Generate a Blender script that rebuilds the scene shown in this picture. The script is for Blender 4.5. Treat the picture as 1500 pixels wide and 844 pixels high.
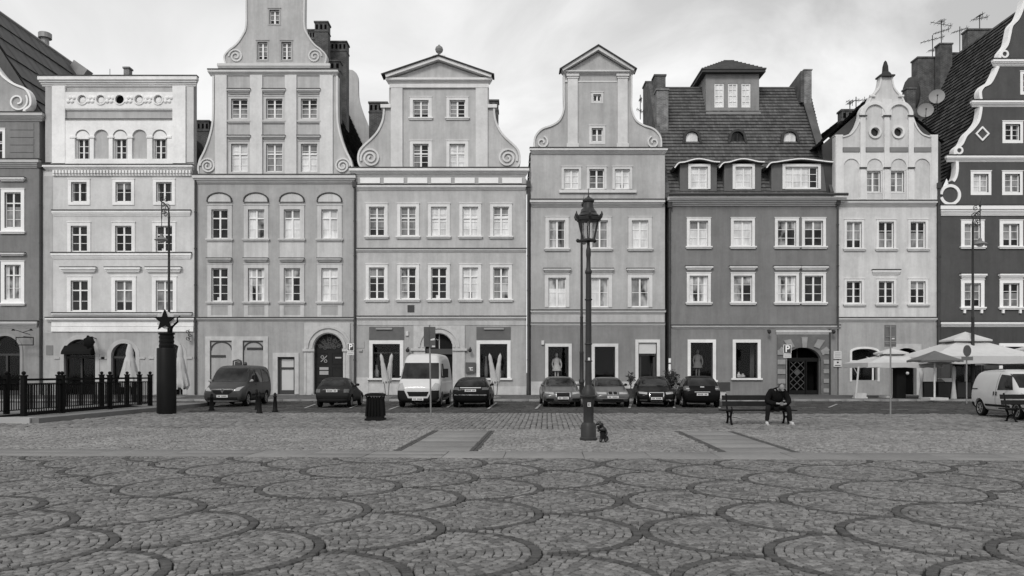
import bpy, bmesh, math, random
import numpy as np
from mathutils import Vector, Matrix, Euler
from mathutils.geometry import delaunay_2d_cdt
from mathutils.bvhtree import BVHTree

random.seed(7)
rng = np.random.default_rng(11)
R = math.radians
for o in list(bpy.data.objects):
    bpy.data.objects.remove(o)
scene = bpy.context.scene
COL = scene.collection

# ---------------------------------------------------------------- camera
EYE = 1.65          # camera height (m)
FPX = 1150.0        # focal length in pixels of a 1500 px wide picture
HZ = 545.0          # pixel row of the horizon
DF = 52.6           # distance of the row of house fronts (m)
cam_d = bpy.data.cameras.new("camera")
cam_d.sensor_width = 36
cam_d.lens = FPX / 1500 * 36
cam_d.shift_y = (HZ - 422) / 1500
cam_d.clip_end = 3000
cam = bpy.data.objects.new("camera", cam_d)
COL.objects.link(cam)
cam.location = (0, 0, EYE)
cam.rotation_euler = (R(90), 0, 0)
scene.camera = cam
scene.render.resolution_x = 1024
scene.render.resolution_y = 576

# ---------------------------------------------------------------- light
SUN_EL, SUN_AZ = R(42), R(200)      # azimuth clockwise from +Y
world = bpy.data.worlds.new("World")
scene.world = world
world.use_nodes = True
wt = world.node_tree
for n in list(wt.nodes):
    wt.nodes.remove(n)
wo = wt.nodes.new("ShaderNodeOutputWorld")
bg = wt.nodes.new("ShaderNodeBackground")
bg.inputs[1].default_value = 0.13
sky = wt.nodes.new("ShaderNodeTexSky")
sky.sky_type = 'NISHITA'
sky.sun_disc = False
sky.sun_elevation = SUN_EL
sky.sun_rotation = SUN_AZ
sky.dust_density = 3
bw = wt.nodes.new("ShaderNodeRGBToBW")
wt.links.new(sky.outputs[0], bw.inputs[0])
tc = wt.nodes.new("ShaderNodeTexCoord")
mp = wt.nodes.new("ShaderNodeMapping")
mp.inputs['Scale'].default_value = (1.7, 1.7, 2.9)
wt.links.new(tc.outputs['Generated'], mp.inputs[0])
nz = wt.nodes.new("ShaderNodeTexNoise")
nz.inputs['Scale'].default_value = 2.4
nz.inputs['Detail'].default_value = 7
nz.inputs['Roughness'].default_value = 0.55
nz.inputs['Distortion'].default_value = 0.5
wt.links.new(mp.outputs[0], nz.inputs['Vector'])
cr = wt.nodes.new("ShaderNodeMapRange")      # cloud thickness
cr.inputs['From Min'].default_value = 0.36
cr.inputs['From Max'].default_value = 0.66
cr.inputs['To Min'].default_value = 0.0
cr.inputs['To Max'].default_value = 1.0
wt.links.new(nz.outputs[0], cr.inputs[0])
sep = wt.nodes.new("ShaderNodeSeparateXYZ")
wt.links.new(tc.outputs['Generated'], sep.inputs[0])
gx = wt.nodes.new("ShaderNodeMapRange")      # thicker cloud towards the east
gx.inputs['From Min'].default_value = -0.10
gx.inputs['From Max'].default_value = 0.5
gx.inputs['To Min'].default_value = 5.7
gx.inputs['To Max'].default_value = 4.0
wt.links.new(sep.outputs['X'], gx.inputs[0])
ga = wt.nodes.new("ShaderNodeMapRange")      # how strongly the cloud texture shows
ga.inputs['From Min'].default_value = -0.25
ga.inputs['From Max'].default_value = 0.35
ga.inputs['To Min'].default_value = 1.5
ga.inputs['To Max'].default_value = 3.6
wt.links.new(sep.outputs['X'], ga.inputs[0])
ml = wt.nodes.new("ShaderNodeMath"); ml.operation = 'MULTIPLY'
wt.links.new(cr.outputs[0], ml.inputs[0]); wt.links.new(ga.outputs[0], ml.inputs[1])
ad = wt.nodes.new("ShaderNodeMath"); ad.operation = 'ADD'
wt.links.new(gx.outputs[0], ad.inputs[0]); wt.links.new(ml.outputs[0], ad.inputs[1])
mx = wt.nodes.new("ShaderNodeMix"); mx.data_type = 'FLOAT'
mx.inputs[0].default_value = 0.8
wt.links.new(bw.outputs[0], mx.inputs[2])
hb = wt.nodes.new("ShaderNodeMapRange")      # thinner, brighter cloud low in the sky
hb.inputs['From Min'].default_value = 0.12
hb.inputs['From Max'].default_value = 0.5
hb.inputs['To Min'].default_value = 1.16
hb.inputs['To Max'].default_value = 0.95
wt.links.new(sep.outputs['Z'], hb.inputs[0])
hm = wt.nodes.new("ShaderNodeMath"); hm.operation = 'MULTIPLY'
wt.links.new(ad.outputs[0], hm.inputs[0]); wt.links.new(hb.outputs[0], hm.inputs[1])
wt.links.new(hm.outputs[0], mx.inputs[3])
wt.links.new(mx.outputs[0], bg.inputs[0])
wt.links.new(bg.outputs[0], wo.inputs[0])

sun_d = bpy.data.lights.new("sun", 'SUN')
sun_d.energy = 1.5
sun_d.angle = R(14)
sun_d.color = (1, 0.985, 0.965)
sun = bpy.data.objects.new("sun", sun_d)
COL.objects.link(sun)
_d = Vector((math.sin(SUN_AZ) * math.cos(SUN_EL), math.cos(SUN_AZ) * math.cos(SUN_EL), math.sin(SUN_EL)))
sun.rotation_euler = _d.to_track_quat('Z', 'Y').to_euler()
sun.location = (0, -20, 40)
scene.view_settings.view_transform = 'Standard'
scene.view_settings.look = 'None'
scene.view_settings.exposure = 0.18
scene.view_settings.gamma = 1.0

# ---------------------------------------------------------------- materials
MATS = {}
def g(v, warm=0.0):
    return (v * (1 + warm), v, v * (1 - warm), 1)

def mat(name, v, rough=0.85, var=0.12, scale=1.5, bump=0.0, bscale=40.0, spec=0.3, metal=0.0, coat=0.0, tone=0.0, streak=0.0, warm=0.004, big=0.0):
    """grey procedural material: base value v, noise variation var, optional per-face tone, vertical rain streaks, bump"""
    if name in MATS:
        return MATS[name]
    m = bpy.data.materials.new(name)
    m.use_nodes = True
    t = m.node_tree
    b = t.nodes['Principled BSDF']
    b.inputs['Roughness'].default_value = rough
    b.inputs['Metallic'].default_value = metal
    b.inputs['Specular IOR Level'].default_value = spec
    b.inputs['Coat Weight'].default_value = coat
    b.inputs['Coat Roughness'].default_value = 0.06
    geo = t.nodes.new("ShaderNodeNewGeometry")
    val = t.nodes.new("ShaderNodeValue"); val.outputs[0].default_value = 1.0
    cur = val.outputs[0]
    def mul(a, bb):
        q = t.nodes.new("ShaderNodeMath"); q.operation = 'MULTIPLY'
        t.links.new(a, q.inputs[0]); t.links.new(bb, q.inputs[1])
        return q.outputs[0]
    def rngnode(src, lo, hi, f0=0.25, f1=0.75):
        q = t.nodes.new("ShaderNodeMapRange")
        q.inputs['From Min'].default_value = f0; q.inputs['From Max'].default_value = f1
        q.inputs['To Min'].default_value = lo; q.inputs['To Max'].default_value = hi
        t.links.new(src, q.inputs[0])
        return q.outputs[0]
    if var:
        n = t.nodes.new("ShaderNodeTexNoise")
        n.inputs['Scale'].default_value = scale; n.inputs['Detail'].default_value = 6; n.inputs['Roughness'].default_value = 0.65
        t.links.new(geo.outputs['Position'], n.inputs['Vector'])
        cur = mul(cur, rngnode(n.outputs[0], 1 - var, 1 + var))
    if big:      # broad worn / damp patches
        n = t.nodes.new("ShaderNodeTexNoise")
        n.inputs['Scale'].default_value = 0.45; n.inputs['Detail'].default_value = 9; n.inputs['Roughness'].default_value = 0.7
        t.links.new(geo.outputs['Position'], n.inputs['Vector'])
        cur = mul(cur, rngnode(n.outputs[0], 1 - big, 1 + big, 0.35, 0.65))
        n = t.nodes.new("ShaderNodeTexNoise")        # repaired / repainted patches with a clear edge
        n.inputs['Scale'].default_value = 0.8; n.inputs['Detail'].default_value = 3; n.inputs['Distortion'].default_value = 1.0
        t.links.new(geo.outputs['Position'], n.inputs['Vector'])
        cur = mul(cur, rngnode(n.outputs[0], 1.0, 1 - big * .35, 0.56, 0.585))
        n = t.nodes.new("ShaderNodeTexNoise")        # small dark blotches and spatters
        n.inputs['Scale'].default_value = 3.1; n.inputs['Detail'].default_value = 8; n.inputs['Roughness'].default_value = 0.75
        t.links.new(geo.outputs['Position'], n.inputs['Vector'])
        cur = mul(cur, rngnode(n.outputs[0], 1.0, 1 - big * .8, 0.60, 0.70))
    if streak:
        mpp = t.nodes.new("ShaderNodeMapping"); mpp.inputs['Scale'].default_value = (1.7, 1.7, 0.16)
        t.links.new(geo.outputs['Position'], mpp.inputs[0])
        n = t.nodes.new("ShaderNodeTexNoise"); n.inputs['Scale'].default_value = 1.3; n.inputs['Detail'].default_value = 8
        n.inputs['Roughness'].default_value = 0.7
        t.links.new(mpp.outputs[0], n.inputs['Vector'])
        cur = mul(cur, rngnode(n.outputs[0], 1 - streak, 1.0 + streak * 0.5, 0.3, 0.6))
    if tone:
        a = t.nodes.new("ShaderNodeAttribute"); a.attribute_name = 'tone'
        cur = mul(cur, rngnode(a.outputs['Fac'], 1 - tone, 1 + tone, 0, 1))
    cm = t.nodes.new("ShaderNodeVectorMath"); cm.operation = 'SCALE'
    c = g(v, warm)
    cm.inputs[0].default_value = c[:3]
    t.links.new(cur, cm.inputs['Scale'])
    t.links.new(cm.outputs[0], b.inputs['Base Color'])
    if bump:
        n = t.nodes.new("ShaderNodeTexNoise"); n.inputs['Scale'].default_value = bscale; n.inputs['Detail'].default_value = 5
        t.links.new(geo.outputs['Position'], n.inputs['Vector'])
        bp = t.nodes.new("ShaderNodeBump"); bp.inputs['Strength'].default_value = bump; bp.inputs['Distance'].default_value = 0.02
        t.links.new(n.outputs[0], bp.inputs['Height'])
        t.links.new(bp.outputs[0], b.inputs['Normal'])
    MATS[name] = m
    return m

def mat_brick(name, v, joint, sx=0.27, sz=0.085):
    if name in MATS: return MATS[name]
    m = bpy.data.materials.new(name); m.use_nodes = True
    t = m.node_tree; b = t.nodes['Principled BSDF']; b.inputs['Roughness'].default_value = 0.9
    geo = t.nodes.new("ShaderNodeNewGeometry")
    sp = t.nodes.new("ShaderNodeSeparateXYZ"); t.links.new(geo.outputs['Position'], sp.inputs[0])
    a = t.nodes.new("ShaderNodeMath"); a.operation = 'ADD'
    t.links.new(sp.outputs[0], a.inputs[0]); t.links.new(sp.outputs[1], a.inputs[1])
    cb = t.nodes.new("ShaderNodeCombineXYZ"); t.links.new(a.outputs[0], cb.inputs[0]); t.links.new(sp.outputs[2], cb.inputs[1])
    br = t.nodes.new("ShaderNodeTexBrick")
    br.inputs['Color1'].default_value = g(v * 0.75); br.inputs['Color2'].default_value = g(v * 1.25); br.inputs['Mortar'].default_value = g(joint)
    br.inputs['Scale'].default_value = 1.0
    br.inputs['Brick Width'].default_value = sx; br.inputs['Row Height'].default_value = sz; br.inputs['Mortar Size'].default_value = 0.012
    t.links.new(cb.outputs[0], br.inputs['Vector'])
    n = t.nodes.new("ShaderNodeTexNoise"); n.inputs['Scale'].default_value = 2.2; n.inputs['Detail'].default_value = 6
    t.links.new(geo.outputs['Position'], n.inputs['Vector'])
    mr = t.nodes.new("ShaderNodeMapRange"); mr.inputs['From Min'].default_value = .3; mr.inputs['From Max'].default_value = .7
    mr.inputs['To Min'].default_value = .6; mr.inputs['To Max'].default_value = 1.4
    t.links.new(n.outputs[0], mr.inputs[0])
    sc = t.nodes.new("ShaderNodeVectorMath"); sc.operation = 'SCALE'
    t.links.new(br.outputs['Color'], sc.inputs[0]); t.links.new(mr.outputs[0], sc.inputs['Scale'])
    t.links.new(sc.outputs[0], b.inputs['Base Color'])
    MATS[name] = m
    return m

def mat_pane(name, lo, hi, fold=0.0, rough=0.04, spec=0.22):
    """window pane: reflective face over a curtain / dim room / painted sky reflection that varies from window to window"""
    if name in MATS: return MATS[name]
    m = bpy.data.materials.new(name); m.use_nodes = True
    t = m.node_tree; b = t.nodes['Principled BSDF']
    b.inputs['Roughness'].default_value = rough; b.inputs['Specular IOR Level'].default_value = spec
    geo = t.nodes.new("ShaderNodeNewGeometry")
    n = t.nodes.new("ShaderNodeTexNoise"); n.inputs['Scale'].default_value = 1.1; n.inputs['Detail'].default_value = 3
    mpp = t.nodes.new("ShaderNodeMapping"); mpp.inputs['Scale'].default_value = (1.5, 1.5, 0.8)
    t.links.new(geo.outputs['Position'], mpp.inputs[0]); t.links.new(mpp.outputs[0], n.inputs['Vector'])
    mr = t.nodes.new("ShaderNodeMapRange"); mr.inputs['From Min'].default_value = .38; mr.inputs['From Max'].default_value = .62
    mr.inputs['To Min'].default_value = lo; mr.inputs['To Max'].default_value = hi
    t.links.new(n.outputs[0], mr.inputs[0])
    cur = mr.outputs[0]
    if fold:
        w = t.nodes.new("ShaderNodeTexWave"); w.bands_direction = 'X'; w.inputs['Scale'].default_value = 3.1
        w.inputs['Distortion'].default_value = 2.5; w.inputs['Detail'].default_value = 2
        t.links.new(geo.outputs['Position'], w.inputs['Vector'])
        m2 = t.nodes.new("ShaderNodeMapRange"); m2.inputs['To Min'].default_value = 1 - fold; m2.inputs['To Max'].default_value = 1.0
        t.links.new(w.outputs['Fac'], m2.inputs[0])
        q = t.nodes.new("ShaderNodeMath"); q.operation = 'MULTIPLY'
        t.links.new(cur, q.inputs[0]); t.links.new(m2.outputs[0], q.inputs[1]); cur = q.outputs[0]
    cb = t.nodes.new("ShaderNodeCombineColor")
    for i in range(3): t.links.new(cur, cb.inputs[i])
    t.links.new(cb.outputs[0], b.inputs['Base Color'])
    MATS[name] = m
    return m

def mat_glass(name='shop_glass', tint=0.9, gl=0.022):
    if name in MATS: return MATS[name]
    m = bpy.data.materials.new(name); m.use_nodes = True
    t = m.node_tree
    for n in list(t.nodes):
        if n.type == 'BSDF_PRINCIPLED': t.nodes.remove(n)
    out = [n for n in t.nodes if n.type == 'OUTPUT_MATERIAL'][0]
    tr = t.nodes.new("ShaderNodeBsdfTransparent"); tr.inputs[0].default_value = g(tint)
    gs = t.nodes.new("ShaderNodeBsdfGlossy"); gs.inputs['Roughness'].default_value = 0.03
    mxs = t.nodes.new("ShaderNodeMixShader"); mxs.inputs[0].default_value = gl
    t.links.new(tr.outputs[0], mxs.inputs[1]); t.links.new(gs.outputs[0], mxs.inputs[2]); t.links.new(mxs.outputs[0], out.inputs[0])
    MATS[name] = m
    return m

WHITE = mat('white_paint', 0.80, 0.6, 0.06, 3)
SASH = mat('sash_paint', 0.78, 0.5, 0.05, 3)
STONE = mat('pale_stone', 0.46, 0.9, 0.16, 2.5, bump=0.25, streak=0.12)
GREYTRIM = mat('grey_trim', 0.34, 0.85, 0.1, 2)
DARKTRIM = mat('dark_trim', 0.045, 0.7, 0.15, 2)
BLACK = mat('black_iron', 0.006, 0.6, 0.2, 3, spec=0.08)
IRON = mat('lamp_iron', 0.028, 0.5, 0.25, 6, spec=0.25)
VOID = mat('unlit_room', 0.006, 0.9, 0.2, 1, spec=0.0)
BRICK = mat_brick('chimney_brick', 0.062, 0.13)
BRICKPALE = mat_brick('pale_chimney_brick', 0.15, 0.26)
TILE = mat('roof_tile', 0.100, 0.85, 0.28, 0.6, tone=0.22, streak=0.18, spec=.15)
TILEDARK = mat('old_dark_roof_tile', 0.055, 0.85, 0.35, 0.7, tone=0.6, spec=.15)
SHEET = mat('roof_sheet', 0.07, 0.7, 0.25, 0.4, streak=0.2)
SHEETLT = mat('zinc_flashing', 0.26, 0.55, 0.15, 2, metal=0.3)
P_DARK = mat_pane('pane_dark', 0.004, 0.03)
P_MID = mat_pane('pane_net_curtain', 0.14, 0.34, 0.25)
P_BRIGHT = mat_pane('pane_curtain_and_sky_tone', 0.58, 0.85, 0.18)  # white curtains; sky reflected in bright panes is painted as the same tone
P_MIX = mat_pane('pane_half_curtain', 0.02, 0.55, 0.2)
PANES = {'d': P_DARK, 'm': P_MID, 'b': P_BRIGHT, 'x': P_MIX}
GLASS = mat_glass()
PIPE = mat('downpipe_metal', 0.045, 0.5, 0.2, 4)
CLOTH = mat('pale_canvas', 0.44, 0.9, 0.08, 3, bump=0.2, bscale=8)
PLATE = mat('plate_white', 0.55, 0.4, 0.05, 5)
TYRE = mat('tyre_rubber', 0.009, 0.85, 0.2, 10, spec=0.08)
RIM = mat('wheel_alloy', 0.32, 0.35, 0.1, 10, metal=0.6)
LIGHTGL = mat('headlamp_glass', 0.30, 0.12, 0.35, 40, spec=0.6, coat=0.5)
TAILGL = mat('tail_lamp_glass', 0.06, 0.15, 0.2, 30, spec=0.6, coat=0.5)
CARGLASS = mat_pane('car_glass', 0.006, 0.03, 0, 0.03, 0.2)
PLASTIC = mat('black_plastic', 0.010, 0.6, 0.15, 8, spec=0.12)
CHROME = mat('chrome', 0.6, 0.15, 0.05, 5, metal=1.0)

# ---------------------------------------------------------------- mesh builder
ROOT = {}
class MB:
    def __init__(s, *mats):
        s.v = []; s.f = []; s.mi = []; s.t = []; s.mats = list(mats); s.cur = 0
    def use(s, m):
        if m not in s.mats: s.mats.append(m)
        s.cur = s.mats.index(m); return s
    def face(s, idx, tone=0.5):
        s.f.append(tuple(idx)); s.mi.append(s.cur); s.t.append(tone)
    def poly(s, pts, tone=0.5):
        n = len(s.v); s.v += [tuple(p) for p in pts]; s.face(range(n, n + len(pts)), tone)
    def box(s, x0, x1, y0, y1, z0, z1, tone=0.5):
        n = len(s.v)
        s.v += [(x0,y0,z0),(x1,y0,z0),(x1,y1,z0),(x0,y1,z0),(x0,y0,z1),(x1,y0,z1),(x1,y1,z1),(x0,y1,z1)]
        for q in ((0,3,2,1),(4,5,6,7),(0,1,5,4),(1,2,6,5),(2,3,7,6),(3,0,4,7)):
            s.face([n + i for i in q], tone)
        return s
    def obox(s, c, size, M=None):
        """oriented box: centre, size, rotation matrix"""
        M = M or Matrix.Identity(3); n = len(s.v); c = Vector(c)
        for dz in (-.5, .5):
            for dx, dy in ((-.5,-.5),(.5,-.5),(.5,.5),(-.5,.5)):
                s.v.append(tuple(c + M @ Vector((dx*size[0], dy*size[1], dz*size[2]))))
        for q in ((0,3,2,1),(4,5,6,7),(0,1,5,4),(1,2,6,5),(2,3,7,6),(3,0,4,7)):
            s.face([n + i for i in q])
        return s
    def prism(s, pts, a0, a1, ax='y'):
        """2-D outline extruded along an axis (y: pts are x,z; x: y,z; z: x,y)"""
        def P(p, a):
            return {'y': (p[0], a, p[1]), 'x': (a, p[0], p[1]), 'z': (p[0], p[1], a)}[ax]
        n = len(s.v); k = len(pts)
        s.v += [P(p, a0) for p in pts] + [P(p, a1) for p in pts]
        s.face(range(n, n + k)); s.face(range(n + 2*k - 1, n + k - 1, -1))
        for i in range(k):
            j = (i + 1) % k
            s.face((n + i, n + j, n + k + j, n + k + i))
        return s
    def strip(s, path, w, y0, y1, closed=False):
        """flat band of width w following a path in the x,z plane, y0 (front) to y1"""
        k = len(path); L = []; Q = []
        for i in range(k):
            a = path[(i - 1) % k] if (closed or i > 0) else path[i]
            b = path[(i + 1) % k] if (closed or i < k - 1) else path[i]
            dx, dz = b[0] - a[0], b[1] - a[1]; l = math.hypot(dx, dz) or 1
            nx, nz_ = -dz / l * w / 2, dx / l * w / 2
            L.append((path[i][0] + nx, path[i][1] + nz_)); Q.append((path[i][0] - nx, path[i][1] - nz_))
        n = len(s.v)
        for i in range(k):
            s.v += [(L[i][0], y0, L[i][1]), (Q[i][0], y0, Q[i][1]), (Q[i][0], y1, Q[i][1]), (L[i][0], y1, L[i][1])]
        rg = range(k) if closed else range(k - 1)
        for i in rg:
            j = (i + 1) % k
            for q in ((0,1),(1,2),(2,3),(3,0)):
                s.face((n + 4*i + q[0], n + 4*i + q[1], n + 4*j + q[1], n + 4*j + q[0]))
        if not closed:
            s.face((n, n+1, n+2, n+3)); e = n + 4*(k-1); s.face((e, e+1, e+2, e+3))
        return s
    def tube(s, path, r, n=8, cap=True):
        k = len(path); path = [Vector(p) for p in path]
        rr = r if isinstance(r, (list, tuple)) else [r] * k
        base = len(s.v); up = None
        for i in range(k):
            d = (path[min(i+1, k-1)] - path[max(i-1, 0)])
            if d.length < 1e-9: d = Vector((0,0,1))
            d.normalize()
            if up is None:
                up = Vector((0,0,1)) if abs(d.z) < 0.9 else Vector((1,0,0))
            a = d.cross(up)
            if a.length < 1e-6: a = d.cross(Vector((0,1,0)))
            a.normalize(); b = a.cross(d).normalized(); up = b
            for j in range(n):
                t = 2*math.pi*j/n
                s.v.append(tuple(path[i] + (a*math.cos(t) + b*math.sin(t)) * rr[i]))
        for i in range(k-1):
            for j in range(n):
                q = (j+1) % n
                s.face((base+i*n+j, base+i*n+q, base+(i+1)*n+q, base+(i+1)*n+j))
        if cap:
            s.face([base+j for j in range(n)]); s.face([base+(k-1)*n+j for j in range(n)])
        return s
    def lathe(s, prof, c=(0,0,0), n=16, sx=1, sy=1):
        base = len(s.v); k = len(prof)
        for r_, z in prof:
            for j in range(n):
                t = 2*math.pi*(j+.5)/n
                s.v.append((c[0]+r_*math.cos(t)*sx, c[1]+r_*math.sin(t)*sy, c[2]+z))
        for i in range(k-1):
            for j in range(n):
                q = (j+1) % n
                s.face((base+i*n+j, base+i*n+q, base+(i+1)*n+q, base+(i+1)*n+j))
        s.face([base+j for j in range(n)][::-1]); s.face([base+(k-1)*n+j for j in range(n)])
        return s
    def ball(s, c, r, n=12, sx=1, sy=1, sz=1):
        prof = [(max(1e-4, r*math.sin(math.pi*i/8)), -r*sz*math.cos(math.pi*i/8)) for i in range(9)]
        return s.lathe(prof, c, n, sx, sy)
    def addmesh(s, verts, faces):
        n = len(s.v); s.v += [tuple(v) for v in verts]
        for f in faces: s.face([n+i for i in f])
        return s
    def build(s, name, parent=None, smooth=False, angle=35):
        off = ROOT.get(parent, Vector((0,0,0))) if parent else Vector((0,0,0))
        me = bpy.data.meshes.new(name)
        vv = np.array(s.v, dtype=float).reshape(-1,3) - np.array(off)
        me.from_pydata(vv.tolist(), [], s.f)
        for m in s.mats: me.materials.append(m)
        if s.f:
            me.polygons.foreach_set('material_index', s.mi)
            at = me.attributes.new('tone', 'FLOAT', 'FACE'); at.data.foreach_set('value', s.t)
        me.update()
        if smooth:
            me.polygons.foreach_set('use_smooth', [True]*len(s.f))
            try: me.set_sharp_from_angle(angle=R(angle))
            except Exception: pass
        o = bpy.data.objects.new(name, me); COL.objects.link(o)
        if parent:
            o.parent = parent; ROOT[o] = off
        return o

def thing(name, label, cat, loc, group=None, local=False, rz=0):
    o = bpy.data.objects.new(name, None); COL.objects.link(o)
    o.empty_display_size = 0.3
    o.location = loc; o.rotation_euler = (0,0,rz)
    o['label'] = label; o['category'] = cat
    if group: o['group'] = group
    ROOT[o] = Vector((0,0,0)) if local else Vector(loc)
    return o
def tag(o, label, cat, group=None):
    o['label'] = label; o['category'] = cat
    if group: o['group'] = group
    return o
def struct(o, kind='structure'):
    o['kind'] = kind; return o
def copy_tree(o, parent=None):
    c = o.copy(); COL.objects.link(c)
    if parent: c.parent = parent
    for ch in list(o.children): copy_tree(ch, c)
    return c

def fx(px, D=DF): return (px - 750) * D / FPX
def fz(py, D=DF): return EYE + (HZ - py) * D / FPX
def gd(py, z=0): return FPX * (EYE - z) / (py - HZ)      # distance of a ground point seen at row py
S = DF / FPX                                             # metres per pixel on the house fronts

def smooth_path(pts, n=6, closed=False):
    P = [Vector(p) for p in pts]; out = []; k = len(P)
    for i in range(k if closed else k-1):
        if closed: p0, p1, p2, p3 = P[i-1], P[i], P[(i+1)%k], P[(i+2)%k]
        else: p0, p1, p2, p3 = P[max(i-1,0)], P[i], P[i+1], P[min(i+2,k-1)]
        for j in range(n):
            t = j/n
            out.append(tuple(0.5*((2*p1)+(p2-p0)*t+(2*p0-5*p1+4*p2-p3)*t*t+(3*p1-p0-3*p2+p3)*t**3)))
    if not closed: out.append(tuple(P[-1]))
    return out
def spiral(cx, cy, r0, r1, a0, turns, n=40):
    return [(cx+(r0+(r1-r0)*i/n)*math.cos(a0+turns*2*math.pi*i/n), cy+(r0+(r1-r0)*i/n)*math.sin(a0+turns*2*math.pi*i/n)) for i in range(n+1)]
def arch(x0, x1, ytop, ybase, n=14, rise=None):
    """arched opening outline in pixels (y down)"""
    r = (x1-x0)/2; cx = (x0+x1)/2; rise = r if rise is None else rise
    ys = ytop + rise
    return [(x0, ybase), (x0, ys)] + [(cx - r*math.cos(math.pi*i/n), ys - rise*math.sin(math.pi*i/n)) for i in range(1, n)] + [(x1, ys), (x1, ybase)]
def rect(x0, y0, x1, y1): return [(x0,y1),(x0,y0),(x1,y0),(x1,y1)]
def circ(cx, cy, r, n=20): return [(cx+r*math.cos(2*math.pi*i/n), cy+r*math.sin(2*math.pi*i/n)) for i in range(n)]
def W(pts, D=DF): return [(fx(p[0], D), fz(p[1], D)) for p in pts]

def in_poly(x, y, P):
    c = False; j = len(P)-1
    for i in range(len(P)):
        if (P[i][1] > y) != (P[j][1] > y) and x < (P[j][0]-P[i][0])*(y-P[i][1])/(P[j][1]-P[i][1])+P[i][0]: c = not c
        j = i
    return c
def triangulate(outer, holes=()):
    vs = []; es = []
    for loop in [outer] + list(holes):
        n = len(vs); k = len(loop); vs += [Vector(p[:2]) for p in loop]
        es += [(n+i, n+(i+1) % k) for i in range(k)]
    r = delaunay_2d_cdt(vs, es, [], 0, 1e-5)
    tri = []
    for f in r[2]:
        cx = sum(r[0][i].x for i in f)/len(f); cy = sum(r[0][i].y for i in f)/len(f)
        if in_poly(cx, cy, outer) and not any(in_poly(cx, cy, h) for h in holes): tri.append(list(f))
    return len(outer), [(p.x, p.y) for p in r[0]], tri

def sheet(mb, outer, holes, y0, depth):
    """flat wall with openings: front face at y0, reveals and rim going back by depth (x,z outlines in metres)"""
    n0, vs, tri = triangulate(outer, holes)
    n = len(mb.v); mb.v += [(p[0], y0, p[1]) for p in vs]
    for f in tri: mb.face([n+i for i in f])
    for loop in [outer] + holes:
        n = len(mb.v); k = len(loop)
        mb.v += [(p[0], y0, p[1]) for p in loop] + [(p[0], y0+depth, p[1]) for p in loop]
        for i in range(k):
            j = (i+1) % k; mb.face((n+i, n+j, n+k+j, n+k+i))
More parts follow.
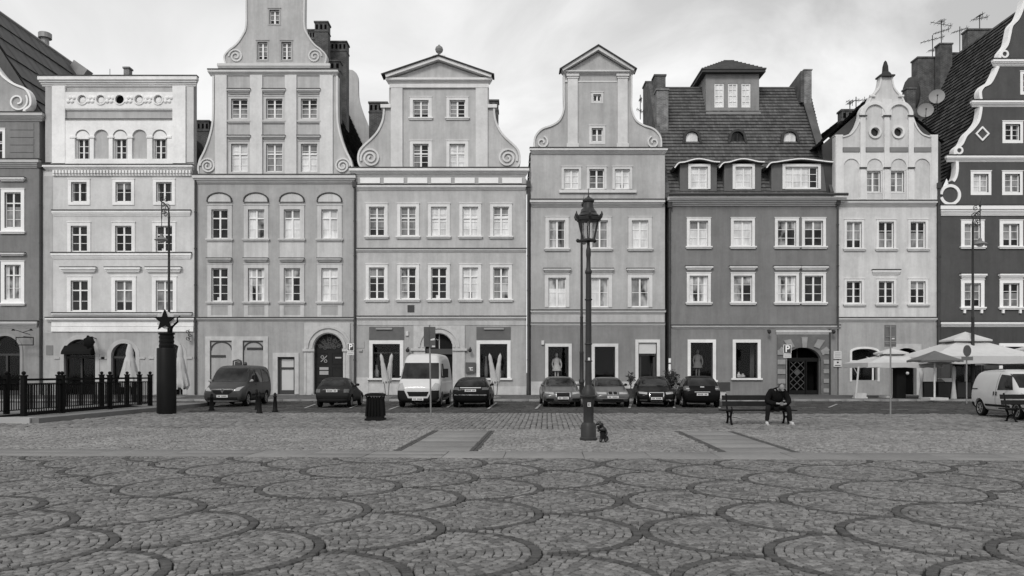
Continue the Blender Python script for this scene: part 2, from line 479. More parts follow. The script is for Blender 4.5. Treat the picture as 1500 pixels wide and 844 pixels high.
# ---------------------------------------------------------------- house kit
BASEZ = 0.10
class House:
    def __init__(s, name, label, x0, x1, wm, gm=None, D=DF, cat='house'):
        s.D = D; s.x0 = x0; s.x1 = x1; s.wm = wm; s.gm = gm or wm
        s.root = thing(name, label, cat, (fx((x0+x1)/2, D), D, BASEZ), 'town houses lining the square')
        s.holes = {'wall': [], 'ground': [], 'gable': []}
    def p(s, pts): return W(pts, s.D)
    def X(s, a): return fx(a, s.D)
    def Z(s, a): return fz(a, s.D)
    def bx(s, mb, x0, y0, x1, y1, proud, back=0.0, tone=.5):
        """a box on the front: pixel rectangle, proud of the wall by metres"""
        mb.box(s.X(x0), s.X(x1), s.D - proud, s.D - back, s.Z(y1), s.Z(y0), tone); return mb
    def sheet_part(s, name, outer, key, m, depth=0.35, proud=0.0, sides=0, zb=None):
        mb = MB(m)
        sheet(mb, s.p(outer), [s.p(h) for h in s.holes[key]], s.D - proud, depth + proud)
        return mb
    def wall(s, y_top, y_split, deep=13, base_y=None, split_proud=0.02):
        """main wall above y_split, ground-floor wall below, side walls going back"""
        x0, x1 = s.x0, s.x1
        mb = s.sheet_part('wall', rect(x0, y_top, x1, y_split), 'wall', s.wm)
        X0, X1 = s.X(x0), s.X(x1); zt = s.Z(y_top)
        for xx in (X0 + .02, X1 - .02):
            mb.poly([(xx, s.D+.02, 0), (xx, s.D+deep, 0), (xx, s.D+deep, zt), (xx, s.D+.02, zt)])
        mb.poly([(X0, s.D+deep, 0), (X1, s.D+deep, 0), (X1, s.D+deep, zt), (X0, s.D+deep, zt)])
        w = mb.build('wall', s.root)
        yb = HZ + (EYE - BASEZ) / S
        mg = MB(s.gm)
        sheet(mg, s.p(rect(x0, y_split, x1, yb)), [s.p(h) for h in s.holes['ground']], s.D - split_proud, .35 + split_proud)
        mg.build('ground_floor_wall', s.root)
        return w
    def win(s, x0, y0, x1, y1, pane='d', sur=4, surm=None, sill=True, ledge=None, to='wall', transom=.4, bars=3, dbl=False, surb=None, pr=.05):
        """a casement window: opening in pixels; surround width in pixels"""
        D = s.D
        s.holes[to].append(rect(x0, y0, x1, y1))
        X0, X1, Z0, Z1 = s.X(x0), s.X(x1), s.Z(y1), s.Z(y0)
        w, h = X1-X0, Z1-Z0
        f = MB(SASH); a = .065; ya, yb = D+.10, D+.17
        f.box(X0, X0+a, ya, yb, Z0, Z1); f.box(X1-a, X1, ya, yb, Z0, Z1)
        f.box(X0+a, X1-a, ya, yb, Z1-a, Z1); f.box(X0+a, X1-a, ya, yb, Z0, Z0+a*1.3)
        cx = (X0+X1)/2
        f.box(cx-.055, cx+.055, ya-.012, yb, Z0+a, Z1-a)
        zt = None
        if transom:
            zt = Z1 - h*transom
            f.box(X0+a, X1-a, ya-.02, yb-.004, zt-.04, zt+.04)
        rows = [Z0+h*k/bars for k in range(1, bars)]
        for z in rows:
            if zt is None or abs(z-zt) > .12: f.box(X0+a, X1-a, ya+.02, yb-.008, z-.016, z+.016)
        fr = f.build('window', s.root)
        p = MB(PANES[pane])
        p.poly([(X0+.01, D+.15, Z0+.01), (X1-.01, D+.15, Z0+.01), (X1-.01, D+.15, Z1-.01), (X0+.01, D+.15, Z1-.01)])
        yp = D+.146; q = random.random(); cm = P_BRIGHT if random.random() < .6 else P_MID
        def cur(a, b, c, d, m_): p.use(m_); p.poly([(X0+w*a,yp,Z0+h*c),(X0+w*b,yp,Z0+h*c),(X0+w*b,yp,Z0+h*d),(X0+w*a,yp,Z0+h*d)])
        if pane == 'x':
            if q < .3: cur(.02, .48, .02, .98, cm)
            elif q < .5: cur(.02, .98, .02, .45+.2*random.random(), cm)
            elif q < .75: cur(.02, .22, .02, .98, cm); cur(.78, .98, .02, .98, cm)
            else: cur(.52, .98, .02, .7, P_DARK)
        elif pane == 'd':
            if q < .15: cur(.02, .16, .02, .98, P_MID); cur(.84, .98, .02, .98, P_MID)
            elif q < .3: cur(.02, .98, .66, .98, P_MID)
            elif q < .36: cur(.3, .5, .02, .14, P_BRIGHT)
        elif pane == 'm':
            if q < .3: cur(.02, .98, .02, .3, P_DARK)
            elif q < .5: cur(.02, .98, .6, .98, P_DARK)
            elif q < .65: cur(.55, .98, .02, .98, P_DARK)
        elif q < .25: cur(.02, .98, .7, .98, P_MID)
        elif q < .4: cur(.4, .6, .02, .25, P_DARK)
        p.build('pane', fr)
        if sur:
            m = MB(surm or WHITE); k = sur*S
            b_ = k if surb is None else surb*S
            m.box(X0-k, X0, D-pr, D+.05, Z0-b_, Z1); m.box(X1, X1+k, D-pr, D+.05, Z0-b_, Z1)
            m.box(X0-k, X1+k, D-pr, D+.05, Z1, Z1+k)
            if b_: m.box(X0, X1, D-pr, D+.05, Z0-b_, Z0)
            # outer fillet, a little prouder
            m.box(X0-k-.03, X1+k+.03, D-pr-.03, D, Z1+k, Z1+k+.05)
            m.build('surround', fr)
        if sill:
            m = MB(surm or WHITE) if sill is True else MB(sill); k = ((sur or 1)+2)*S
            zz = Z0 - (sur if surb is None else surb)*S if sur else Z0
            m.box(X0-k, X1+k, D-.16, D, zz-.09, zz); m.box(X0-k+.05, X1+k-.05, D-.11, D, zz-.17, zz-.09)
            m.build('sill', fr)
        if ledge:
            m = MB(surm or WHITE); l0, l1, ly0, ly1 = ledge
            zt_, zb_ = s.Z(ly0), s.Z(ly1); hh = zt_-zb_
            m.box(s.X(l0), s.X(l1), D-.24, D, zt_-hh*.4, zt_); m.box(s.X(l0)+.06, s.X(l1)-.06, D-.17, D, zt_-hh*.7, zt_-hh*.4)
            m.box(s.X(l0)+.12, s.X(l1)-.12, D-.11, D, zb_, zt_-hh*.7)
            m.use(DARKTRIM); m.box(s.X(l0)-.02, s.X(l1)+.02, D-.26, D, zt_, zt_+.045)
            m.build('ledge', fr)
        return fr
    def cornice(s, x0, x1, y0, y1, proj=.35, m=None, cap=DARKTRIM, name='cornice', under=None):
        proj *= .62
        mb = MB(m or WHITE); Z1, Z0 = s.Z(y0), s.Z(y1); h = Z1-Z0
        X0, X1 = s.X(x0), s.X(x1)
        steps = [(.0, .40, 1.0), (.40, .62, .72), (.62, .82, .45), (.82, 1.0, .22)]
        for a, b, k in steps:
            e = (1-k)*proj*.6
            mb.box(X0+e, X1-e, s.D-proj*k, s.D+.02, Z1-h*b, Z1-h*a)
        if cap:
            mb.use(cap); mb.box(X0-.02, X1+.02, s.D-proj-.03, s.D+.02, Z1, Z1+.065)
        return mb.build(name, s.root)
    def band(s, x0, y0, x1, y1, proud, m, name='band'):
        return s.bx(MB(m), x0, y0, x1, y1, proud, back=-.02).build(name, s.root)
    def pilaster(s, x0, y0, x1, y1, m, proud=.12, cap=True):
        mb = MB(m); s.bx(mb, x0, y0, x1, y1, proud, back=-.02)
        if cap:
            s.bx(mb, x0-2, y0, x1+2, y0+3, proud+.07, back=-.01); s.bx(mb, x0-1.2, y0+4.5, x1+1.2, y0+6, proud+.04, back=-.01)
            s.bx(mb, x0-1.5, y1-7, x1+1.5, y1, proud+.05, back=-.01)
        return mb.build('pilaster', s.root)
    def pipe(s, px, y0, y1=None, m=None, r=.075, light=None, white_from=None):
        mb = MB(m or PIPE); x = s.X(px); z0 = s.Z(y1) if y1 else .14
        z1 = s.Z(y0)
        mb.tube([(x, s.D-.14, z0), (x, s.D-.14, z1)], r, 8)
        mb.box(x-.14, x+.14, s.D-.28, s.D-.02, z1-.05, z1+.32)
        for k in range(1, 6):
            z = z0+(z1-z0)*k/6; mb.lathe([(r*1.25, -.04), (r*1.25, .04)], (x, s.D-.14, z), 8)
        mb.build('downpipe', s.root)
        if white_from:
            m2 = MB(WHITE); m2.tube([(x, s.D-.14, s.Z(white_from[1])), (x, s.D-.14, s.Z(white_from[0]))], r*1.12, 8)
            m2.build('pipe_sleeve', s.root)
    def gable(s, outline, m, depth=.45, proud=0.03, trim=None, tw=3, name='gable', trim_path=None, ydepth=0):
        mb = MB(m)
        sheet(mb, s.p(outline), [s.p(h) for h in s.holes['gable']], s.D - proud, depth + proud)
        # back face so that the gable is solid from behind
        _, vs, tri = triangulate(s.p(outline))
        n = len(mb.v); mb.v += [(q[0], s.D+depth, q[1]) for q in vs]
        for f in tri: mb.face([n+i for i in f])
        gb = mb.build(name, s.root)
        if trim:
            t = MB(trim); t.strip(s.p(trim_path or outline), tw*S, s.D-proud-.08, s.D+depth+.02, closed=trim_path is None)
            t.build('coping', gb)
        s.holes['gable'] = []
        return gb
    def relief(s, path, wpx, m, proud=.09, back=0.0, name='scroll', closed=False):
        mb = MB(m); mb.strip(s.p(path), wpx*S, s.D-proud, s.D-back, closed); return mb.build(name, s.root)
    def slope(s, eave_x, eave_y, ridge_x, ridge_y, depth, m=TILEDARK, d0=.46, nrow=26, ncol=46):
        """one tiled slope of a roof whose ridge runs back from the front; rows of separate tiles"""
        A = Vector((s.X(eave_x), 0, s.Z(eave_y))); B = Vector((s.X(ridge_x), 0, s.Z(ridge_y)))
        y0, y1 = s.D+d0, s.D+d0+depth
        return tiles(A, B, y0, y1, m, nrow, ncol)
def tiles(A, B, y0, y1, m, nrow, ncol, mb=None):
    """A eave, B ridge (x,z); tiles laid between y0 and y1"""
    mb = mb or MB(m)
    n = Vector((-(B-A).z, 0, (B-A).x)).normalized()
    if n.z < 0: n = -n
    mb.poly([(A.x, y0, A.z), (B.x, y0, B.z), (B.x, y1, B.z), (A.x, y1, A.z)], .1)
    for i in range(nrow):
        a = A + (B-A)*(i/nrow); b = A + (B-A)*((i+1)/nrow)
        for j in range(ncol):
            ya = y0 + (y1-y0)*(j+.03)/ncol; yb = y0 + (y1-y0)*(j+.97)/ncol
            h0 = .085 + random.random()*.03; h1 = .006
            p0 = a - (B-A).normalized()*.05 + n*h0; p1 = b + n*h1; t = random.random()
            mb.poly([(p0.x, ya, p0.z), (p0.x, yb, p0.z), (p1.x, yb, p1.z), (p1.x, ya, p1.z)], t)
            q = p0 - n*.075
            mb.poly([(p0.x, ya, p0.z), (q.x, ya, q.z), (q.x, yb, q.z), (p0.x, yb, p0.z)], t*.5)
    return mb
def tiles_x(x0a, x1a, x0b, x1b, ya, za, yb, zb, m, nrow, ncol):
    """slope facing the square: eave (x0a..x1a, ya, za) up to (x0b..x1b, yb, zb)"""
    mb = MB(m)
    d = Vector((0, yb-ya, zb-za)); n = Vector((0, -d.z, d.y)).normalized(); dn = d.normalized()
    mb.poly([(x0a,ya,za),(x1a,ya,za),(x1b,yb,zb),(x0b,yb,zb)], .1)
    for i in range(nrow):
        f0, f1 = i/nrow, (i+1)/nrow
        xl, xr = x0a+(x0b-x0a)*f0, x1a+(x1b-x1a)*f0
        for j in range(ncol):
            a = xl+(xr-xl)*(j+.02)/ncol; b = xl+(xr-xl)*(j+.98)/ncol
            h0 = .085+random.random()*.02; t = random.random()
            P0 = Vector((0,ya,za))+d*f0-dn*.04+n*h0; P1 = Vector((0,ya,za))+d*f1+n*.012; Q = P0-n*.085
            mb.poly([(a,P0.y,P0.z),(b,P0.y,P0.z),(b,P1.y,P1.z),(a,P1.y,P1.z)], t)
            mb.poly([(a,Q.y,Q.z),(b,Q.y,Q.z),(b,P0.y,P0.z),(a,P0.y,P0.z)], t*.5)
    return mb
def chimney(parent, x0, x1, ytop, ybot, D, depth=.8, m=None, slots=3, cap=True, name='chimney'):
    """brick chimney stack given by its front pixel rectangle at distance D"""
    mb = MB(m or BRICK); X0, X1, Z1, Z0 = fx(x0,D), fx(x1,D), fz(ytop,D), fz(ybot,D)
    mb.box(X0, X1, D, D+depth, Z0, Z1-.12)
    mb.box(X0-.06, X1+.06, D-.06, D+depth+.06, Z1-.12, Z1)
    if slots:
        w = (X1-X0)/slots
        for i in range(slots):
            mb.use(VOID); mb.box(X0+w*(i+.25), X0+w*(i+.75), D-.012, D+.1, Z1-.62, Z1-.25)
        mb.use(m or BRICK); mb.box(X0-.04, X1+.04, D-.04, D+depth+.04, Z1-.82, Z1-.72)
    return mb.build(name, parent)
def door_leafs(H, x0, y0, x1, y1, m, name='door', panels=(2,3), depth=.22):
    mb = MB(m); D = H.D; X0, X1, Z0, Z1 = H.X(x0), H.X(x1), (H.Z(y1)), H.Z(y0)
    mb.box(X0, X1, D+depth, D+depth+.06, Z0, Z1)
    nx, nz_ = panels
    for i in range(nx):
        for j in range(nz_):
            a = X0+(X1-X0)*(i+.14)/nx; b = X0+(X1-X0)*(i+.86)/nx; c = Z0+(Z1-Z0)*(j+.1)/nz_; d = Z0+(Z1-Z0)*(j+.9)/nz_
            mb.box(a, b, D+depth-.03, D+depth, c, c+.05); mb.box(a, b, D+depth-.03, D+depth, d-.05, d)
            mb.box(a, a+.05, D+depth-.032, D+depth, c+.05, d-.05); mb.box(b-.05, b, D+depth-.032, D+depth, c+.05, d-.05)
    return mb.build(name, H.root)
def shop_window(H, x0, y0, x1, y1, sur=6, surm=None, to='ground', deep=1.6, mull=0, transom=None, base=True):
    """large shop window: surround, frame, glass and a dark room behind"""
    D = H.D; H.holes[to].append(rect(x0, y0, x1, y1))
    X0, X1, Z0, Z1 = H.X(x0), H.X(x1), H.Z(y1), H.Z(y0); k = sur*S
    f = MB(DARKTRIM)
    a = .06
    f.box(X0, X0+a, D+.1, D+.16, Z0, Z1); f.box(X1-a, X1, D+.1, D+.16, Z0, Z1)
    f.box(X0+a, X1-a, D+.1, D+.16, Z0, Z0+a); f.box(X0+a, X1-a, D+.1, D+.16, Z1-a, Z1)
    if transom: z = H.Z(transom); f.box(X0+a, X1-a, D+.1, D+.16, z-.03, z+.03)
    fr = f.build('shop_window', H.root)
    gl = MB(GLASS); gl.poly([(X0+.01,D+.13,Z0+.01),(X1-.01,D+.13,Z0+.01),(X1-.01,D+.13,Z1-.01),(X0+.01,D+.13,Z1-.01)]); gl.build('pane', fr)
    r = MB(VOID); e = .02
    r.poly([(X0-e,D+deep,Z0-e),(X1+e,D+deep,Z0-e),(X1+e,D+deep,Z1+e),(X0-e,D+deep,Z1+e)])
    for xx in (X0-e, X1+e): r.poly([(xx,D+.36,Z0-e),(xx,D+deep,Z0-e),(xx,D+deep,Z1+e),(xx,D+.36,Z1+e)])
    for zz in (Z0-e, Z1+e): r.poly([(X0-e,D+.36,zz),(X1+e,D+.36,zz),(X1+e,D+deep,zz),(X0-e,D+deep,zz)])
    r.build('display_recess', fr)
    m = MB(surm or WHITE)
    m.box(X0-k, X0, D-.07, D+.05, Z0, Z1); m.box(X1, X1+k, D-.07, D+.05, Z0, Z1); m.box(X0-k, X1+k, D-.07, D+.05, Z1, Z1+k)
    m.build('surround', fr)
    if base:
        m = MB(surm or WHITE); m.box(X0-k-.1, X1+k+.1, D-.16, D+.05, Z0-.12, Z0); m.build('sill', fr)
    return fr
def mannequin(px, py0, py1, D, label, v=.5):
    """dress-form figure standing in a shop window"""
    t = MB(mat('dress_fabric_%d' % int(v*100), v, .9, .25, 9))
    h = (py1-py0)*D/FPX; x = fx(px, D); z0 = fz(py1, D); k = h/1.75
    t.lathe([(.02,0),(.05,.02),(.05,.5),(.06,.72)], (x-.08*k, D, z0), 8); t.lathe([(.05,0),(.05,.5),(.06,.72)], (x+.08*k, D, z0), 8)
    t.lathe([(.29*k,.68*k),(.25*k,.85*k),(.17*k,1.02*k),(.15*k,1.08*k),(.19*k,1.28*k),(.2*k,1.38*k),(.09*k,1.46*k),(.05*k,1.5*k)], (x,D,z0), 14, 1, .7)
    t.ball((x, D, z0+1.62*k), .1*k, 10, .9, 1, 1.25)
    t.tube([(x-.19*k,D,z0+1.38*k),(x-.27*k,D-.03,z0+1.1*k),(x-.23*k,D-.1,z0+.85*k)], [.055*k,.045*k,.035*k], 8)
    t.tube([(x+.19*k,D,z0+1.38*k),(x+.28*k,D-.03,z0+1.1*k),(x+.26*k,D-.06,z0+.85*k)], [.055*k,.045*k,.035*k], 8)
    o = t.build('mannequin', None, smooth=True, angle=60)
    tag(o, label, 'mannequin', 'mannequins in the shop windows')
    return o

def plaster(name, v, **k):
    a = dict(rough=.92, var=.06, scale=6, bump=.2, bscale=25, streak=.16, big=.10); a.update(k)
    return mat(name, v, **a)

# ================================================================ HOUSE 1, dark house at the left edge
H = House('gabled_house', 'dark grey house at the left end with scroll gable and sheet metal roof', -190, 62, plaster('plaster_dark_left', .20))
G1 = plaster('plaster_ground_left', .25)
H.gm = G1
for cx in (18, -62, -146):
    H.win(cx-11, 278+4, cx+13, 334, 'm' if cx == 18 else 'd', 5, ledge=(cx-18, cx+20, 261, 266), bars=4, transom=.3)
    H.win(cx-11, 388, cx+13, 439, 'x' if cx == 18 else 'd', 5, ledge=(cx-18, cx+20, 371, 375), bars=3, transom=.3)
    H.win(cx-33, 193, cx-14, 234, 'd', 4, sill=False, bars=3, to='gable')
for cx in (8, -70, -150):
    o = arch(cx-22, cx+22, 492, 579)
    H.holes['ground'].append(o)
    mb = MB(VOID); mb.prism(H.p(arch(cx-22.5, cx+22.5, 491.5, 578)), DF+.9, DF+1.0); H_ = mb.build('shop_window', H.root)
    mb = MB(DARKTRIM); H.bx(mb, cx-22, 518, cx+22, 521, -.14, -.2); H.bx(mb, cx-1.5, 521, cx+1.5, 577, -.145, -.2); H.bx(mb, cx-22, 572, cx+22, 578.8, -.1, -.3)
    mb.build('frame', H_)
    mb = MB(GLASS); mb.poly([(x, DF+.25, z) for x, z in H.p(arch(cx-22, cx+22, 492, 578))]); mb.build('pane', H_)
    H.relief(arch(cx-24, cx+24, 490, 578), 4, mat('plaster_trim_left', .27), .07, name='arch_surround')
H.wall(241, 476, deep=17)
# upper storey above the cornice, then the scroll gable
mb = MB(plaster('plaster_dark_left', .20)); sheet(mb, W([(-190,241),(-190,174),(58,174),(58,241)]), [W(h) for h in H.holes['gable']], DF-.02, .4); H.holes['gable'] = []
mb.box(fx(57)-.3, fx(57), DF+.38, DF+16, fz(241), fz(174)); mb.build('upper_wall', H.root)
right = smooth_path([(-40,30),(-25,70),(0,106),(12,118),(24,125),(38,131),(45,142),(45,155),(36,163),(50,167)], 5)
cx = -66
out = [(2*cx-x, y) for x, y in right][::-1]
gp = right + [(50,175)] + [(2*cx-50,175)] + out
gb = H.gable(gp, plaster('plaster_gable_left', .36), trim=WHITE, tw=3, trim_path=right)
H.relief(spiral(27, 149, 15, 3, -.6, 1.35), 2.2, WHITE, .12)
H.cornice(-196, 66, 167, 178, .55, m=mat('cornice_grey', .48))
H.cornice(-194, 60, 235, 246, .5, m=mat('cornice_grey', .48))
H.cornice(-192, 57, 471, 480, .4, m=mat('cornice_grey', .48))
mb = MB(plaster('plaster_dark_left', .20))
for k in range(5):
    H.bx(mb, 15, 181+k*11, 50, 190.5+k*11, .05, 0.02)
mb.build('rustication', H.root)
r1 = H.slope(64, 175, -64, -25, 16.5, SHEET, d0=.5, nrow=6, ncol=14)
A = Vector((fx(-196),0,fz(175))); B = Vector((fx(-64),0,fz(-25)))
tiles(A, B, DF+.5, DF+17, SHEET, 6, 14, r1)
r1.prism(W([(62,174),(-64,-22),(-194,174)]), DF+.5, DF+.6); r1.use(SHEETLT); r1.tube([(fx(-64),DF+.4,fz(-25)+.05),(fx(-64),DF+17,fz(-25)+.05)], .12, 6)
rf1 = r1.build('roof', H.root)
mb = MB(SHEETLT); c = (fx(66,63.5), 63.5, fz(63,63.5)); mb.lathe([(.3,-.9),(.3,.35),(.5,.36),(.5,.75),(.42,.8),(.05,.85)], c, 14); mb.build('roof_vent', rf1)
mb = MB(SHEETLT); # roof hatches standing open behind the white house
mb.obox((fx(118,66), 66, fz(104,66)), (1.4,.9,.9), Euler((0,R(35),0)).to_matrix()); mb.obox((fx(103,66), 65.8, fz(99,66)), (.1,.9,1.6), Euler((0,R(-30),0)).to_matrix())
mb.build('roof_hatch', rf1)
mb = MB(SHEETLT); mb.obox((fx(56,58), 58, fz(108,58)), (.1,1.0,1.3), Euler((0,R(-48),0)).to_matrix()); mb.obox((fx(50,58), 58, fz(113,58)), (.9,.9,.14), Euler((0,R(42),0)).to_matrix()); mb.build('skylight', rf1)
H.pipe(61, 246)
mb = MB(BLACK)  # wall lamp over the hanging sign
x = fx(44); mb.tube([(x,DF-.02,fz(490)),(x,DF-.8,fz(488)),(x-.35,DF-.8,fz(485)),(x-.62,DF-.8,fz(484))], .02, 6); mb.tube([(x,DF-.8,fz(488)),(x+.3,DF-.8,fz(486)),(x+.55,DF-.8,fz(484))], .02, 6)
mb.lathe([(.05,.05),(.12,-.06)], (x-.62,DF-.8,fz(484)), 10); mb.lathe([(.05,.05),(.12,-.06)], (x+.55,DF-.8,fz(484)), 10)
tag(mb.build('wall_lamp'), 'two armed black lamp above the empty frame sign on the left house', 'wall lamp')
mb = MB(BLACK); q = [(33,495),(58,495),(58,506),(33,506)]
mb.strip(W(q), .06, DF-.72, DF-.66, closed=True); mb.tube([(fx(44),DF-.02,fz(494)),(fx(44),DF-.7,fz(494))], .025, 6)
tag(mb.build('hanging_sign'), 'thin black rectangular sign frame sticking out beside the left house archway', 'hanging sign')

# ================================================================ HOUSE 2, white attic house
LT = plaster('plaster_light', .57, streak=.08); LTG = plaster('plaster_light_ground', .36)
WH2 = plaster('plaster_white', .78, streak=.05)
H = House('attic_house', 'pale house with flat white attic, row of medallions and small arched windows', 63, 287, LT, LTG)
for cx, a, b in ((116, 'd', 'd'), (181, 'd', 'd'), (240.5, 'd', 'd')):
    H.win(cx-11.5, 267, cx+11.5, 296, a, 4.5, WH2, sill=False, bars=2, transom=0)
    H.win(cx-12, 331, cx+12, 369, 'd', 5, WH2, sill=False, bars=3, transom=.34)
    H.win(cx-12, 411, cx+13, 456, 'm' if cx > 150 else 'd', 5.5, WH2, sill=False, bars=3, transom=.32, ledge=(cx-26, cx+26, 392, 399))
for cx in (116, 181, 250):
    o = arch(cx-22 if cx < 150 else cx-18, cx+24 if cx < 150 else cx+18, 497 if cx < 150 else 503, 578.7)
    H.holes['ground'].append(o)
    a, b = o[0][0], o[-1][0]
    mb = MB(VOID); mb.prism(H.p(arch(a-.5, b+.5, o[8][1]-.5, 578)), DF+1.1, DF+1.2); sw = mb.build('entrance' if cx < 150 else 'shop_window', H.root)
    mb = MB(DARKTRIM); H.bx(mb, a, 522, b, 525, -.2, -.26); H.bx(mb, (a+b)/2-1.2, 525, (a+b)/2+1.2, 577, -.205, -.26)
    for q in (a+1, b-1): H.bx(mb, q-1, 525, q+1, 577, -.206, -.26)
    mb.build('frame', sw)
    mb = MB(GLASS); mb.poly([(x, DF+.3, z) for x, z in H.p(arch(a, b, o[8][1], 578))]); mb.build('pane', sw)
    ro = 6
    H.relief(arch(a-ro/2, b+ro/2, o[8][1]-ro/2, 578), ro, mat('plaster_arch_ring', .42, streak=.1), .05, name='arch_surround')
    mb = MB(mat('plaster_arch_ring', .42)); H.bx(mb, a-14, 523, a-ro, 526, .08); H.bx(mb, b+ro, 523, b+14, 526, .08); mb.build('impost', H.root)
# awning rolled in the first arch
mb = MB(mat('dark_canvas', .012, spec=.05)); pr = [(0,0),(-.55,-.55),(-.6,-.75),(0,-.75)]
mb.prism([(DF+.1+y, fz(503)+z) for y, z in pr], fx(95), fx(138), 'x'); mb.build('awning', H.root)
H.wall(250, 487, deep=13)
mb = MB(WH2); H.bx(mb, 78, 240, 97, 459, .03, .0); 
mb = MB(LT)
# attic
at_holes = []
for cx in (122, 177, 235):
    at_holes.append(rect(cx-8, 205, cx+8, 232.5))
H.holes['gable'] = at_holes
H.gable(rect(74, 118, 284, 250), plaster('attic_field', .42), depth=.5, proud=.0, name='attic')
H.holes['wall'] = []
for cx in (122, 177, 235):
    X0, X1, Z0, Z1 = fx(cx-8), fx(cx+8), fz(232.5), fz(205); f = MB(SASH)
    f.box(X0,X0+.06,DF+.1,DF+.17,Z0,Z1); f.box(X1-.06,X1,DF+.1,DF+.17,Z0,Z1); f.box((X0+X1)/2-.05,(X0+X1)/2+.05,DF+.09,DF+.17,Z0,Z1)
    for k in (1,2): z = Z0+(Z1-Z0)*k/3; f.box(X0+.06,X1-.06,DF+.12,DF+.16,z-.02,z+.02)
    fr = f.build('window', H.root); p = MB(P_DARK); p.poly([(X0,DF+.15,Z0),(X1,DF+.15,Z0),(X1,DF+.15,Z1),(X0,DF+.15,Z1)]); p.build('pane', fr)
# white arcade with five arches laid on the attic
ar = MB(WH2)
sheet(ar, W(rect(97, 178, 254, 234)), [W(arch(cx-11, cx+11, 190.5, 233.5)) for cx in (122,149.5,177,205.5,235)], DF-.12, .12)
ar.build('arcade', H.root)
for cx in (122,177,235): mb = MB(WH2); mb.prism(W(arch(cx-9.5, cx+9.5, 192.5, 204)), DF-.06, DF-.002); mb.build('lunette', H.root)
for cx in (108.5, 135.5, 163.5, 191.5, 220.5, 248): 
    mb = MB(WH2); H.bx(mb, cx-4.5, 200, cx+4.5, 203, .17); mb.build('impost', H.root)
fz_ = MB(WH2)
sheet(fz_, W(rect(97, 136, 254, 160)), [W(circ(cx, 147, 7)) for cx in (122,149,177,205,233)], DF-.14, .14); fz_.build('medallion_frieze', H.root)
for cx in (122,149,177,205,233):
    if cx == 177:
        mb = MB(VOID); mb.prism(W(circ(cx, 147, 6)), DF-.03, DF-.005); mb.build('round_vent', H.root)
    else:
        mb = MB(WH2); mb.lathe([(.02,-.09),(.16,-.07),(.24,0)], (0,0,0), 14); mb.v = [(fx(cx)+x, DF+z, fz(147)+y) for x, y, z in mb.v]; mb.build('medallion', H.root)
    H.relief(circ(cx, 147, 7.2, 22), 1.6, WH2, .19, name='medallion_ring', closed=True)
for cx in (106,135.5,163,191,219,248):   # foliage relief between the medallions
    mb = MB(WH2)
    for k in range(4): mb.ball((fx(cx)+(k-1.5)*.13, DF-.16, fz(147)+(.12 if k % 2 else -.12)), .13, 8, 1, .5, 1)
    mb.build('relief_ornament', H.root)
H.pilaster(78, 127, 97, 240, WH2, .16, cap=False); H.pilaster(254, 127, 273, 240, WH2, .16, cap=False)
H.pilaster(273.3, 127, 284, 238, LT, .05, cap=False); H.pilaster(67, 127, 77.6, 238, plaster('plaster_side_strip', .42), .05, cap=False)
H.band(97, 234, 254, 241, .13, WH2)
H.cornice(97, 254, 160.2, 163, .2, WH2, cap=None); H.cornice(97, 254, 176, 178.5, .2, WH2, cap=DARKTRIM)
H.cornice(59, 291, 114, 127, .55, WH2)
H.cornice(65, 284, 243, 250, .45, WH2)
mb = MB(WH2)
for k in range(44): x = 80+k*4.62; H.bx(mb, x, 250.6, x+2.4, 255, .26)
H.bx(mb, 78, 255, 284, 258, .1); mb.build('dentils', H.root)
H.cornice(77, 280, 309, 317, .22, WH2, cap=DARKTRIM); H.cornice(76, 281, 371, 380, .26, WH2, cap=DARKTRIM)
H.cornice(77, 282, 459, 463.5, .25, WH2, cap=DARKTRIM); H.cornice(69, 286, 466, 472, .4, WH2); H.band(76, 472, 284, 478, .06, WH2); H.band(76, 478.6, 284, 486, .1, WH2)
mb = MB(plaster('plaster_side_strip', .42)); H.bx(mb, 63, 258, 77.5, 486, .015, 0.0); mb.build('side_strip', H.root)
mb = MB(SHEET); mb.box(fx(64), fx(286), DF+.4, DF+13, fz(250)-.3, fz(250)+.05); rf2 = mb.build('roof', H.root)
chimney(rf2, 181, 189, 98, 275, 58, .5, BRICKPALE, slots=0)
mb = MB(PIPE); mb.tube([(fx(161,58),58,fz(275,58)),(fx(161,58),58,fz(101,58))], .02, 5); mb.build('lightning_rod', rf2)
chimney(rf2, 288, 306, 176, 290, 57, .9, BRICK, slots=3)
mb = MB(TILEDARK); mb.prism([(fx(287,56),fz(260,56)),(fx(287,56),fz(205,56)),(fx(306,56),fz(240,56)),(fx(306,56),fz(260,56))], 55.5, 62); mb.build('lean_to_roof', rf2)
H.pipe(287.5, 258)
mb = MB(BLACK)
mb.ball((fx(141),DF-.9,fz(502)), .36, 10, 1, .35, 1.05); mb.tube([(fx(141),DF-.02,fz(496)),(fx(141),DF-.9,fz(494))], .03, 6)
for k in range(7): a = k/7*6.28; mb.ball((fx(141)+.3*math.cos(a),DF-.9,fz(502)+.36*math.sin(a)), .1, 6, 1, .6, 1)
tag(mb.build('hanging_sign'), 'dark round wreath-like sign hanging over the first arch of the pale house', 'hanging sign')
mb = MB(IRON)  # scrollwork bracket by the downpipe
for k, yy in enumerate((486, 491, 496)): mb.strip(W(spiral(278+k % 2*3, yy, 3.2, .6, 0, 1.2, 16)), .035, DF-.35, DF-.31)
mb.tube([(fx(280),DF-.33,fz(483)),(fx(280),DF-.33,fz(500)),(fx(280),DF-.02,fz(500))], .02, 5)
tag(mb.build('wall_bracket'), 'small curled iron bracket high on the wall left of the downpipe', 'bracket')
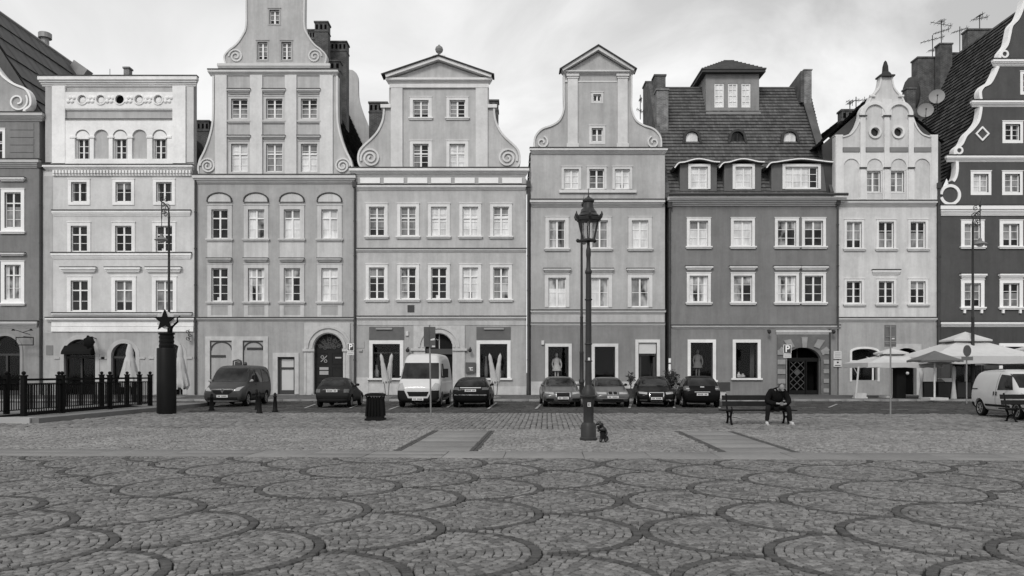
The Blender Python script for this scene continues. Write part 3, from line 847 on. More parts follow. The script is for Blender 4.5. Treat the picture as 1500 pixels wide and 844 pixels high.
mb = MB(mat('notice_panel', .2)); H.bx(mb, 68, 506, 78, 520, .05); tag(mb.build('wall_plaque'), 'plain square grey plaque between the left downpipe and the first arch', 'plaque')

# ================================================================ HOUSE 3, tall house with stacked scroll gable
PL3 = plaster('plaster_mid_grey', .36); PL3L = plaster('plaster_mid_light', .52); PIL3 = plaster('pilaster_light', .62, streak=.08)
H = House('scroll_gable_house', 'tallest grey house with two tier scroll gable and four bays of windows', 285.5, 519, PL3, plaster('plaster_ground_mid', .33))
pan = [('d','d'),('x','x'),('b','x'),('b','b')]
for (cx, (pa, pb)) in zip((322, 375.5, 428, 483), pan):
    H.win(cx-12, 307, cx+12, 350, pa, 6, PL3L, bars=3, transom=.3, surb=0)
    H.win(cx-12, 393, cx+12, 442, pb, 6, PL3L, bars=4, transom=.27, ledge=(cx-18, cx+18, 379, 384), surb=0)
    mb = MB(PL3L); mb.prism(W(arch(cx-17, cx+17, 283.5, 296, rise=12)), DF-.1, DF); mb.build('lunette', H.root)
    H.relief([(cx-18,296),(cx-17,291)]+[(cx-18*math.cos(math.pi*i/10), 294-11*math.sin(math.pi*i/10)) for i in range(1,10)]+[(cx+17,291),(cx+18,296)], 1.6, DARKTRIM, .15, name='lunette_moulding')
    mb = MB(PL3L); H.bx(mb, cx-18, 296, cx-17.8+5, 300, .02); 
    mb = MB(PL3L)
    H.bx(mb, cx-18, 300, cx-12, 378.8, .03); H.bx(mb, cx+12, 300, cx+18, 378.8, .03); H.bx(mb, cx-12, 352, cx+12, 378.8, .03)
    H.bx(mb, cx-18, 386, cx-12, 466, .03); H.bx(mb, cx+12, 386, cx+18, 466, .03); H.bx(mb, cx-12, 444.5, cx+12, 448, .03); H.bx(mb, cx-12, 462, cx+12, 466, .03)
    mb.build('bay_panel', H.root)
H.holes['ground'] += [arch(460, 503, 489, 578.7), rect(407, 523, 432, 578)]
H.wall(258, 468, deep=20.5)
# blind shutters
mb = MB(STONE); H.bx(mb, 301, 493, 393, 499, .08); H.bx(mb, 301, 499, 308, 577, .08); H.bx(mb, 386, 499, 393, 577, .08); H.bx(mb, 340, 499, 356, 577, .08); mb.build('shop_surround', H.root)
PANL = mat('pale_board', .50, var=.08)
for a, b, sy, s0, s1 in ((308,340,522,310,331), (356,386,511,362,386)):
    mb = MB(PANL); H.bx(mb, a, 499, b, 577, .01); sh = mb.build('blind_window', H.root)
    mb = MB(DARKTRIM); H.bx(mb, a, 498.5, b, 501, .06); H.bx(mb, a, 501, a+1.6, 577, .06)
    mb.strip(W([(a+1.5+(b-a-1.5)/2*(1-math.cos(math.pi*i/12)), 513-12*math.sin(math.pi*i/12)) for i in range(13)]), .09, DF-.05, DF-.01); mb.build('arch_strip', sh)
    mb = MB(mat('sign_dark', .05)); H.bx(mb, s0, sy-1.8, s1, sy+1.8, .05); mb.build('name_board', sh)
# small door
mb = MB(STONE); H.bx(mb, 400, 517, 438, 523, .09); H.bx(mb, 400, 523, 407, 577.5, .09); H.bx(mb, 432, 523, 438, 577.5, .09); mb.build('door_surround', H.root)
mb = MB(DARKTRIM); x0, x1, z0, z1 = fx(407), fx(432), fz(577.8), fz(523)
mb.box(x0,x1,DF+.12,DF+.2,z0,z0+.28); mb.box(x0,x0+.2,DF+.12,DF+.2,z0+.28,z1); mb.box(x1-.12,x1,DF+.12,DF+.2,z0+.28,z1); mb.box(x0+.2,x1-.12,DF+.12,DF+.2,z1-.14,z1); mb.box(x0+.2,x1-.12,DF+.11,DF+.2,fz(541),fz(538))
dr = mb.build('door', H.root); mb = MB(mat('frosted_glass', .52, .15, .06)); mb.box(x0+.15,x1-.1,DF+.17,DF+.22,z0+.2,z1-.1); mb.build('pane', dr)
# round-arched portal
yb = 578.5
mb = MB(STONE)
sheet(mb, W(rect(446, 473, 513, yb)), [W(arch(460, 503, 489, yb-.3))], DF-.10, .12); por = mb.build('portal', H.root)
for r_ in (24.5, 31): H.relief([(481.5-r_*math.cos(math.pi*i/20), 510.5-r_*math.sin(math.pi*i/20)) for i in range(21)], 3.2, STONE, .19, .09, name='archivolt')
for q in ((444,511,461,515,.2),(502,511,515,515,.2)): H.band(q[0],q[1],q[2],q[3],q[4],STONE,'impost')
for q in ((446.5,449),(456,459),(509,512),(503.5,506)): H.band(q[0],517,q[1],577,.15,STONE,'jamb_moulding')
D3 = mat('door_dark', .022, .6, .2, 5, spec=.1)
door_leafs(H, 460, 514, 503, 578.6, D3, panels=(2,3), depth=.24)
mb = MB(D3); mb.prism(W([(460,514.1)]+[(481.5-21.5*math.cos(math.pi*i/16), 510.5-21.5*math.sin(math.pi*i/16)) for i in range(17)]+[(503,514.1)]), DF+.25, DF+.3); fan = mb.build('fanlight', H.root)
mb = MB(mat('grille_iron', .09)); 
for k in range(5):
    for rr in (7, 14): a = math.pi*(k+.5)/5; mb.strip(W(spiral(481.5-rr*math.cos(a), 511-rr*math.sin(a), 3.4, .8, k, 1.4, 14)), .045, DF+.2, DF+.23)
for k in range(1, 9): a = math.pi*k/9; mb.strip(W([(481.5,511),(481.5-20.5*math.cos(a),511-20.5*math.sin(a))]), .03, DF+.21, DF+.24)
mb.build('grille', fan)
mb = MB(mat('door_paper', .34)); H.bx(mb, 467, 538, 480, 542, -.20, -.24); H.bx(mb, 467, 543.5, 480, 549, -.20, -.24); H.bx(mb, 490, 523, 499, 525, -.20, -.24); mb.strip(W([(469,530),(478,521)]), .05, DF+.19, DF+.21); mb.strip(W(circ(471,523,2,10)), .04, DF+.19, DF+.21, True); mb.strip(W(circ(476,529,2,10)), .04, DF+.19, DF+.21, True)
mb.build('door_notice', H.root)
H.cornice(285, 519, 466, 471, .25, mat('string_grey', .40), cap=DARKTRIM)
# gable, lower tier
left = smooth_path([(313,112),(313,150),(312,180),(307,203),(300,222),(294,234),(291,246),(292,257)], 5)
cx = 404
rightp = [(2*cx-x-1, y) for x, y in left]
for i, cxx in enumerate((351, 402, 453)):
    H.win(cxx-12, 145, cxx+12, 174, 'm', 3.5, mat('trim_mid', .5), to='gable', bars=4, transom=0, ledge=(cxx-17, cxx+17, 132, 138))
    H.win(cxx-12, 211, cxx+12, 252, 'b' if i != 1 else 'm', 3.5, mat('trim_mid', .5), to='gable', bars=4, transom=.36, ledge=(cxx-17, cxx+17, 200, 205), sill=False)
H.gable(left + rightp[::-1], plaster('gable_panel', .43), trim=None)
H.relief(left, 2.6, PIL3, .12, -.46, name='coping'); H.relief(rightp, 2.6, PIL3, .12, -.46, name='coping')
for a, b in ((316,333),(367,385),(418,435),(469,488)): H.pilaster(a, 111, b, 256.5, PIL3, .14, cap=False)
for sx in (305, 2*cx-1-305):
    d = 1 if sx < 400 else -1
    H.relief([(sx+d*(x-305), y) for x, y in spiral(305, 243.5, 11.5, 2, math.pi, 2.2, 44)], 2.2, PIL3, .13)
H.cornice(284, 522, 258, 269, .55, mat('cornice_mid', .58))
H.cornice(306, 496, 104, 112, .42, mat('cornice_mid', .58)); H.cornice(319, 484, 94, 103.5, .25, mat('cornice_mid', .58), cap=None)
left2 = smooth_path([(361,-42),(361,0),(361,38),(356,52),(347,65),(336,74),(329,83),(331,94)], 5)
right2 = [(2*cx-x-1, y) for x, y in left2]
for a, b in ((375,394),(410,429)): H.win(a+2.5, 62, b-2, 88, 'm', 2, GREYTRIM, to='gable', bars=4, transom=0, sill=False)
H.win(395, 15, 409.5, 36, 'm', 2, GREYTRIM, to='gable', bars=3, transom=0, sill=False)
H.gable(left2 + right2[::-1], plaster('gable_panel', .43), name='upper_gable')
H.relief(left2, 2.2, PIL3, .10, -.46, name='coping'); H.relief(right2, 2.2, PIL3, .10, -.46, name='coping')
for sx, d in ((346, 1), (2*cx-1-346, -1)): H.relief([(sx+d*(x-346), y) for x, y in spiral(346, 83, 10.5, 1.5, math.pi, 1.9, 40)], 2, PIL3, .10)
mb = MB(mat('cornice_mid', .58)); mb.prism(W([(354,-42),(404,-66),(453,-42)]), DF-.3, DF+.5); mb.build('pediment', H.root)
r3 = H.slope(522, 258, 404, -8, 20, TILEDARK, d0=.5, nrow=30, ncol=40)
A = Vector((fx(286),0,fz(258))); B = Vector((fx(404),0,fz(-8))); tiles(A, B, DF+.5, DF+20.5, TILEDARK, 12, 20, r3)
rf3 = r3.build('roof', H.root)
chimney(rf3, 461, 480, 31, 200, 60, .9, BRICK, 3); chimney(rf3, 449.5, 461, 43, 200, 62, .9, BRICK, 3); chimney(rf3, 484, 507.5, 60, 210, 61.5, 1.0, BRICK, 4); chimney(rf3, 483, 498, 88, 210, 58.5, .8, BRICK, 2)
mb = MB(plaster('rear_gable_plaster', .40)); Dr = 73.2
rr = smooth_path([(508,60),(509,98),(517,103),(524,112),(525,140),(530,160),(542,190),(552,215)], 4)
mb.prism([(fx(x,Dr),fz(y,Dr)) for x, y in rr]+[(fx(552,Dr),fz(330,Dr)),(fx(448,Dr),fz(330,Dr))]+[(fx(1000-x,Dr),fz(y,Dr)) for x, y in rr][::-1], Dr, Dr+.5); mb.build('rear_gable', H.root)
H.pipe(520.3, 274)
# ================================================================ HOUSE 4, pedimented gable with big volutes
PL4 = plaster('plaster_four', .44); PIL4 = plaster('pilaster_four', .60, streak=.06); TR4 = plaster('trim_four', .68, streak=.06)
H = House('pediment_house', 'light grey house with ball topped pediment, two big side scrolls and panelled frieze', 521.5, 771, PL4, plaster('plaster_ground_four', .35))
for i, cx in enumerate((552, 598, 643, 689, 734)):
    H.win(cx-11.5, 303, cx+11.5, 346, 'mmbbb'[i], 4.5, TR4, bars=4, transom=.38, surb=0)
    H.win(cx-11.5, 392, cx+11.5, 438.5, 'dxdbx'[i], 4.5, TR4, bars=4, transom=.28, surb=0)
H.holes['ground'] += [arch(623, 663, 489, 578.7)]
shop_window(H, 546, 504, 586, 554, 5, TR4, transom=517)
shop_window(H, 703, 504, 743, 554, 5, TR4)
H.wall(262, 470, deep=14)
mb = MB(mat('sign_panel_grey', .11, .6, .2, 2)); H.bx(mb, 541, 479, 592, 497.5, .06); o = mb.build('sign_panel', H.root)
mb = MB(mat('sign_light', .30)); H.bx(mb, 551, 480.5, 575, 483, .16); mb.build('sign_lamp', o)
mb = MB(mat('sign_panel_grey', .11)); H.bx(mb, 698, 479, 748, 497.5, .06); o = mb.build('sign_panel', H.root)
mb = MB(mat('sign_light', .30)); H.bx(mb, 709, 480.5, 738, 483, .16); mb.build('sign_lamp', o)
mb = MB(STONE); yb = 578.5
sheet(mb, W(rect(606, 477, 681, yb)), [W(arch(623, 663, 489, yb-.2))], DF-.10, .12); mb.build('portal', H.root)
for r_ in (22.5, 29): H.relief([(643-r_*math.cos(math.pi*i/20), 509-r_*math.sin(math.pi*i/20)) for i in range(21)], 3, STONE, .18, .09, name='archivolt')
mb = MB(mat('beam_dark', .07)); H.bx(mb, 623, 511, 663, 519, -.1, -.3); mb.build('door_beam', H.root)
H.band(602, 510.5, 623, 514, .2, STONE, 'impost'); H.band(663, 510.5, 684, 514, .2, STONE, 'impost')
D4 = mat('door_black', .010, .6, .2, 5, spec=.1)
door_leafs(H, 623, 519, 663, 578.6, D4, panels=(2,3), depth=.26)
mb = MB(D4); mb.prism(W([(623,511)]+[(643-20*math.cos(math.pi*i/16), 509-20*math.sin(math.pi*i/16)) for i in range(17)]+[(663,511)]), DF+.27, DF+.33); f = mb.build('fanlight', H.root)
mb = MB(GREYTRIM); H.bx(mb, 642.3, 489.5, 643.7, 511, -.24, -.27); mb.strip(W([(633+i*2,498-(i%2)*1.5) for i in range(6)]), .05, DF+.24, DF+.262); mb.build('glazing_bar', f)
mb = MB(mat('grey_metal_box', .09)); H.bx(mb, 682.5, 531, 696.5, 546, .22); pb = mb.build('post_box', H.root)
mb = MB(PLATE); H.bx(mb, 687, 538, 693, 539.5, .23, .22); H.bx(mb, 688.5, 539.5, 690, 543, .23, .22); H.bx(mb, 690.5, 541.5, 693, 543, .231, .22); mb.build('emblem', pb)
mb = MB(PIPE); H.bx(mb, 597, 447, 607, 457.5, .03); mb.build('vent', H.root)
for px in (598, 689):   # wall lamps beside the portal
    mb = MB(IRON); mb.ball((fx(px),DF-.35,fz(513.5)), .13, 10, 1, 1, 1.1); mb.tube([(fx(px),DF-.02,fz(509)),(fx(px),DF-.35,fz(510))], .03, 6)
    mb.build('wall_lantern', H.root)
mb = MB(PLATE); H.bx(mb, 594.5, 485.5, 598.5, 492, .12); mb.build('alarm_box', H.root)
H.cornice(521, 771, 365, 370, .2, mat('string_four', .5), cap=DARKTRIM)
H.cornice(523, 771, 464, 470, .28, mat('string_four', .5), cap=DARKTRIM); H.band(523, 470, 771, 476.5, .05, plaster('band_four', .44))
for q in ((522,553,540),(684,566,771),(540.2,562,606)): H.band(q[0], q[1], q[2], 578.4, .06, STONE, 'plinth')
# cornice with frieze of panels
H.cornice(513, 775, 248, 258, .6, TR4); H.cornice(520, 771, 272, 279, .35, TR4)
mb = MB(mat('frieze_grey', .40)); H.bx(mb, 522, 258, 770, 272, .05, -.02)
mb.use(WHITE)
for k in range(7):
    a = 528+k*34.6; H.bx(mb, a, 261, a+29, 269, .11)
mb.build('frieze', H.root)
# gable
wing = smooth_path([(563,157),(561,176),(554,192),(545,203),(533,214),(527,222),(525,232),(527,242),(534,249)], 5)
cx = 643.2
wr = [(2*cx-x, y) for x, y in wing]
for a in (605, 658.5):
    H.win(a, 147, a+23, 172.5, 'm', 4.5, TR4, to='gable', bars=4, transom=0, surb=0)
    H.win(a, 211, a+23, 246, 'b' if a > 650 else 'm', 4.5, TR4, to='gable', bars=4, transom=.4, surb=0, sill=False)
H.gable([(570,129),(570,157)] + wing + wr[::-1] + [(716,157),(716,129)], PL4)
H.relief(wing, 2.8, PIL4, .12, -.46, name='coping'); H.relief(wr, 2.8, PIL4, .12, -.46, name='coping')
for c0, d in ((543, 1), (2*cx-543, -1)): H.relief([(c0+d*(x-543), y) for x, y in spiral(543, 232, 14.5, 2, math.pi*.9, 2.3, 48)], 2.6, PIL4, .13)
H.pilaster(573, 130, 590, 247.5, PIL4, .16, cap=False); H.pilaster(697, 130, 714.5, 247.5, PIL4, .16, cap=False)
H.band(558, 154, 573, 159, .2, TR4, 'ledge'); H.band(714.6, 154, 728, 159, .2, TR4, 'ledge')
H.cornice(566, 721, 116, 124, .5, TR4, cap=None); H.band(571, 124, 716, 129.5, .16, TR4)
mb = MB(PL4); mb.prism(W([(578,115),(643,92),(709,115)]), DF-.1, DF+.45); ped = mb.build('pediment', H.root)
mb = MB(TR4); mb.strip(W([(566,114.5),(643,88.5),(720,114.5)]), 4.6*S, DF-.45, DF+.46); mb.use(DARKTRIM); mb.strip(W([(560,113),(643,85),(724,113)]), 1.6*S, DF-.55, DF+.47); mb.build('raking_cornice', ped)
mb = MB(TR4); c = (fx(643.3), DF, fz(86)); mb.box(c[0]-.42,c[0]+.42,DF-.3,DF+.3,c[2],c[2]+.12); mb.box(c[0]-.25,c[0]+.25,DF-.2,DF+.2,c[2]+.12,c[2]+.2)
mb.use(mat('ball_stone', .2)); mb.lathe([(.1,.2),(.07,.3),(.12,.36),(.22,.45),(.27,.6),(.22,.76),(.1,.84),(.05,.92)], c, 14); mb.build('finial', ped)
r4 = H.slope(770, 262, 643, 112, 13.5, TILE, d0=.5, nrow=14, ncol=20)
tiles(Vector((fx(523),0,fz(262))), Vector((fx(643),0,fz(112))), DF+.5, DF+14, TILE, 14, 20, r4); rf4 = r4.build('roof', H.root)
chimney(rf4, 540.5, 567, 149, 300, 58, .8, BRICK, 4); chimney(rf4, 716, 730, 146, 300, 57, .8, BRICK, 2)
H.pipe(774, 274, r=.09)
mb = MB(GREYTRIM); H.bx(mb, 522, 500, 534, 510, .05); H.bx(mb, 526, 512, 531, 515, .12); mb.build('wall_plaque', H.root)

# ================================================================ HOUSE 5, narrow gabled house
PL5 = plaster('plaster_five', .40); PIL5 = plaster('pilaster_five', .60, streak=.06)
H = House('narrow_gable_house', 'grey house with plain triangular pediment over a narrow gable and small curled wings', 777.5, 974, PL5, plaster('plaster_ground_five', .215))
for i, (cx, a, b) in enumerate(((816, 'x', 'x'), (878.5, 'm', 'x'), (937.5, 'b', 'x'))):
    H.win(cx-12, 323, cx+12, 364, a, 5, PIL5, bars=3, transom=0, surb=0)
    H.win(cx-13, 407, cx+13, 450, b, 5, PIL5, bars=2, transom=.0, surb=0, sill=False, ledge=(cx-20, cx+20, 394, 399.5))
for i, cx in enumerate((837, 874, 911.5)):
    H.win(cx-11, 248, cx+11, 277, 'bmb'[i], 3.5, PIL5, bars=3, transom=0, surb=0, sill=False)
H.band(819, 279, 932, 283, .16, PIL5, 'sill')
shop_window(H, 803, 508, 833, 578, 4.5, PIL5, base=False)
shop_window(H, 871, 508, 901, 578, 4.5, PIL5, base=False)
shop_window(H, 935, 502, 962, 578, 4.5, PIL5, transom=520, base=False)
H.wall(222, 477, deep=13)
mb = MB(PLATE); H.bx(mb, 936, 503, 961, 518, -.06, -.1); mb.build('sign_board', H.root)
mb = MB(DARKTRIM); H.bx(mb, 937, 523, 939.5, 577, -.09, -.15); H.bx(mb, 957, 523, 960, 577, -.09, -.15); mb.build('door', H.root)
mb = MB(PLATE); H.bx(mb, 793, 499, 797, 505, .14); mb.build('alarm_box', H.root)
H.cornice(776, 977, 218.5, 226, .45, PIL5); H.cornice(776, 973, 294, 303, .5, mat('cornice_five', .56)); H.band(778, 284, 973, 294, .02, PL5)
H.cornice(777, 975, 455, 460, .25, mat('cornice_five', .56), cap=DARKTRIM); H.band(778, 461, 973, 473, .05, plaster('band_five', .42)); H.cornice(777, 974, 474, 478, .2, mat('cornice_five', .56), cap=DARKTRIM)
for q in ((778,798),(838,866),(906,930),(967,973.5)): H.band(q[0], 559, q[1], 578.4, .06, STONE, 'plinth')
wing = smooth_path([(826,110),(826,140),(826,160),(820,176),(809,184),(795,189),(787,196),(783,205),(783,218)], 5)
cx = 875.5; wr = [(2*cx-x, y) for x, y in wing]
H.win(869, 138.5, 880.5, 149, 'd', 3, PIL5, to='gable', bars=1, transom=0, sill=False)
H.win(866.5, 188, 883, 208, 'm', 3.5, PIL5, to='gable', bars=2, transom=0, sill=False)
H.gable(wing + wr[::-1], PL5)
H.relief(wing, 2.4, PIL5, .12, -.46, name='coping'); H.relief(wr, 2.4, PIL5, .12, -.46, name='coping')
for c0, d in ((794, 1), (2*cx-794, -1)): H.relief([(c0+d*(x-794), y) for x, y in spiral(794, 209, 9, 2, -.4*math.pi, 1.3, 34)], 2.2, PIL5, .13)
H.pilaster(831.5, 110, 846, 218, PIL5, .16); H.pilaster(904.5, 110, 919, 218, PIL5, .16)
H.band(826.5, 118, 831, 121, .1, PIL5, 'ledge'); H.band(846.5, 119, 904, 121, .06, PIL5, 'ledge')
H.cornice(822, 930, 105, 110, .45, PIL5, cap=None)
mb = MB(PL5); mb.prism(W([(832,104.5),(875.5,78),(919,104.5)]), DF-.1, DF+.45); ped = mb.build('pediment', H.root)
mb = MB(PIL5); mb.strip(W([(823,105),(875.5,74),(928,105)]), 5*S, DF-.42, DF+.46); mb.use(DARKTRIM); mb.strip(W([(819.5,105),(875.5,70),(931.5,105)]), 1.6*S, DF-.52, DF+.47); mb.build('raking_cornice', ped)
r5 = H.slope(975, 222, 875.5, 122, 12.5, TILE, d0=.5, nrow=12, ncol=20)
tiles(Vector((fx(778),0,fz(222))), Vector((fx(875.5),0,fz(122))), DF+.5, DF+13, TILE, 12, 20, r5); r5.build('roof', H.root)
H.pipe(980.5, 304, white_from=(525, 548))

# ================================================================ HOUSE 6, dark house with steep tiled roof
PL6 = plaster('plaster_six', .185); TR6 = plaster('trim_six', .70, streak=.06)
H = House('steep_roof_house', 'dark grey house with steep tiled roof, three dormers and big rooftop dormer', 982.5, 1226.5, PL6, plaster('plaster_ground_six', .20))
pp = [('b','x'), ('b','x'), ('x','x'), ('d','d')]
for (cx, (a, b)) in zip((1023.5, 1088, 1152.5, 1192), pp):
    H.win(cx-13.5, 323.5, cx+13.5, 361, a, 4, TR6, bars=3, transom=0, surb=0)
    H.win(cx-13.5, 404, cx+13.5, 443, b, 4, TR6, bars=3, transom=0, surb=0, ledge=(cx-20, cx+20, 390.5, 396))
shop_window(H, 1011.5, 502, 1044, 557, 4.5, TR6)
shop_window(H, 1077.5, 502, 1109.5, 554, 4.5, TR6)
yb = 578.5
H.holes['ground'].append(arch(1150, 1202, 509, yb-.2, rise=20))
H.wall(293, 479, deep=12)
H.cornice(977, 1237, 290, 302, .6, mat('cornice_six', .46), cap=None)
H.cornice(983, 1230, 477, 482, .28, mat('cornice_six', .46), cap=DARKTRIM)
mb = MB(PIPE); z = fz(288); mb.tube([(fx(977),DF-.68,z),(fx(1236),DF-.68,z)], .1, 8); mb.build('gutter', H.root)
# portal of rusticated blocks
SB = mat('rustic_dark', .13, .9, .25, 2, bump=.4, bscale=12); SL = mat('rustic_pale', .26, .9, .2, 2, bump=.3)
mb = MB(SB)
sheet(mb, W(rect(1138, 490, 1216, yb)), [W(arch(1150, 1202, 509, yb-.3, rise=20))], DF-.09, .1); po = mb.build('portal', H.root)
for k in range(5):
    for a_, b_, h_ in ((1138, 1149.5, 7), (1205.5, 1213, 6)):
        mb = MB(SL); yy = 513+k*14; H.bx(mb, a_, yy, b_, yy+h_, .15, .08); mb.build('rustic_block', po)
for s_ in (-1, 1):
    mb = MB(SL); mb.prism(W([(1177+s_*14,508),(1177+s_*22,511),(1177+s_*30,499),(1177+s_*20,497)]), DF-.16, DF-.08)
    mb.build('rustic_block', po); mb = MB(SL); mb.prism(W([(1177+s_*24,514),(1177+s_*27,521),(1177+s_*37,513),(1177+s_*33,508)]), DF-.16, DF-.08); mb.build('rustic_block', po)
mb = MB(SL); mb.prism(W([(1172.5,494),(1181.5,494),(1180,509.5),(1174,509.5)]), DF-.22, DF-.08); mb.build('keystone', po)
H.cornice(1136, 1217, 484, 491, .22, plaster('lintel_pale', .50), cap=None)
H.band(1213.5, 482, 1216, 578, .12, DARKTRIM, 'edge_strip')
G6 = mat('gate_dark', .012, .6, .2, 5, spec=.1)
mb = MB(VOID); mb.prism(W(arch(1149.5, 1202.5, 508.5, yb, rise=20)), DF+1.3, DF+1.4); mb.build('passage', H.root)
for x0, x1 in ((1158, 1182), (1183, 1201)):
    mb = MB(G6); y0 = 528
    H.bx(mb, x0, y0, x0+1.5, 578, -.3, -.36); H.bx(mb, x1-1.5, y0, x1, 578, -.3, -.36); H.bx(mb, x0+1.5, y0, x1-1.5, y0+1.8, -.3, -.36); H.bx(mb, x0+1.5, 572, x1-1.5, 578, -.3, -.36)
    gt = mb.build('gate', H.root)
    if x0 < 1180:
        mb = MB(mat('gate_lattice', .075)); w = x1-x0-3
        for k in range(-4, 5):
            for s_ in (1, -1):
                p0 = (x0+1.5, y0+22+k*10.5); p1 = (x1-1.5, y0+22+k*10.5+s_*21)
                a, b = p0, p1
                t0, t1 = 0., 1.
                dy = b[1]-a[1]
                for lim, hi in ((y0+2, False), (572, True)):
                    ta = (lim-a[1])/dy
                    if (dy > 0) != hi: t0 = max(t0, ta)
                    else: t1 = min(t1, ta)
                if t1-t0 > .05:
                    q0 = (a[0]+(b[0]-a[0])*t0, a[1]+dy*t0); q1 = (a[0]+(b[0]-a[0])*t1, a[1]+dy*t1)
                    mb.strip(W([q0, q1]), .04, DF+.31+.012*s_, DF+.335+.012*s_)
        mb.prism(W([(1170,541),(1175,546),(1170,551),(1165,546)]), DF+.28, DF+.3); mb.build('lattice', gt)
mb = MB(G6); H.bx(mb, 1150, 524, 1202, 528, -.3, -.4); H.bx(mb, 1169.5, 509, 1171, 524, -.31, -.36); mb.build('gate_transom', H.root)
for c in (1124, 1217.5):
    mb = MB(IRON); mb.tube([(fx(c),DF-.02,fz(484)),(fx(c),DF-.4,fz(484))], .03, 6); mb.ball((fx(c),DF-.42,fz(486.5)), .12, 8, 1, 1, 1.2); mb.build('wall_lantern', H.root)
# roof
ya, za = DF+.3, fz(289); yr, zr = 59.0, fz(130, 59)
X0, X1 = fx(979), fx(1226); XR = fx(1218)
rf = tiles_x(X0, X1, X0+.1, fx(1168,59)+.9, ya, za, yr, zr, TILE, 34, 62)
rf.poly([(X0,yr,zr),(fx(1168,59)+.9,yr,zr),(X1,66,za),(X0,66,za)], .4)
rf.tube([(X0,yr,zr),(fx(1168,59)+.9,yr,zr)], .13, 6)
roof6 = rf.build('roof', H.root)
def ry(z): return ya+(z-za)*(yr-ya)/(zr-za)
def rz_(y): return za+(y-ya)*(zr-za)/(yr-ya)
FW = BRICK
mb = MB(FW); mb.prism([(ya-.1,za),(ya-.1,za+.35),(yr,zr+.5),(66,za+.4),(66,za)], fx(1220), fx(1220)+.38, 'x')
mb.use(TILE); mb.prism([(ya-.12,za+.36),(ya-.12,za+.46),(yr,zr+.61),(66,za+.5),(66,za+.41),(yr,zr+.51)], fx(1220)-.08, fx(1220)+.46, 'x'); mb.build('fire_wall', H.root)
mb = MB(FW); mb.prism([(ya-.1,za),(ya-.1,za+.35),(yr,zr+.45),(66,za+.4),(66,za)], fx(979)-.2, fx(979)+.15, 'x'); mb.build('fire_wall', H.root)
# chimneys on the fire walls
chimney(H.root, 962, 979, 130, 200, 56.4, .9, BRICKPALE, 0); chimney(H.root, 959, 975, 109, 200, 58, 1.0, BRICK, 0); chimney(H.root, 946, 957, 119, 215, 60.5, 1.3, BRICK, 0)
mb = MB(BRICKPALE); D7 = 57.6
mb.box(fx(1178,D7), fx(1189,D7), D7, D7+.9, fz(152,D7), fz(103,D7)); mb.box(fx(1177,D7), fx(1190,D7), D7-.05, D7+.95, fz(103,D7), fz(101.5,D7)); mb.build('chimney', H.root)
mb = MB(BRICK); mb.prism([(57.6,fz(150,57.6)),(57.6,fz(104,57.6)),(61.5,fz(140,61.5)),(61.5,fz(170,61.5))], fx(1178,57.6)-.25, fx(1178,57.6)-.02, 'x'); mb.build('chimney_wing', H.root)
# dormers in the lower roof
dm = plaster('dormer_wall', .12)
def dormer(x0, x1, wx0, wx1, ytop=238, double=False):
    Df = DF+.55
    def X(p): return fx(p, Df)
    def Z(p): return fz(p, Df)
    zb, zt = Z(280), Z(ytop+2)
    hole = rect(wx0, 244.5, wx1, 276)
    mb = MB(dm); sheet(mb, [(X(x0),zb),(X(x0),zt),(X(x1),zt),(X(x1),zb)], [[(X(p[0]),Z(p[1])) for p in hole]], Df, .25)
    yb_ = ry(zt)+.3
    for xx in (X(x0)+.01, X(x1)-.01): mb.poly([(xx,Df+.01,zb),(xx,yb_,zb),(xx,yb_,zt),(xx,Df+.01,zt)])
    d = mb.build('dormer', H.root)
    path = smooth_path([(x0-9,ytop+9),(x0-3,ytop+2),(x0+6,ytop+.5),(x0+(x1-x0)*.35,ytop-3.2),(x0+(x1-x0)*.5,ytop-4),(x0+(x1-x0)*.65,ytop-3),(x1-6,ytop),(x1+3,ytop+.5)], 4)
    mb = MB(TILE); mb.strip([(X(a),Z(b)) for a, b in path], .18, Df-.25, yb_+.9); rf_ = mb.build('dormer_roof', d)
    mb = MB(WHITE); mb.strip([(X(a),Z(b+.4)) for a, b in path], .07, Df-.31, Df-.24); mb.build('eave_board', d)
    f = MB(SASH); A, B, C, E = X(wx0), X(wx1), Z(276), Z(244.5)
    f.box(A,A+.07,Df+.08,Df+.15,C,E); f.box(B-.07,B,Df+.08,Df+.15,C,E); f.box(A+.07,B-.07,Df+.08,Df+.15,C,C+.08); f.box(A+.07,B-.07,Df+.08,Df+.15,E-.07,E)
    n = 4 if double else 2
    for k in range(1, n): x = A+(B-A)*k/n; f.box(x-.04,x+.04,Df+.075,Df+.15,C+.08,E-.07)
    for k in (1, 2): z = C+(E-C)*k/3; f.box(A+.07,B-.07,Df+.1,Df+.14,z-.016,z+.016)
    w = f.build('window', d); p = MB(P_BRIGHT)
    xe = B if not double else A+(B-A)*.72
    p.poly([(A,Df+.13,C),(xe,Df+.13,C),(xe,Df+.13,E),(A,Df+.13,E)])
    if double: p.use(P_DARK); p.poly([(xe,Df+.13,C),(B,Df+.13,C),(B,Df+.13,E),(xe,Df+.13,E)])
    p.build('pane', w)
    m = MB(TR6); k = 4*S; m.box(A-k,A,Df-.06,Df+.05,C-.05,E); m.box(B,B+k,Df-.06,Df+.05,C-.05,E); m.box(A-k,B+k,Df-.06,Df+.05,E,E+k); m.box(A,B,Df-.06,Df+.05,C-.07,C); m.build('surround', w)
dormer(996, 1050, 1012, 1036.5); dormer(1061, 1115, 1077, 1101.5); dormer(1130, 1216, 1150, 1198, double=True)
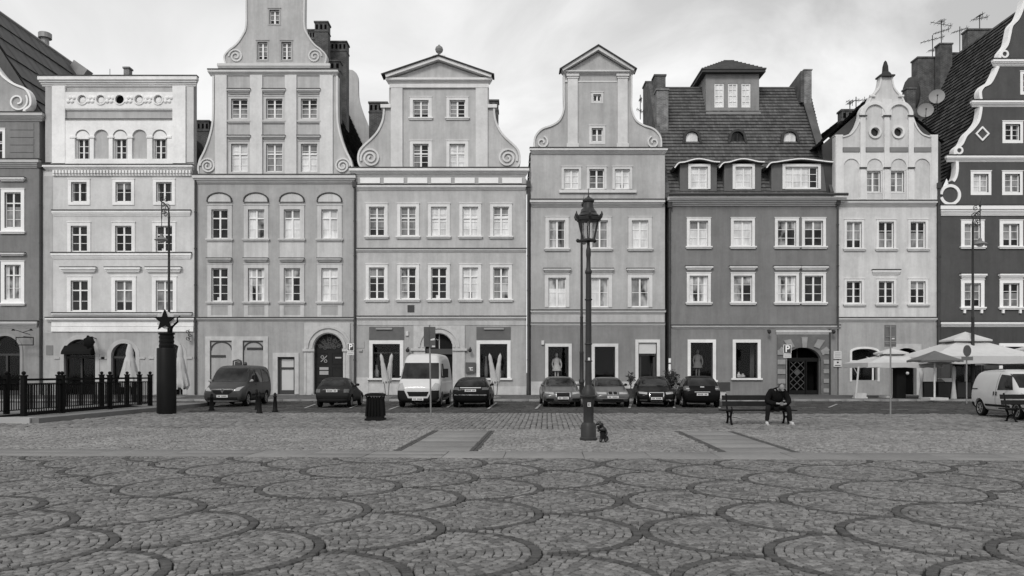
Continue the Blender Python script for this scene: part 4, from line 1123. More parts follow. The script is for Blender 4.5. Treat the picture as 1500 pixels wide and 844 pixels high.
# bull's-eye dormers
for cx_, kind in ((1013.5, P_BRIGHT), (1080, P_DARK), (1157, P_BRIGHT)):
    z = fz(205, 56.2); y = ry(z)-.25; x = fx(cx_, y); r_ = .40
    mb = MB(TILEDARK)
    for i in range(13):
        a = math.pi*i/12
    pth = [(x-.62,z-.38)]+[(x-.52*math.cos(math.pi*i/12), z+.05+.48*math.sin(math.pi*i/12)) for i in range(13)]+[(x+.62,z-.38)]
    mb.strip(pth, .16, y-.12, y+1.1); mb.build('eyebrow_dormer', H.root); e_ = bpy.data.objects[-1] if False else None
    o2 = [c for c in H.root.children][-1]
    p = MB(kind); p.prism([(x-.42,z-.32)]+[(x-.42*math.cos(math.pi*i/10), z+.05+.36*math.sin(math.pi*i/10)) for i in range(11)]+[(x+.42,z-.32)], y+.05, y+.1); p.build('pane', o2)
    m = MB(TR6 if kind is P_BRIGHT else DARKTRIM); m.box(x-.02,x+.02,y+.02,y+.05,z-.3,z+.38); m.box(x-.42,x+.42,y+.025,y+.05,z-.34,z-.28); m.build('glazing_bar', o2)
# big rooftop dormer with hipped roof
DT = 57.6
X = lambda p: fx(p, DT); Z = lambda p: fz(p, DT)
hl = [(1046.5,1060.5), (1066.5,1080.5), (1086,1099.5)]
mb = MB(plaster('dormer_wall_light', .24))
sheet(mb, [(X(1034),Z(167)),(X(1034),Z(108)),(X(1112),Z(108)),(X(1112),Z(167))], [[(X(p[0]),Z(p[1])) for p in rect(a,122,b,157.5)] for a, b in hl], DT, .3)
for xx in (X(1034)+.01, X(1112)-.01): mb.poly([(xx,DT,Z(167)),(xx,DT+4,Z(167)),(xx,DT+4,Z(108)),(xx,DT,Z(108))])
mb.poly([(X(1034),DT+4,Z(167)),(X(1112),DT+4,Z(167)),(X(1112),DT+4,Z(108)),(X(1034),DT+4,Z(108))])
td = mb.build('rooftop_dormer', H.root)
for a, b in hl:
    f = MB(SASH); A, B, C, E = X(a), X(b), Z(157.5), Z(122)
    f.box(A,A+.09,DT+.05,DT+.14,C,E); f.box(B-.09,B,DT+.05,DT+.14,C,E); f.box(A+.09,B-.09,DT+.05,DT+.14,C,C+.1); f.box(A+.09,B-.09,DT+.05,DT+.14,E-.09,E); f.box((A+B)/2-.025,(A+B)/2+.025,DT+.06,DT+.14,C+.1,E-.09)
    for k in range(1,4): z=C+(E-C)*k/4; f.box(A+.09,B-.09,DT+.08,DT+.13,z-.02,z+.02)
    w = f.build('window', td); p = MB(P_BRIGHT); p.poly([(A,DT+.12,C),(B,DT+.12,C),(B,DT+.12,E),(A,DT+.12,E)]); p.build('pane', w)
mb = MB(DARKTRIM); mb.box(X(1027),X(1119),DT-.4,DT+4.3,Z(108.5),Z(104)); mb.use(TILE)
a = [(X(1026),DT-.45,Z(104)),(X(1120),DT-.45,Z(104)),(X(1120),DT+4.4,Z(104)),(X(1026),DT+4.4,Z(104))]; ap = (fx(1064,59.5),DT+1.9,fz(88,59.5)); ap2 = (fx(1070,59.5),DT+1.9,fz(88,59.5))
N = 9
def lerp(p, q, t): return tuple(p[i]+(q[i]-p[i])*t for i in range(3))
for (q0, q1, e0, e1) in ((a[0],a[1],ap,ap2),(a[1],a[2],ap2,ap2),(a[2],a[3],ap2,ap),(a[3],a[0],ap,ap)):
    for i in range(N):
        u0, u1 = lerp(q0,e0,i/N), lerp(q1,e1,i/N); v0, v1 = lerp(q0,e0,(i+1)/N), lerp(q1,e1,(i+1)/N)
        u0 = (u0[0],u0[1],u0[2]+.07); u1 = (u1[0],u1[1],u1[2]+.07)
        M_ = 16
        for j in range(M_): mb.poly([lerp(u0,u1,j/M_),lerp(u0,u1,(j+1)/M_),lerp(v0,v1,(j+1)/M_),lerp(v0,v1,j/M_)], random.random())
        mb.poly([(u0[0],u0[1],u0[2]-.1),(u1[0],u1[1],u1[2]-.1),u1,u0], .1)
mb.build('dormer_roof', td)
mb = MB(SHEETLT); mb.box(X(1033),X(1113),DT-.25,DT,Z(168.5),Z(166)); mb.build('flashing', td)
H.pipe(1226, 300, 480, r=.07)

# ================================================================ HOUSE 7, small white gabled house
PL7 = plaster('plaster_seven', .54); WH7 = plaster('white_seven', .65, streak=.08)
H = House('arcaded_gable_house', 'slim pale house with twin arched gable, needle pinnacle and two round windows', 1228.5, 1372, PL7, plaster('plaster_ground_seven', .32))
for i, cx in enumerate((1251, 1298, 1344.5)):
    H.win(cx-11, 325, cx+11, 364, 'm', 3.5, WH7, bars=3, transom=0, surb=0)
    H.win(cx-11, 412, cx+11, 445, 'd', 3.5, WH7, bars=3, transom=0, surb=0)
H.holes['ground'] += [arch(1247.5, 1285, 511, 557, rise=6), arch(1313, 1342, 510, 578.6, rise=8)]
H.wall(297, 468, deep=12)
H.cornice(1277, 1318, 396, 403, .25, WH7, cap=DARKTRIM)
H.cornice(1228.5, 1371, 295, 303, .35, mat('cornice_seven', .5)); H.cornice(1226, 1371.5, 466, 472, .3, mat('cornice_seven', .5))
o = arch(1247, 1285.5, 510.5, 557.5, rise=6)
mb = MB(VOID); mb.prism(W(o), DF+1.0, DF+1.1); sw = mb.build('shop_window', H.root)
mb = MB(GLASS); mb.poly([(x, DF+.2, z) for x, z in W(arch(1247.5, 1285, 511, 557, rise=6))]); mb.build('pane', sw)
mb = MB(SASH); H.bx(mb, 1247.5, 528, 1285, 530, -.12, -.18); H.bx(mb, 1279, 530, 1281, 557, -.12, -.18); mb.build('frame', sw)
H.relief(arch(1246, 1286.5, 509.5, 559, rise=6), 3, WH7, .07, name='window_surround')
mb = MB(STONE); sheet(mb, W(rect(1307, 504, 1349, 578.5)), [W(arch(1313, 1342, 510, 578.3, rise=8))], DF-.07, .08); mb.build('portal', H.root)
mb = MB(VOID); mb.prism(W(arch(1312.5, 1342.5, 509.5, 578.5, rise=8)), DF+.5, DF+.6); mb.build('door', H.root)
mb = MB(PLATE); mb.ball((fx(1323),DF+.3,fz(549)), .11, 10); mb.ball((fx(1332.5),DF+.3,fz(547)), .11, 10); mb.build('door_lamp', H.root)
# gable
gl = [(1223,296),(1223,199),(1234,199)] + smooth_path([(1234,201),(1245,197),(1253,188),(1258,177),(1260,170)], 4) + \
     [(1298.2-18 - 20.5*math.cos(math.pi*i/12*.88), 170-21*math.sin(math.pi*i/12*.88)) for i in range(1, 9)]
gl = [p for p in gl]
cx = 1298
top = [(1274,146),(1276,141),(1280,138)] + smooth_path([(1282,136),(1287,129),(1289.5,119),(1290,113)], 4)
lft = gl[:-3] + top
outl = lft + [(2*cx-x, y) for x, y in lft][::-1]
H.holes['gable'] += [circ(1281, 194, 6, 18), circ(1315, 194, 6, 18)]
wl = [(1268.5, 1289.5), (1303, 1324)]
for a, b in wl: H.win(a, 251, b, 282, 'm', 1.5, WH7, to='gable', bars=3, transom=0, surb=1, sill=False)
H.gable(outl, PL7)
H.relief(lft[1:], 2.2, WH7, .1, -.46, name='coping'); H.relief([(2*cx-x, y) for x, y in lft[1:]], 2.2, WH7, .1, -.46, name='coping')
for c in (1280.5, 1315.5):
    H.relief([(c-17.5*math.cos(math.pi*i/18), 170-18.5*math.sin(math.pi*i/18)) for i in range(19)], 5, WH7, .16 if c < 1300 else .167, -.02, name='arch_moulding')
    H.relief(circ(c+(.5 if c < 1300 else -.5), 194, 8, 24), 3, WH7, .13, closed=True, name='round_window')
    o2 = list(H.root.children)[-1]
    mb = MB(P_DARK); mb.prism(W(circ(c+(.5 if c < 1300 else -.5), 194, 6.2)), DF+.12, DF+.16); mb.build('pane', o2)
H.band(1291, 146, 1305, 171, .12, WH7, 'spandrel')
for a, b in ((1259,1266.5),(1294,1301.5),(1329.5,1337)):
    H.pilaster(a, 170, b, 293, WH7, .16, cap=False)
    mb = MB(DARKTRIM); H.bx(mb, a-2, 170, b+2, 172, .22, .15); H.bx(mb, a-1.5, 246, b+1.5, 248, .22, .15); mb.build('pilaster_moulding', H.root)
H.pilaster(1223.5, 200, 1233, 293, WH7, .13, cap=False); H.pilaster(1363, 200, 1372.5, 293, WH7, .13, cap=False)
mb = MB(WH7)
sheet(mb, W(rect(1233, 224, 1363, 293.5)), [W(arch(c-11.5, c+11.5, 233, 293, n=12)) for c in (1246.5, 1280.5, 1315.5, 1350)], DF-.10, .1); mb.build('arcade', H.root)
for a, b in ((1234,1258),(1267.5,1293),(1302.5,1328.5),(1338,1362)):
    H.band(a, 216.5, b, 223.5, .14, mat('sill_dark_seven', .20), 'string'); 
mb = MB(WH7); zc = fz(113); xc = fx(1298)
H.band(1273, 140, 1281, 142.5, .15, WH7, 'ledge'); H.band(1315, 140, 1323, 142.5, .15, WH7, 'ledge')
mb = MB(DARKTRIM); mb.box(xc-.5,xc+.5,DF-.25,DF+.5,zc,zc+.1); mb.use(mat('spire_metal', .035))
mb.lathe([(.42,.1),(.36,.22),(.3,.3),(.22,.38),(.19,.75),(.1,1.05),(.02,1.15)], (xc,DF+.12,zc), 4); mb.build('pinnacle', H.root)
r7 = H.slope(1210, 205, cx, 125, 10, TILEDARK, d0=.5, nrow=14, ncol=24)
tiles(Vector((fx(1388),0,fz(205))), Vector((fx(cx),0,fz(125))), DF+.5, DF+10.5, TILEDARK, 14, 24, r7); r7.prism(W([(1209,209),(cx,131),(1384,206),(1384,300),(1218,300),(1209,222)]), DF+.5, DF+.62); rf7 = r7.build('roof', H.root)
chimney(rf7, 1233, 1258, 160, 215, 55, .7, BRICK, 3); chimney(rf7, 1328, 1341, 128, 200, 56, .6, BRICK, 0)
H.pipe(1373.5, 276, r=.1)
mb = MB(PLATE); H.bx(mb, 1220.5, 514.5, 1232, 526, .09); mb.use(mat('print_grey', .3)); 
for k in range(4): H.bx(mb, 1222, 516.5+k*2.2, 1230.5, 517.4+k*2.2, .094, .09)
tag(mb.build('notice_board'), 'upper white notice plate with lines of print right of the lattice gate', 'notice board', 'notice plates right of the gate')
mb = MB(PLATE); H.bx(mb, 1220.5, 528, 1232, 537.5, .09); mb.use(BLACK); mb.prism(W(circ(1226.5,531,1.4,10)), DF-.094, DF-.09); H.bx(mb, 1222, 535, 1230.5, 536, .094, .09)
tag(mb.build('notice_board'), 'lower white notice plate with a black spot right of the lattice gate', 'notice board', 'notice plates right of the gate')

# ================================================================ HOUSE 8, dark house at the right edge
PL8 = plaster('plaster_eight', .078, streak=.14); WH8 = mat('white_trim_eight', .80, .7, .06, 3)
CX8 = 1509
H = House('curvy_gable_house', 'darkest house at the right end with white curling gable outline and diamond ornament', 1377.5, 2*CX8-1377.5, PL8, plaster('plaster_ground_eight', .06))
for cx in (1424.5, 1481, 1537, 1593):
    H.win(cx-12, 328, cx+12, 361, 'd' if cx > 1500 else 'm', 5, WH8, bars=3, transom=0, surb=0)
    H.win(cx-12, 415, cx+12, 450, 'm', 5, WH8, bars=3, transom=0, surb=0, ledge=(cx-19, cx+19, 401.5, 408.5))
    mb = MB(WH8)
    for s_ in (-14, 11): H.bx(mb, cx+s_, 454, cx+s_+3, 459, .13)
    mb.build('sill_bracket', H.root)
shop_window(H, 1468, 508, 1550, 560, 5, WH8); shop_window(H, 1395, 512, 1440, 578, 3, DARKTRIM, base=False)
H.wall(300, 474, deep=17)
H.cornice(1375, 2*CX8-1375, 302, 316, .45, WH8, cap=DARKTRIM); H.cornice(1376, 2*CX8-1376, 472, 479, .35, WH8, cap=DARKTRIM)
t1 = smooth_path([(1378,300),(1377,288),(1381,277),(1390,271),(1398,262),(1401,250),(1401,237)], 5)
t2 = smooth_path([(1398,228),(1399,219),(1408,211),(1414,199),(1424,189),(1432,178),(1435,166),(1436,157)], 5)
t3 = smooth_path([(1436,147),(1435,135),(1440,127),(1449,122),(1456,110),(1461,98)], 5)
t4 = smooth_path([(1463,88),(1465,78),(1474,66),(1478,50),(1481,38),(1490,28),(1496,14),(1499,0),(1499,-22)], 5)
lft = t1+t2+t3+t4
outl = lft+[(2*CX8-x, y) for x, y in lft][::-1]
for cx in (1436.5, 1482.5, 1535.5, 1581.5): H.win(cx-11, 255, cx+11, 282, 'x' if cx < 1440 else 'm', 4, WH8, to='gable', bars=3, transom=0, surb=4, sill=False)
for cx in (1483, 1535): H.win(cx-11, 182, cx+11, 206, 'd', 4, WH8, to='gable', bars=3, transom=0, surb=4, sill=False)
H.win(1498, 109, 1520, 135, 'd', 4, WH8, to='gable', bars=3, transom=0, surb=4, sill=False)
H.gable(outl, PL8)
for t in (t1[18:], t2, t3, t4):
    H.relief(t, 4.2, WH8, .11, -.46, name='coping'); H.relief([(2*CX8-x, y) for x, y in t], 4.2, WH8, .11, -.46, name='coping')
for c in (1391, 2*CX8-1391): 
    d = 1 if c < CX8 else -1
    H.relief([(c+d*(13.5*math.cos(a_)), 286+13.5*math.sin(a_)) for a_ in [math.pi*(-.98+1.9*i/30) for i in range(31)]], 4.2, WH8, .11, -.02)
for (a, b) in ((1404,221),(1470.5,80)):
    for c in (a, 2*CX8-a): H.relief(circ(c, b, 4.6, 18), 2.6, WH8, .12, closed=True, name='knob')
H.relief([(1438,187),(1447,196.5),(1438,206),(1429,196.5)], 3, WH8, .12, closed=True, name='diamond_ornament')
for (a, y0, y1) in ((1384,229,237.5),(1421,148.5,157),(1452,88.5,97.5)):
    H.cornice(a, 2*CX8-a, y0, y1, .4, WH8, cap=DARKTRIM)
mb = MB(DARKTRIM); mb.lathe([(.25,0),(.4,.1),(.22,.25),(.3,.5),(.1,.8),(.03,1.0)], (fx(CX8),DF,fz(-22)), 10); mb.build('finial', H.root)
r8 = tiles(Vector((fx(1374),0,fz(300))), Vector((fx(CX8),0,fz(2))), DF+.5, DF+16.5, TILEDARK, 44, 66)
tiles(Vector((fx(2*CX8-1374),0,fz(300))), Vector((fx(CX8),0,fz(2))), DF+.5, DF+16.5, TILEDARK, 10, 20, r8); rf8 = r8.build('roof', H.root)
chimney(rf8, 1344.5, 1376.5, 83, 230, 62, 1.0, BRICK, 0); chimney(rf8, 1376.8, 1395, 63, 200, 61, .7, BRICK, 0); chimney(rf8, 1395.5, 1417, 77, 190, 62.5, .9, BRICK, 0); chimney(rf8, 1418, 1457, 42, 150, 59.5, .8, BRICK, 0)
mb = MB(TILEDARK); mb.ball((fx(1335,58),58,fz(138,58)), .8, 10, .8, .6, 1.6); mb.build('roof_vent', rf8)
def antenna(px, ybot, ytop, D, bars, label):
    mb = MB(PIPE); x = fx(px, D); z0, z1 = fz(ybot, D), fz(ytop, D)
    mb.tube([(x,D,z0),(x,D,z1)], .035, 5)
    for zf, l, tilt in bars:
        z = z0+(z1-z0)*zf; a = Vector((x-l*.5, D, z-tilt)); b = Vector((x+l*.5, D, z+tilt)); mb.tube([a, b], .025, 4)
        for k in range(6): c = a.lerp(b, (k+.5)/6); mb.tube([(c.x,D-.35,c.z),(c.x,D+.35,c.z)], .014, 4)
        c = a.lerp(b, .93); mb.tube([(c.x,D,c.z-.22),(c.x,D,c.z+.22)], .02, 4); c = a.lerp(b, .6); mb.tube([(c.x,D,c.z-.15),(c.x,D,c.z+.15)], .016, 4)
    tag(mb.build('tv_antenna'), label, 'antenna', 'rooftop antennas')
antenna(1379, 66, 30, 61.4, [(.85,1.7,-.15),(.55,1.3,.2),(.97,.5,0)], 'tall two armed antenna on the chimney of the darkest house')
antenna(1366, 83, 52, 62.3, [(.8,1.9,.25),(.3,.7,.05)], 'antenna with a slanting boom left of the tallest roof antenna')
antenna(1406, 77, 39, 62.8, [(.85,1.3,.2)], 'single slanting boom antenna standing between two chimney stacks')
antenna(1435, 43, 22, 59.8, [(.75,1.3,.12),(.95,.5,.1)], 'short antenna on the rightmost brick chimney')
antenna(1254, 160, 142, 55.3, [(.7,1.4,.05)], 'low antenna beside the squat chimney left of the needle pinnacle')
antenna(1245, 160, 150, 55.3, [(.9,.4,.02)], 'tiny mast antenna on the squat chimney')
antenna(938, 175, 139, 60.9, [(.35,.6,-.15),(.8,.2,0)], 'thin antenna standing left of the brick fire wall chimneys')
def dish(px, py, D, r_, label):
    mb = MB(mat('dish_grey', .30)); c = Vector((fx(px,D),D,fz(py,D)))
    n0 = len(mb.v); mb.lathe([(.02,0),(r_*.5,.04),(r_*.85,.12),(r_,.18),(r_*.99,.2),(r_*.8,.13),(.03,.02)], (0,0,0), 18)
    M = (Vector((-.42,-1,.15))).to_track_quat('Z','Y').to_matrix()
    mb.v[n0:] = [tuple(c+M@Vector(v)) for v in mb.v[n0:]]
    mb.use(PIPE); mb.tube([c, c+Vector((.3,.5,-.5)), c+Vector((.3,.5,-1.0))], .04, 6); e = c+M@Vector((0,-.1,.6)); mb.tube([c+M@Vector((0,-r_,.18)), e], .02, 5); mb.ball(e, .06, 6)
    tag(mb.build('satellite_dish', smooth=True), label, 'satellite dish', 'satellite dishes on the roof')
dish(1355.5, 163, 58, .55, 'lower left satellite dish in front of the brick chimney stack')
dish(1372, 143, 58.5, .55, 'upper right satellite dish beside the brick chimney stack')
# ================================================================ GROUND
TH = R(2.54); CT, ST = math.cos(TH), math.sin(TH)
def uv2xy(u, v):      # paving grid, turned a little against the house fronts
    return u*CT + v*ST, -u*ST + v*CT
GROUND = mat('joint_sand', .016, .95, .3, 1.2, bump=.5, bscale=30)
mb = MB(mat('far_ground', .07, .95, .25, .4)); mb.box(-900, 900, -300, 1500, -.5, -.06)
struct(mb.build('ground'))
STONEM = mat('granite_setts', .146, .8, .34, 40.0, bump=.3, bscale=90, tone=.36, spec=.2, warm=.012, big=.15)
BANDM = mat('dark_basalt_setts', .064, .8, .18, 30.0, bump=.3, bscale=70, tone=.22, spec=.2, warm=.012)
SLABM = mat('paving_slab', .182, .8, .12, 8.0, bump=.3, bscale=45, tone=.12, warm=.012, big=.12)
COBM = mat('cobblestone', .195, .85, .25, 25.0, bump=.3, bscale=60, tone=.28, spec=.2, warm=.012, big=.13)
SETTM = mat('row_setts', .160, .85, .2, 20.0, bump=.3, bscale=40, tone=.25, spec=.2, warm=.012, big=.16)
ROADM = mat('road_setts', .056, .9, .25, 1.5, bump=.3, bscale=30, tone=.25, spec=.15, warm=.012, big=.25)

def stone_mesh(name, quads, mats_idx, mats, gap=.006, bev=.012, ztop=0., zj=.006, tilt=.02, zbot=-.05, tone=None):
    """many small stones: each a bevelled block with a slightly different height and tilt. quads: (N,4,2)"""
    q = np.asarray(quads, float); N = len(q)
    c = q.mean(1, keepdims=True); d = q-c; l = np.linalg.norm(d, axis=2, keepdims=True)+1e-9
    r0 = c + d*np.maximum(.3, 1-gap*1.4/l); r1 = c + d*np.maximum(.2, 1-(gap+bev)*1.4/l)
    z = ztop + rng.normal(0, zj, N)
    tx, ty = rng.normal(0, tilt, N), rng.normal(0, tilt, N)
    def zz(r, off):
        e = r-c; return (z[:,None] + off + e[:,:,0]*tx[:,None] + e[:,:,1]*ty[:,None])
    ring0 = np.concatenate([r0, np.full((N,4,1), zbot)], 2)
    ring1 = np.concatenate([r0, (zz(r0, -bev*.9))[:,:,None]], 2)
    ring2 = np.concatenate([r1, (zz(r1, 0))[:,:,None]], 2)
    V = np.stack([ring0, ring1, ring2], 1).reshape(-1, 3)       # 12 verts per stone
    fl = [(8,9,10,11)]
    for k in range(4):
        j = (k+1) % 4; fl += [(k, j, 4+j, 4+k), (4+k, 4+j, 8+j, 8+k)]
    fl = np.array(fl)
    F = (fl[None] + 12*np.arange(N)[:,None,None]).reshape(-1, 4)
    me = bpy.data.meshes.new(name)
    me.vertices.add(len(V)); me.vertices.foreach_set('co', V.ravel())
    me.loops.add(F.size); me.loops.foreach_set('vertex_index', F.ravel().astype(np.int32))
    me.polygons.add(len(F)); me.polygons.foreach_set('loop_start', np.arange(0, F.size, 4, dtype=np.int32))
    me.polygons.foreach_set('loop_total', np.full(len(F), 4, np.int32))
    for m in mats: me.materials.append(m)
    me.polygons.foreach_set('material_index', np.repeat(np.asarray(mats_idx, np.int32), 9))
    t = rng.random(N) if tone is None else tone
    at = me.attributes.new('tone', 'FLOAT', 'FACE'); at.data.foreach_set('value', np.repeat(t, 9).astype(np.float32))
    me.update(calc_edges=True); me.validate()
    o = bpy.data.objects.new(name, me); COL.objects.link(o)
    return struct(o)
def to_xy(Q):
    Q = np.asarray(Q, float); u, v = Q[...,0], Q[...,1]
    return np.stack([u*CT+v*ST, -u*ST+v*CT], -1)

# -- near field: overlapping fans of setts with dark rims (scale pattern)
RAD, PU, PV, U0, V0 = 1.03, 1.02, 1.0, -.05, 10.15
UMIN, UMAX, VMIN, VMAX = -13.5, 14.0, 3.6, 15.02
cents = []
for i in range(-15, 17):
    for j in range(-9, 8):
        if (i+j) % 2 == 0: cents.append((i, j))
def prio(i, j):
    u = U0+i*PU-.97; v = V0+j*PV
    a = abs(u)
    if v > 9.6 and a > 4.1: a = 8.2-a
    return a - .001*j
prim = {c: prio(*c) for c in cents}
quads, mi = [], []
NR = 11
edges_r = [RAD, RAD-.10] + [RAD-.10-(RAD-.10)*(k)/NR for k in range(1, NR+1)]
for (i, j) in cents:
    cu, cv = U0+i*PU, V0+j*PV
    if not (UMIN-1 < cu < UMAX+1 and VMIN-1 < cv < VMAX+1.1): continue
    ups = [(U0+a*PU, V0+b*PV) for (a, b) in [(i+1,j+1),(i+1,j-1),(i-1,j+1),(i-1,j-1),(i+2,j),(i-2,j),(i,j+2),(i,j-2)] if prim.get((a,b), -9) > prim[(i,j)]]
    for k in range(len(edges_r)-1):
        ro, ri = edges_r[k], max(edges_r[k+1], .012); rm = (ro+ri)/2
        n = max(5, int(round(2*math.pi*rm/(.09 if k else .075)))); ph = random.random()*6.28
        jit = rng.normal(0, .010 if k else .004, (n, 2))
        aa = ph + 2*math.pi*(np.arange(n+1) + np.concatenate([[0], rng.normal(0,.12,n-1), [0]]))/n
        for s_ in range(n):
            a0, a1 = aa[s_], aa[s_+1]; am = (a0+a1)/2
            mu, mv = cu+rm*math.cos(am), cv+rm*math.sin(am)
            if not (UMIN < mu < UMAX and VMIN < mv < VMAX): continue
            if any((mu-x)**2+(mv-y)**2 < RAD*RAD for x, y in ups): continue
            w0, w1 = rng.normal(0, .005 if k else .003, 2)
            P = [(ro+w0, a0), (ro+w1, a1), (ri+w1, a1), (ri+w0, a0)]
            Q = []
            for r_, a_ in P:
                x, y = cu+r_*math.cos(a_), cv+r_*math.sin(a_)
                for ux, uy in ups:
                    dd = math.hypot(x-ux, y-uy)
                    if dd < RAD+.004: x, y = ux+(x-ux)/dd*(RAD+.004), uy+(y-uy)/dd*(RAD+.004)
                Q.append((x, min(y, VMAX)))
            ar = abs((Q[2][0]-Q[0][0])*(Q[3][1]-Q[1][1])-(Q[3][0]-Q[1][0])*(Q[2][1]-Q[0][1]))/2
            if ar < .0007: continue
            quads.append(Q); mi.append(1 if k == 0 else 0)
stone_mesh('fan_paving', to_xy(quads), mi, [STONEM, BANDM], gap=.0065, bev=.005, zj=.0035, tilt=.02)
mb = MB(GROUND)
p = [uv2xy(-16, 2.5), uv2xy(17, 2.5), uv2xy(17, 33), uv2xy(-30, 33), uv2xy(-30, 15)]
mb.poly([(x, y, -.034) for x, y in [uv2xy(-40, 2.0), uv2xy(40, 2.0), uv2xy(42, 33), uv2xy(-42, 33)]])
struct(mb.build('paving_joints'))
# -- band of large slabs
quads = []; u = -16.0
while u < 19:
    w = 1.15+random.random()*.5
    v1 = 15.04+.62+random.uniform(-.02, .02)
    if random.random() < .45: quads.append([(u,15.05),(u+w,15.05),(u+w,16.30),(u,16.30)])
    else:
        quads.append([(u,15.05),(u+w,15.05),(u+w,v1),(u,v1)]); quads.append([(u,v1),(u+w,v1),(u+w,16.30),(u,16.30)])
    u += w
stone_mesh('slab_band', to_xy(quads), [0]*len(quads), [SLABM], gap=.006, bev=.008, ztop=.004, zj=.002, tilt=.002)
# -- cobbles with two slab footpaths running towards the houses
PATHS = [(-3.05, -1.62), (3.72, 5.02)]
ED = .17
def in_path(u, pad=0): return any(a-ED-pad < u < b+ED+pad for a, b in PATHS)
quads = []; tone = []
v = 16.32
while v < 22.6:
    h = .075+random.random()*.04; u = -17.5+random.random()*.1
    while u < 21.5:
        w = .07+random.random()*.06
        if v > 22.0 or not in_path(u+w/2):
            j = rng.normal(0, .012, (4,2)); b = math.sin(u*1.7+v)*.03
            Q = np.array([(u,v+b),(u+w,v+b),(u+w,v+b+h),(u,v+b+h)])+j; Q[:,1] = np.maximum(Q[:,1], 16.32)
            quads.append(Q)
        u += w
    v += h
stone_mesh('cobbles', to_xy(quads), [0]*len(quads), [COBM], gap=.007, bev=.009, zj=.004, tilt=.035)
quads = []; mi = []
for a, b in PATHS:
    for e0 in (a-ED, b):      # dark setts along both edges
        v = 16.32
        while v < 22.0:
            h = .11; quads.append([(e0,v),(e0+ED/2,v),(e0+ED/2,v+h),(e0,v+h)]); quads.append([(e0+ED/2,v),(e0+ED,v),(e0+ED,v+h),(e0+ED/2,v+h)]); mi += [1,1]; v += h
    v = 16.32
    while v < 22.0:
        h = .95+random.random()*.3; h = min(h, 22.0-v)
        quads.append([(a,v),(b,v),(b,v+h),(a,v+h)]); mi.append(0)
        v += h
stone_mesh('footpath', to_xy(quads), mi, [SLABM, BANDM], gap=.005, bev=.008, ztop=.003, zj=.002, tilt=.003)
# -- long rows of setts towards the street
quads = []
u = -20.0
while u < 27:
    w = .15+random.random()*.03; v = 22.6+random.random()*.3
    while v < 31.4:
        l = .2+random.random()*.14
        if not (in_path(u+w/2) and v < 22.0): quads.append(np.array([(u,v),(u+w,v),(u+w,v+l),(u,v+l)])+rng.normal(0,.008,(4,2)))
        v += l
    u += w
stone_mesh('sett_rows', to_xy(quads), [0]*len(quads), [SETTM], gap=.016, bev=.015, zj=.006, tilt=.03)
# -- wide flanks and foreground beyond the modelled setts
def mat_pave(name, v, j, scale):
    m = bpy.data.materials.new(name); m.use_nodes = True; t = m.node_tree; b = t.nodes['Principled BSDF']; b.inputs['Roughness'].default_value = .85
    geo = t.nodes.new("ShaderNodeNewGeometry")
    vo = t.nodes.new("ShaderNodeTexVoronoi"); vo.feature = 'DISTANCE_TO_EDGE'; vo.inputs['Scale'].default_value = scale; t.links.new(geo.outputs['Position'], vo.inputs['Vector'])
    v2 = t.nodes.new("ShaderNodeTexVoronoi"); v2.inputs['Scale'].default_value = scale; t.links.new(geo.outputs['Position'], v2.inputs['Vector'])
    r1 = t.nodes.new("ShaderNodeMapRange"); r1.inputs['From Max'].default_value = .12; r1.inputs['To Min'].default_value = j; r1.inputs['To Max'].default_value = v; t.links.new(vo.outputs['Distance'], r1.inputs[0])
    sp = t.nodes.new("ShaderNodeSeparateColor"); t.links.new(v2.outputs['Color'], sp.inputs[0])
    r2 = t.nodes.new("ShaderNodeMapRange"); r2.inputs['To Min'].default_value = .65; r2.inputs['To Max'].default_value = 1.35; t.links.new(sp.outputs[0], r2.inputs[0])
    q = t.nodes.new("ShaderNodeMath"); q.operation = 'MULTIPLY'; t.links.new(r1.outputs[0], q.inputs[0]); t.links.new(r2.outputs[0], q.inputs[1])
    cb = t.nodes.new("ShaderNodeCombineColor"); [t.links.new(q.outputs[0], cb.inputs[i]) for i in range(3)]; t.links.new(cb.outputs[0], b.inputs['Base Color'])
    bp = t.nodes.new("ShaderNodeBump"); bp.inputs['Strength'].default_value = .6; bp.inputs['Distance'].default_value = .03; t.links.new(r1.outputs[0], bp.inputs['Height']); t.links.new(bp.outputs[0], b.inputs['Normal'])
    return m
PV_ = mat_pave('far_setts', .11, .02, 7)
mb = MB(PV_)
for (u0,u1,v0,v1) in ((-60,-13.6,-20,15.02),(14.1,60,-20,15.02),(-13.6,14.1,-20,3.55),(-60,-16.05,15.05,16.3),(19.6,60,15.05,16.3),(-60,-17.6,16.3,22.6),(21.7,60,16.3,22.6),(-60,-20.1,22.6,33),(27.3,60,22.6,33)):
    mb.poly([(x,y,-.012) for x, y in [uv2xy(u0,v0),uv2xy(u1,v0),uv2xy(u1,v1),uv2xy(u0,v1)]])
struct(mb.build('outer_paving'))
# -- street
quads = []; y = 31.4
for k, (xa, xb) in enumerate(((-34, 36),)):
    v = 30.6
    while v < 44.3:
        h = .24; u = xa+random.random()*.3
        while u < xb:
            w = .26+random.random()*.2; quads.append([(u,v),(u+w,v),(u+w,v+h),(u,v+h)]); u += w
        v += h
q = np.asarray(quads); a = to_xy(np.array([[-20,31.42],[27,31.42]]))
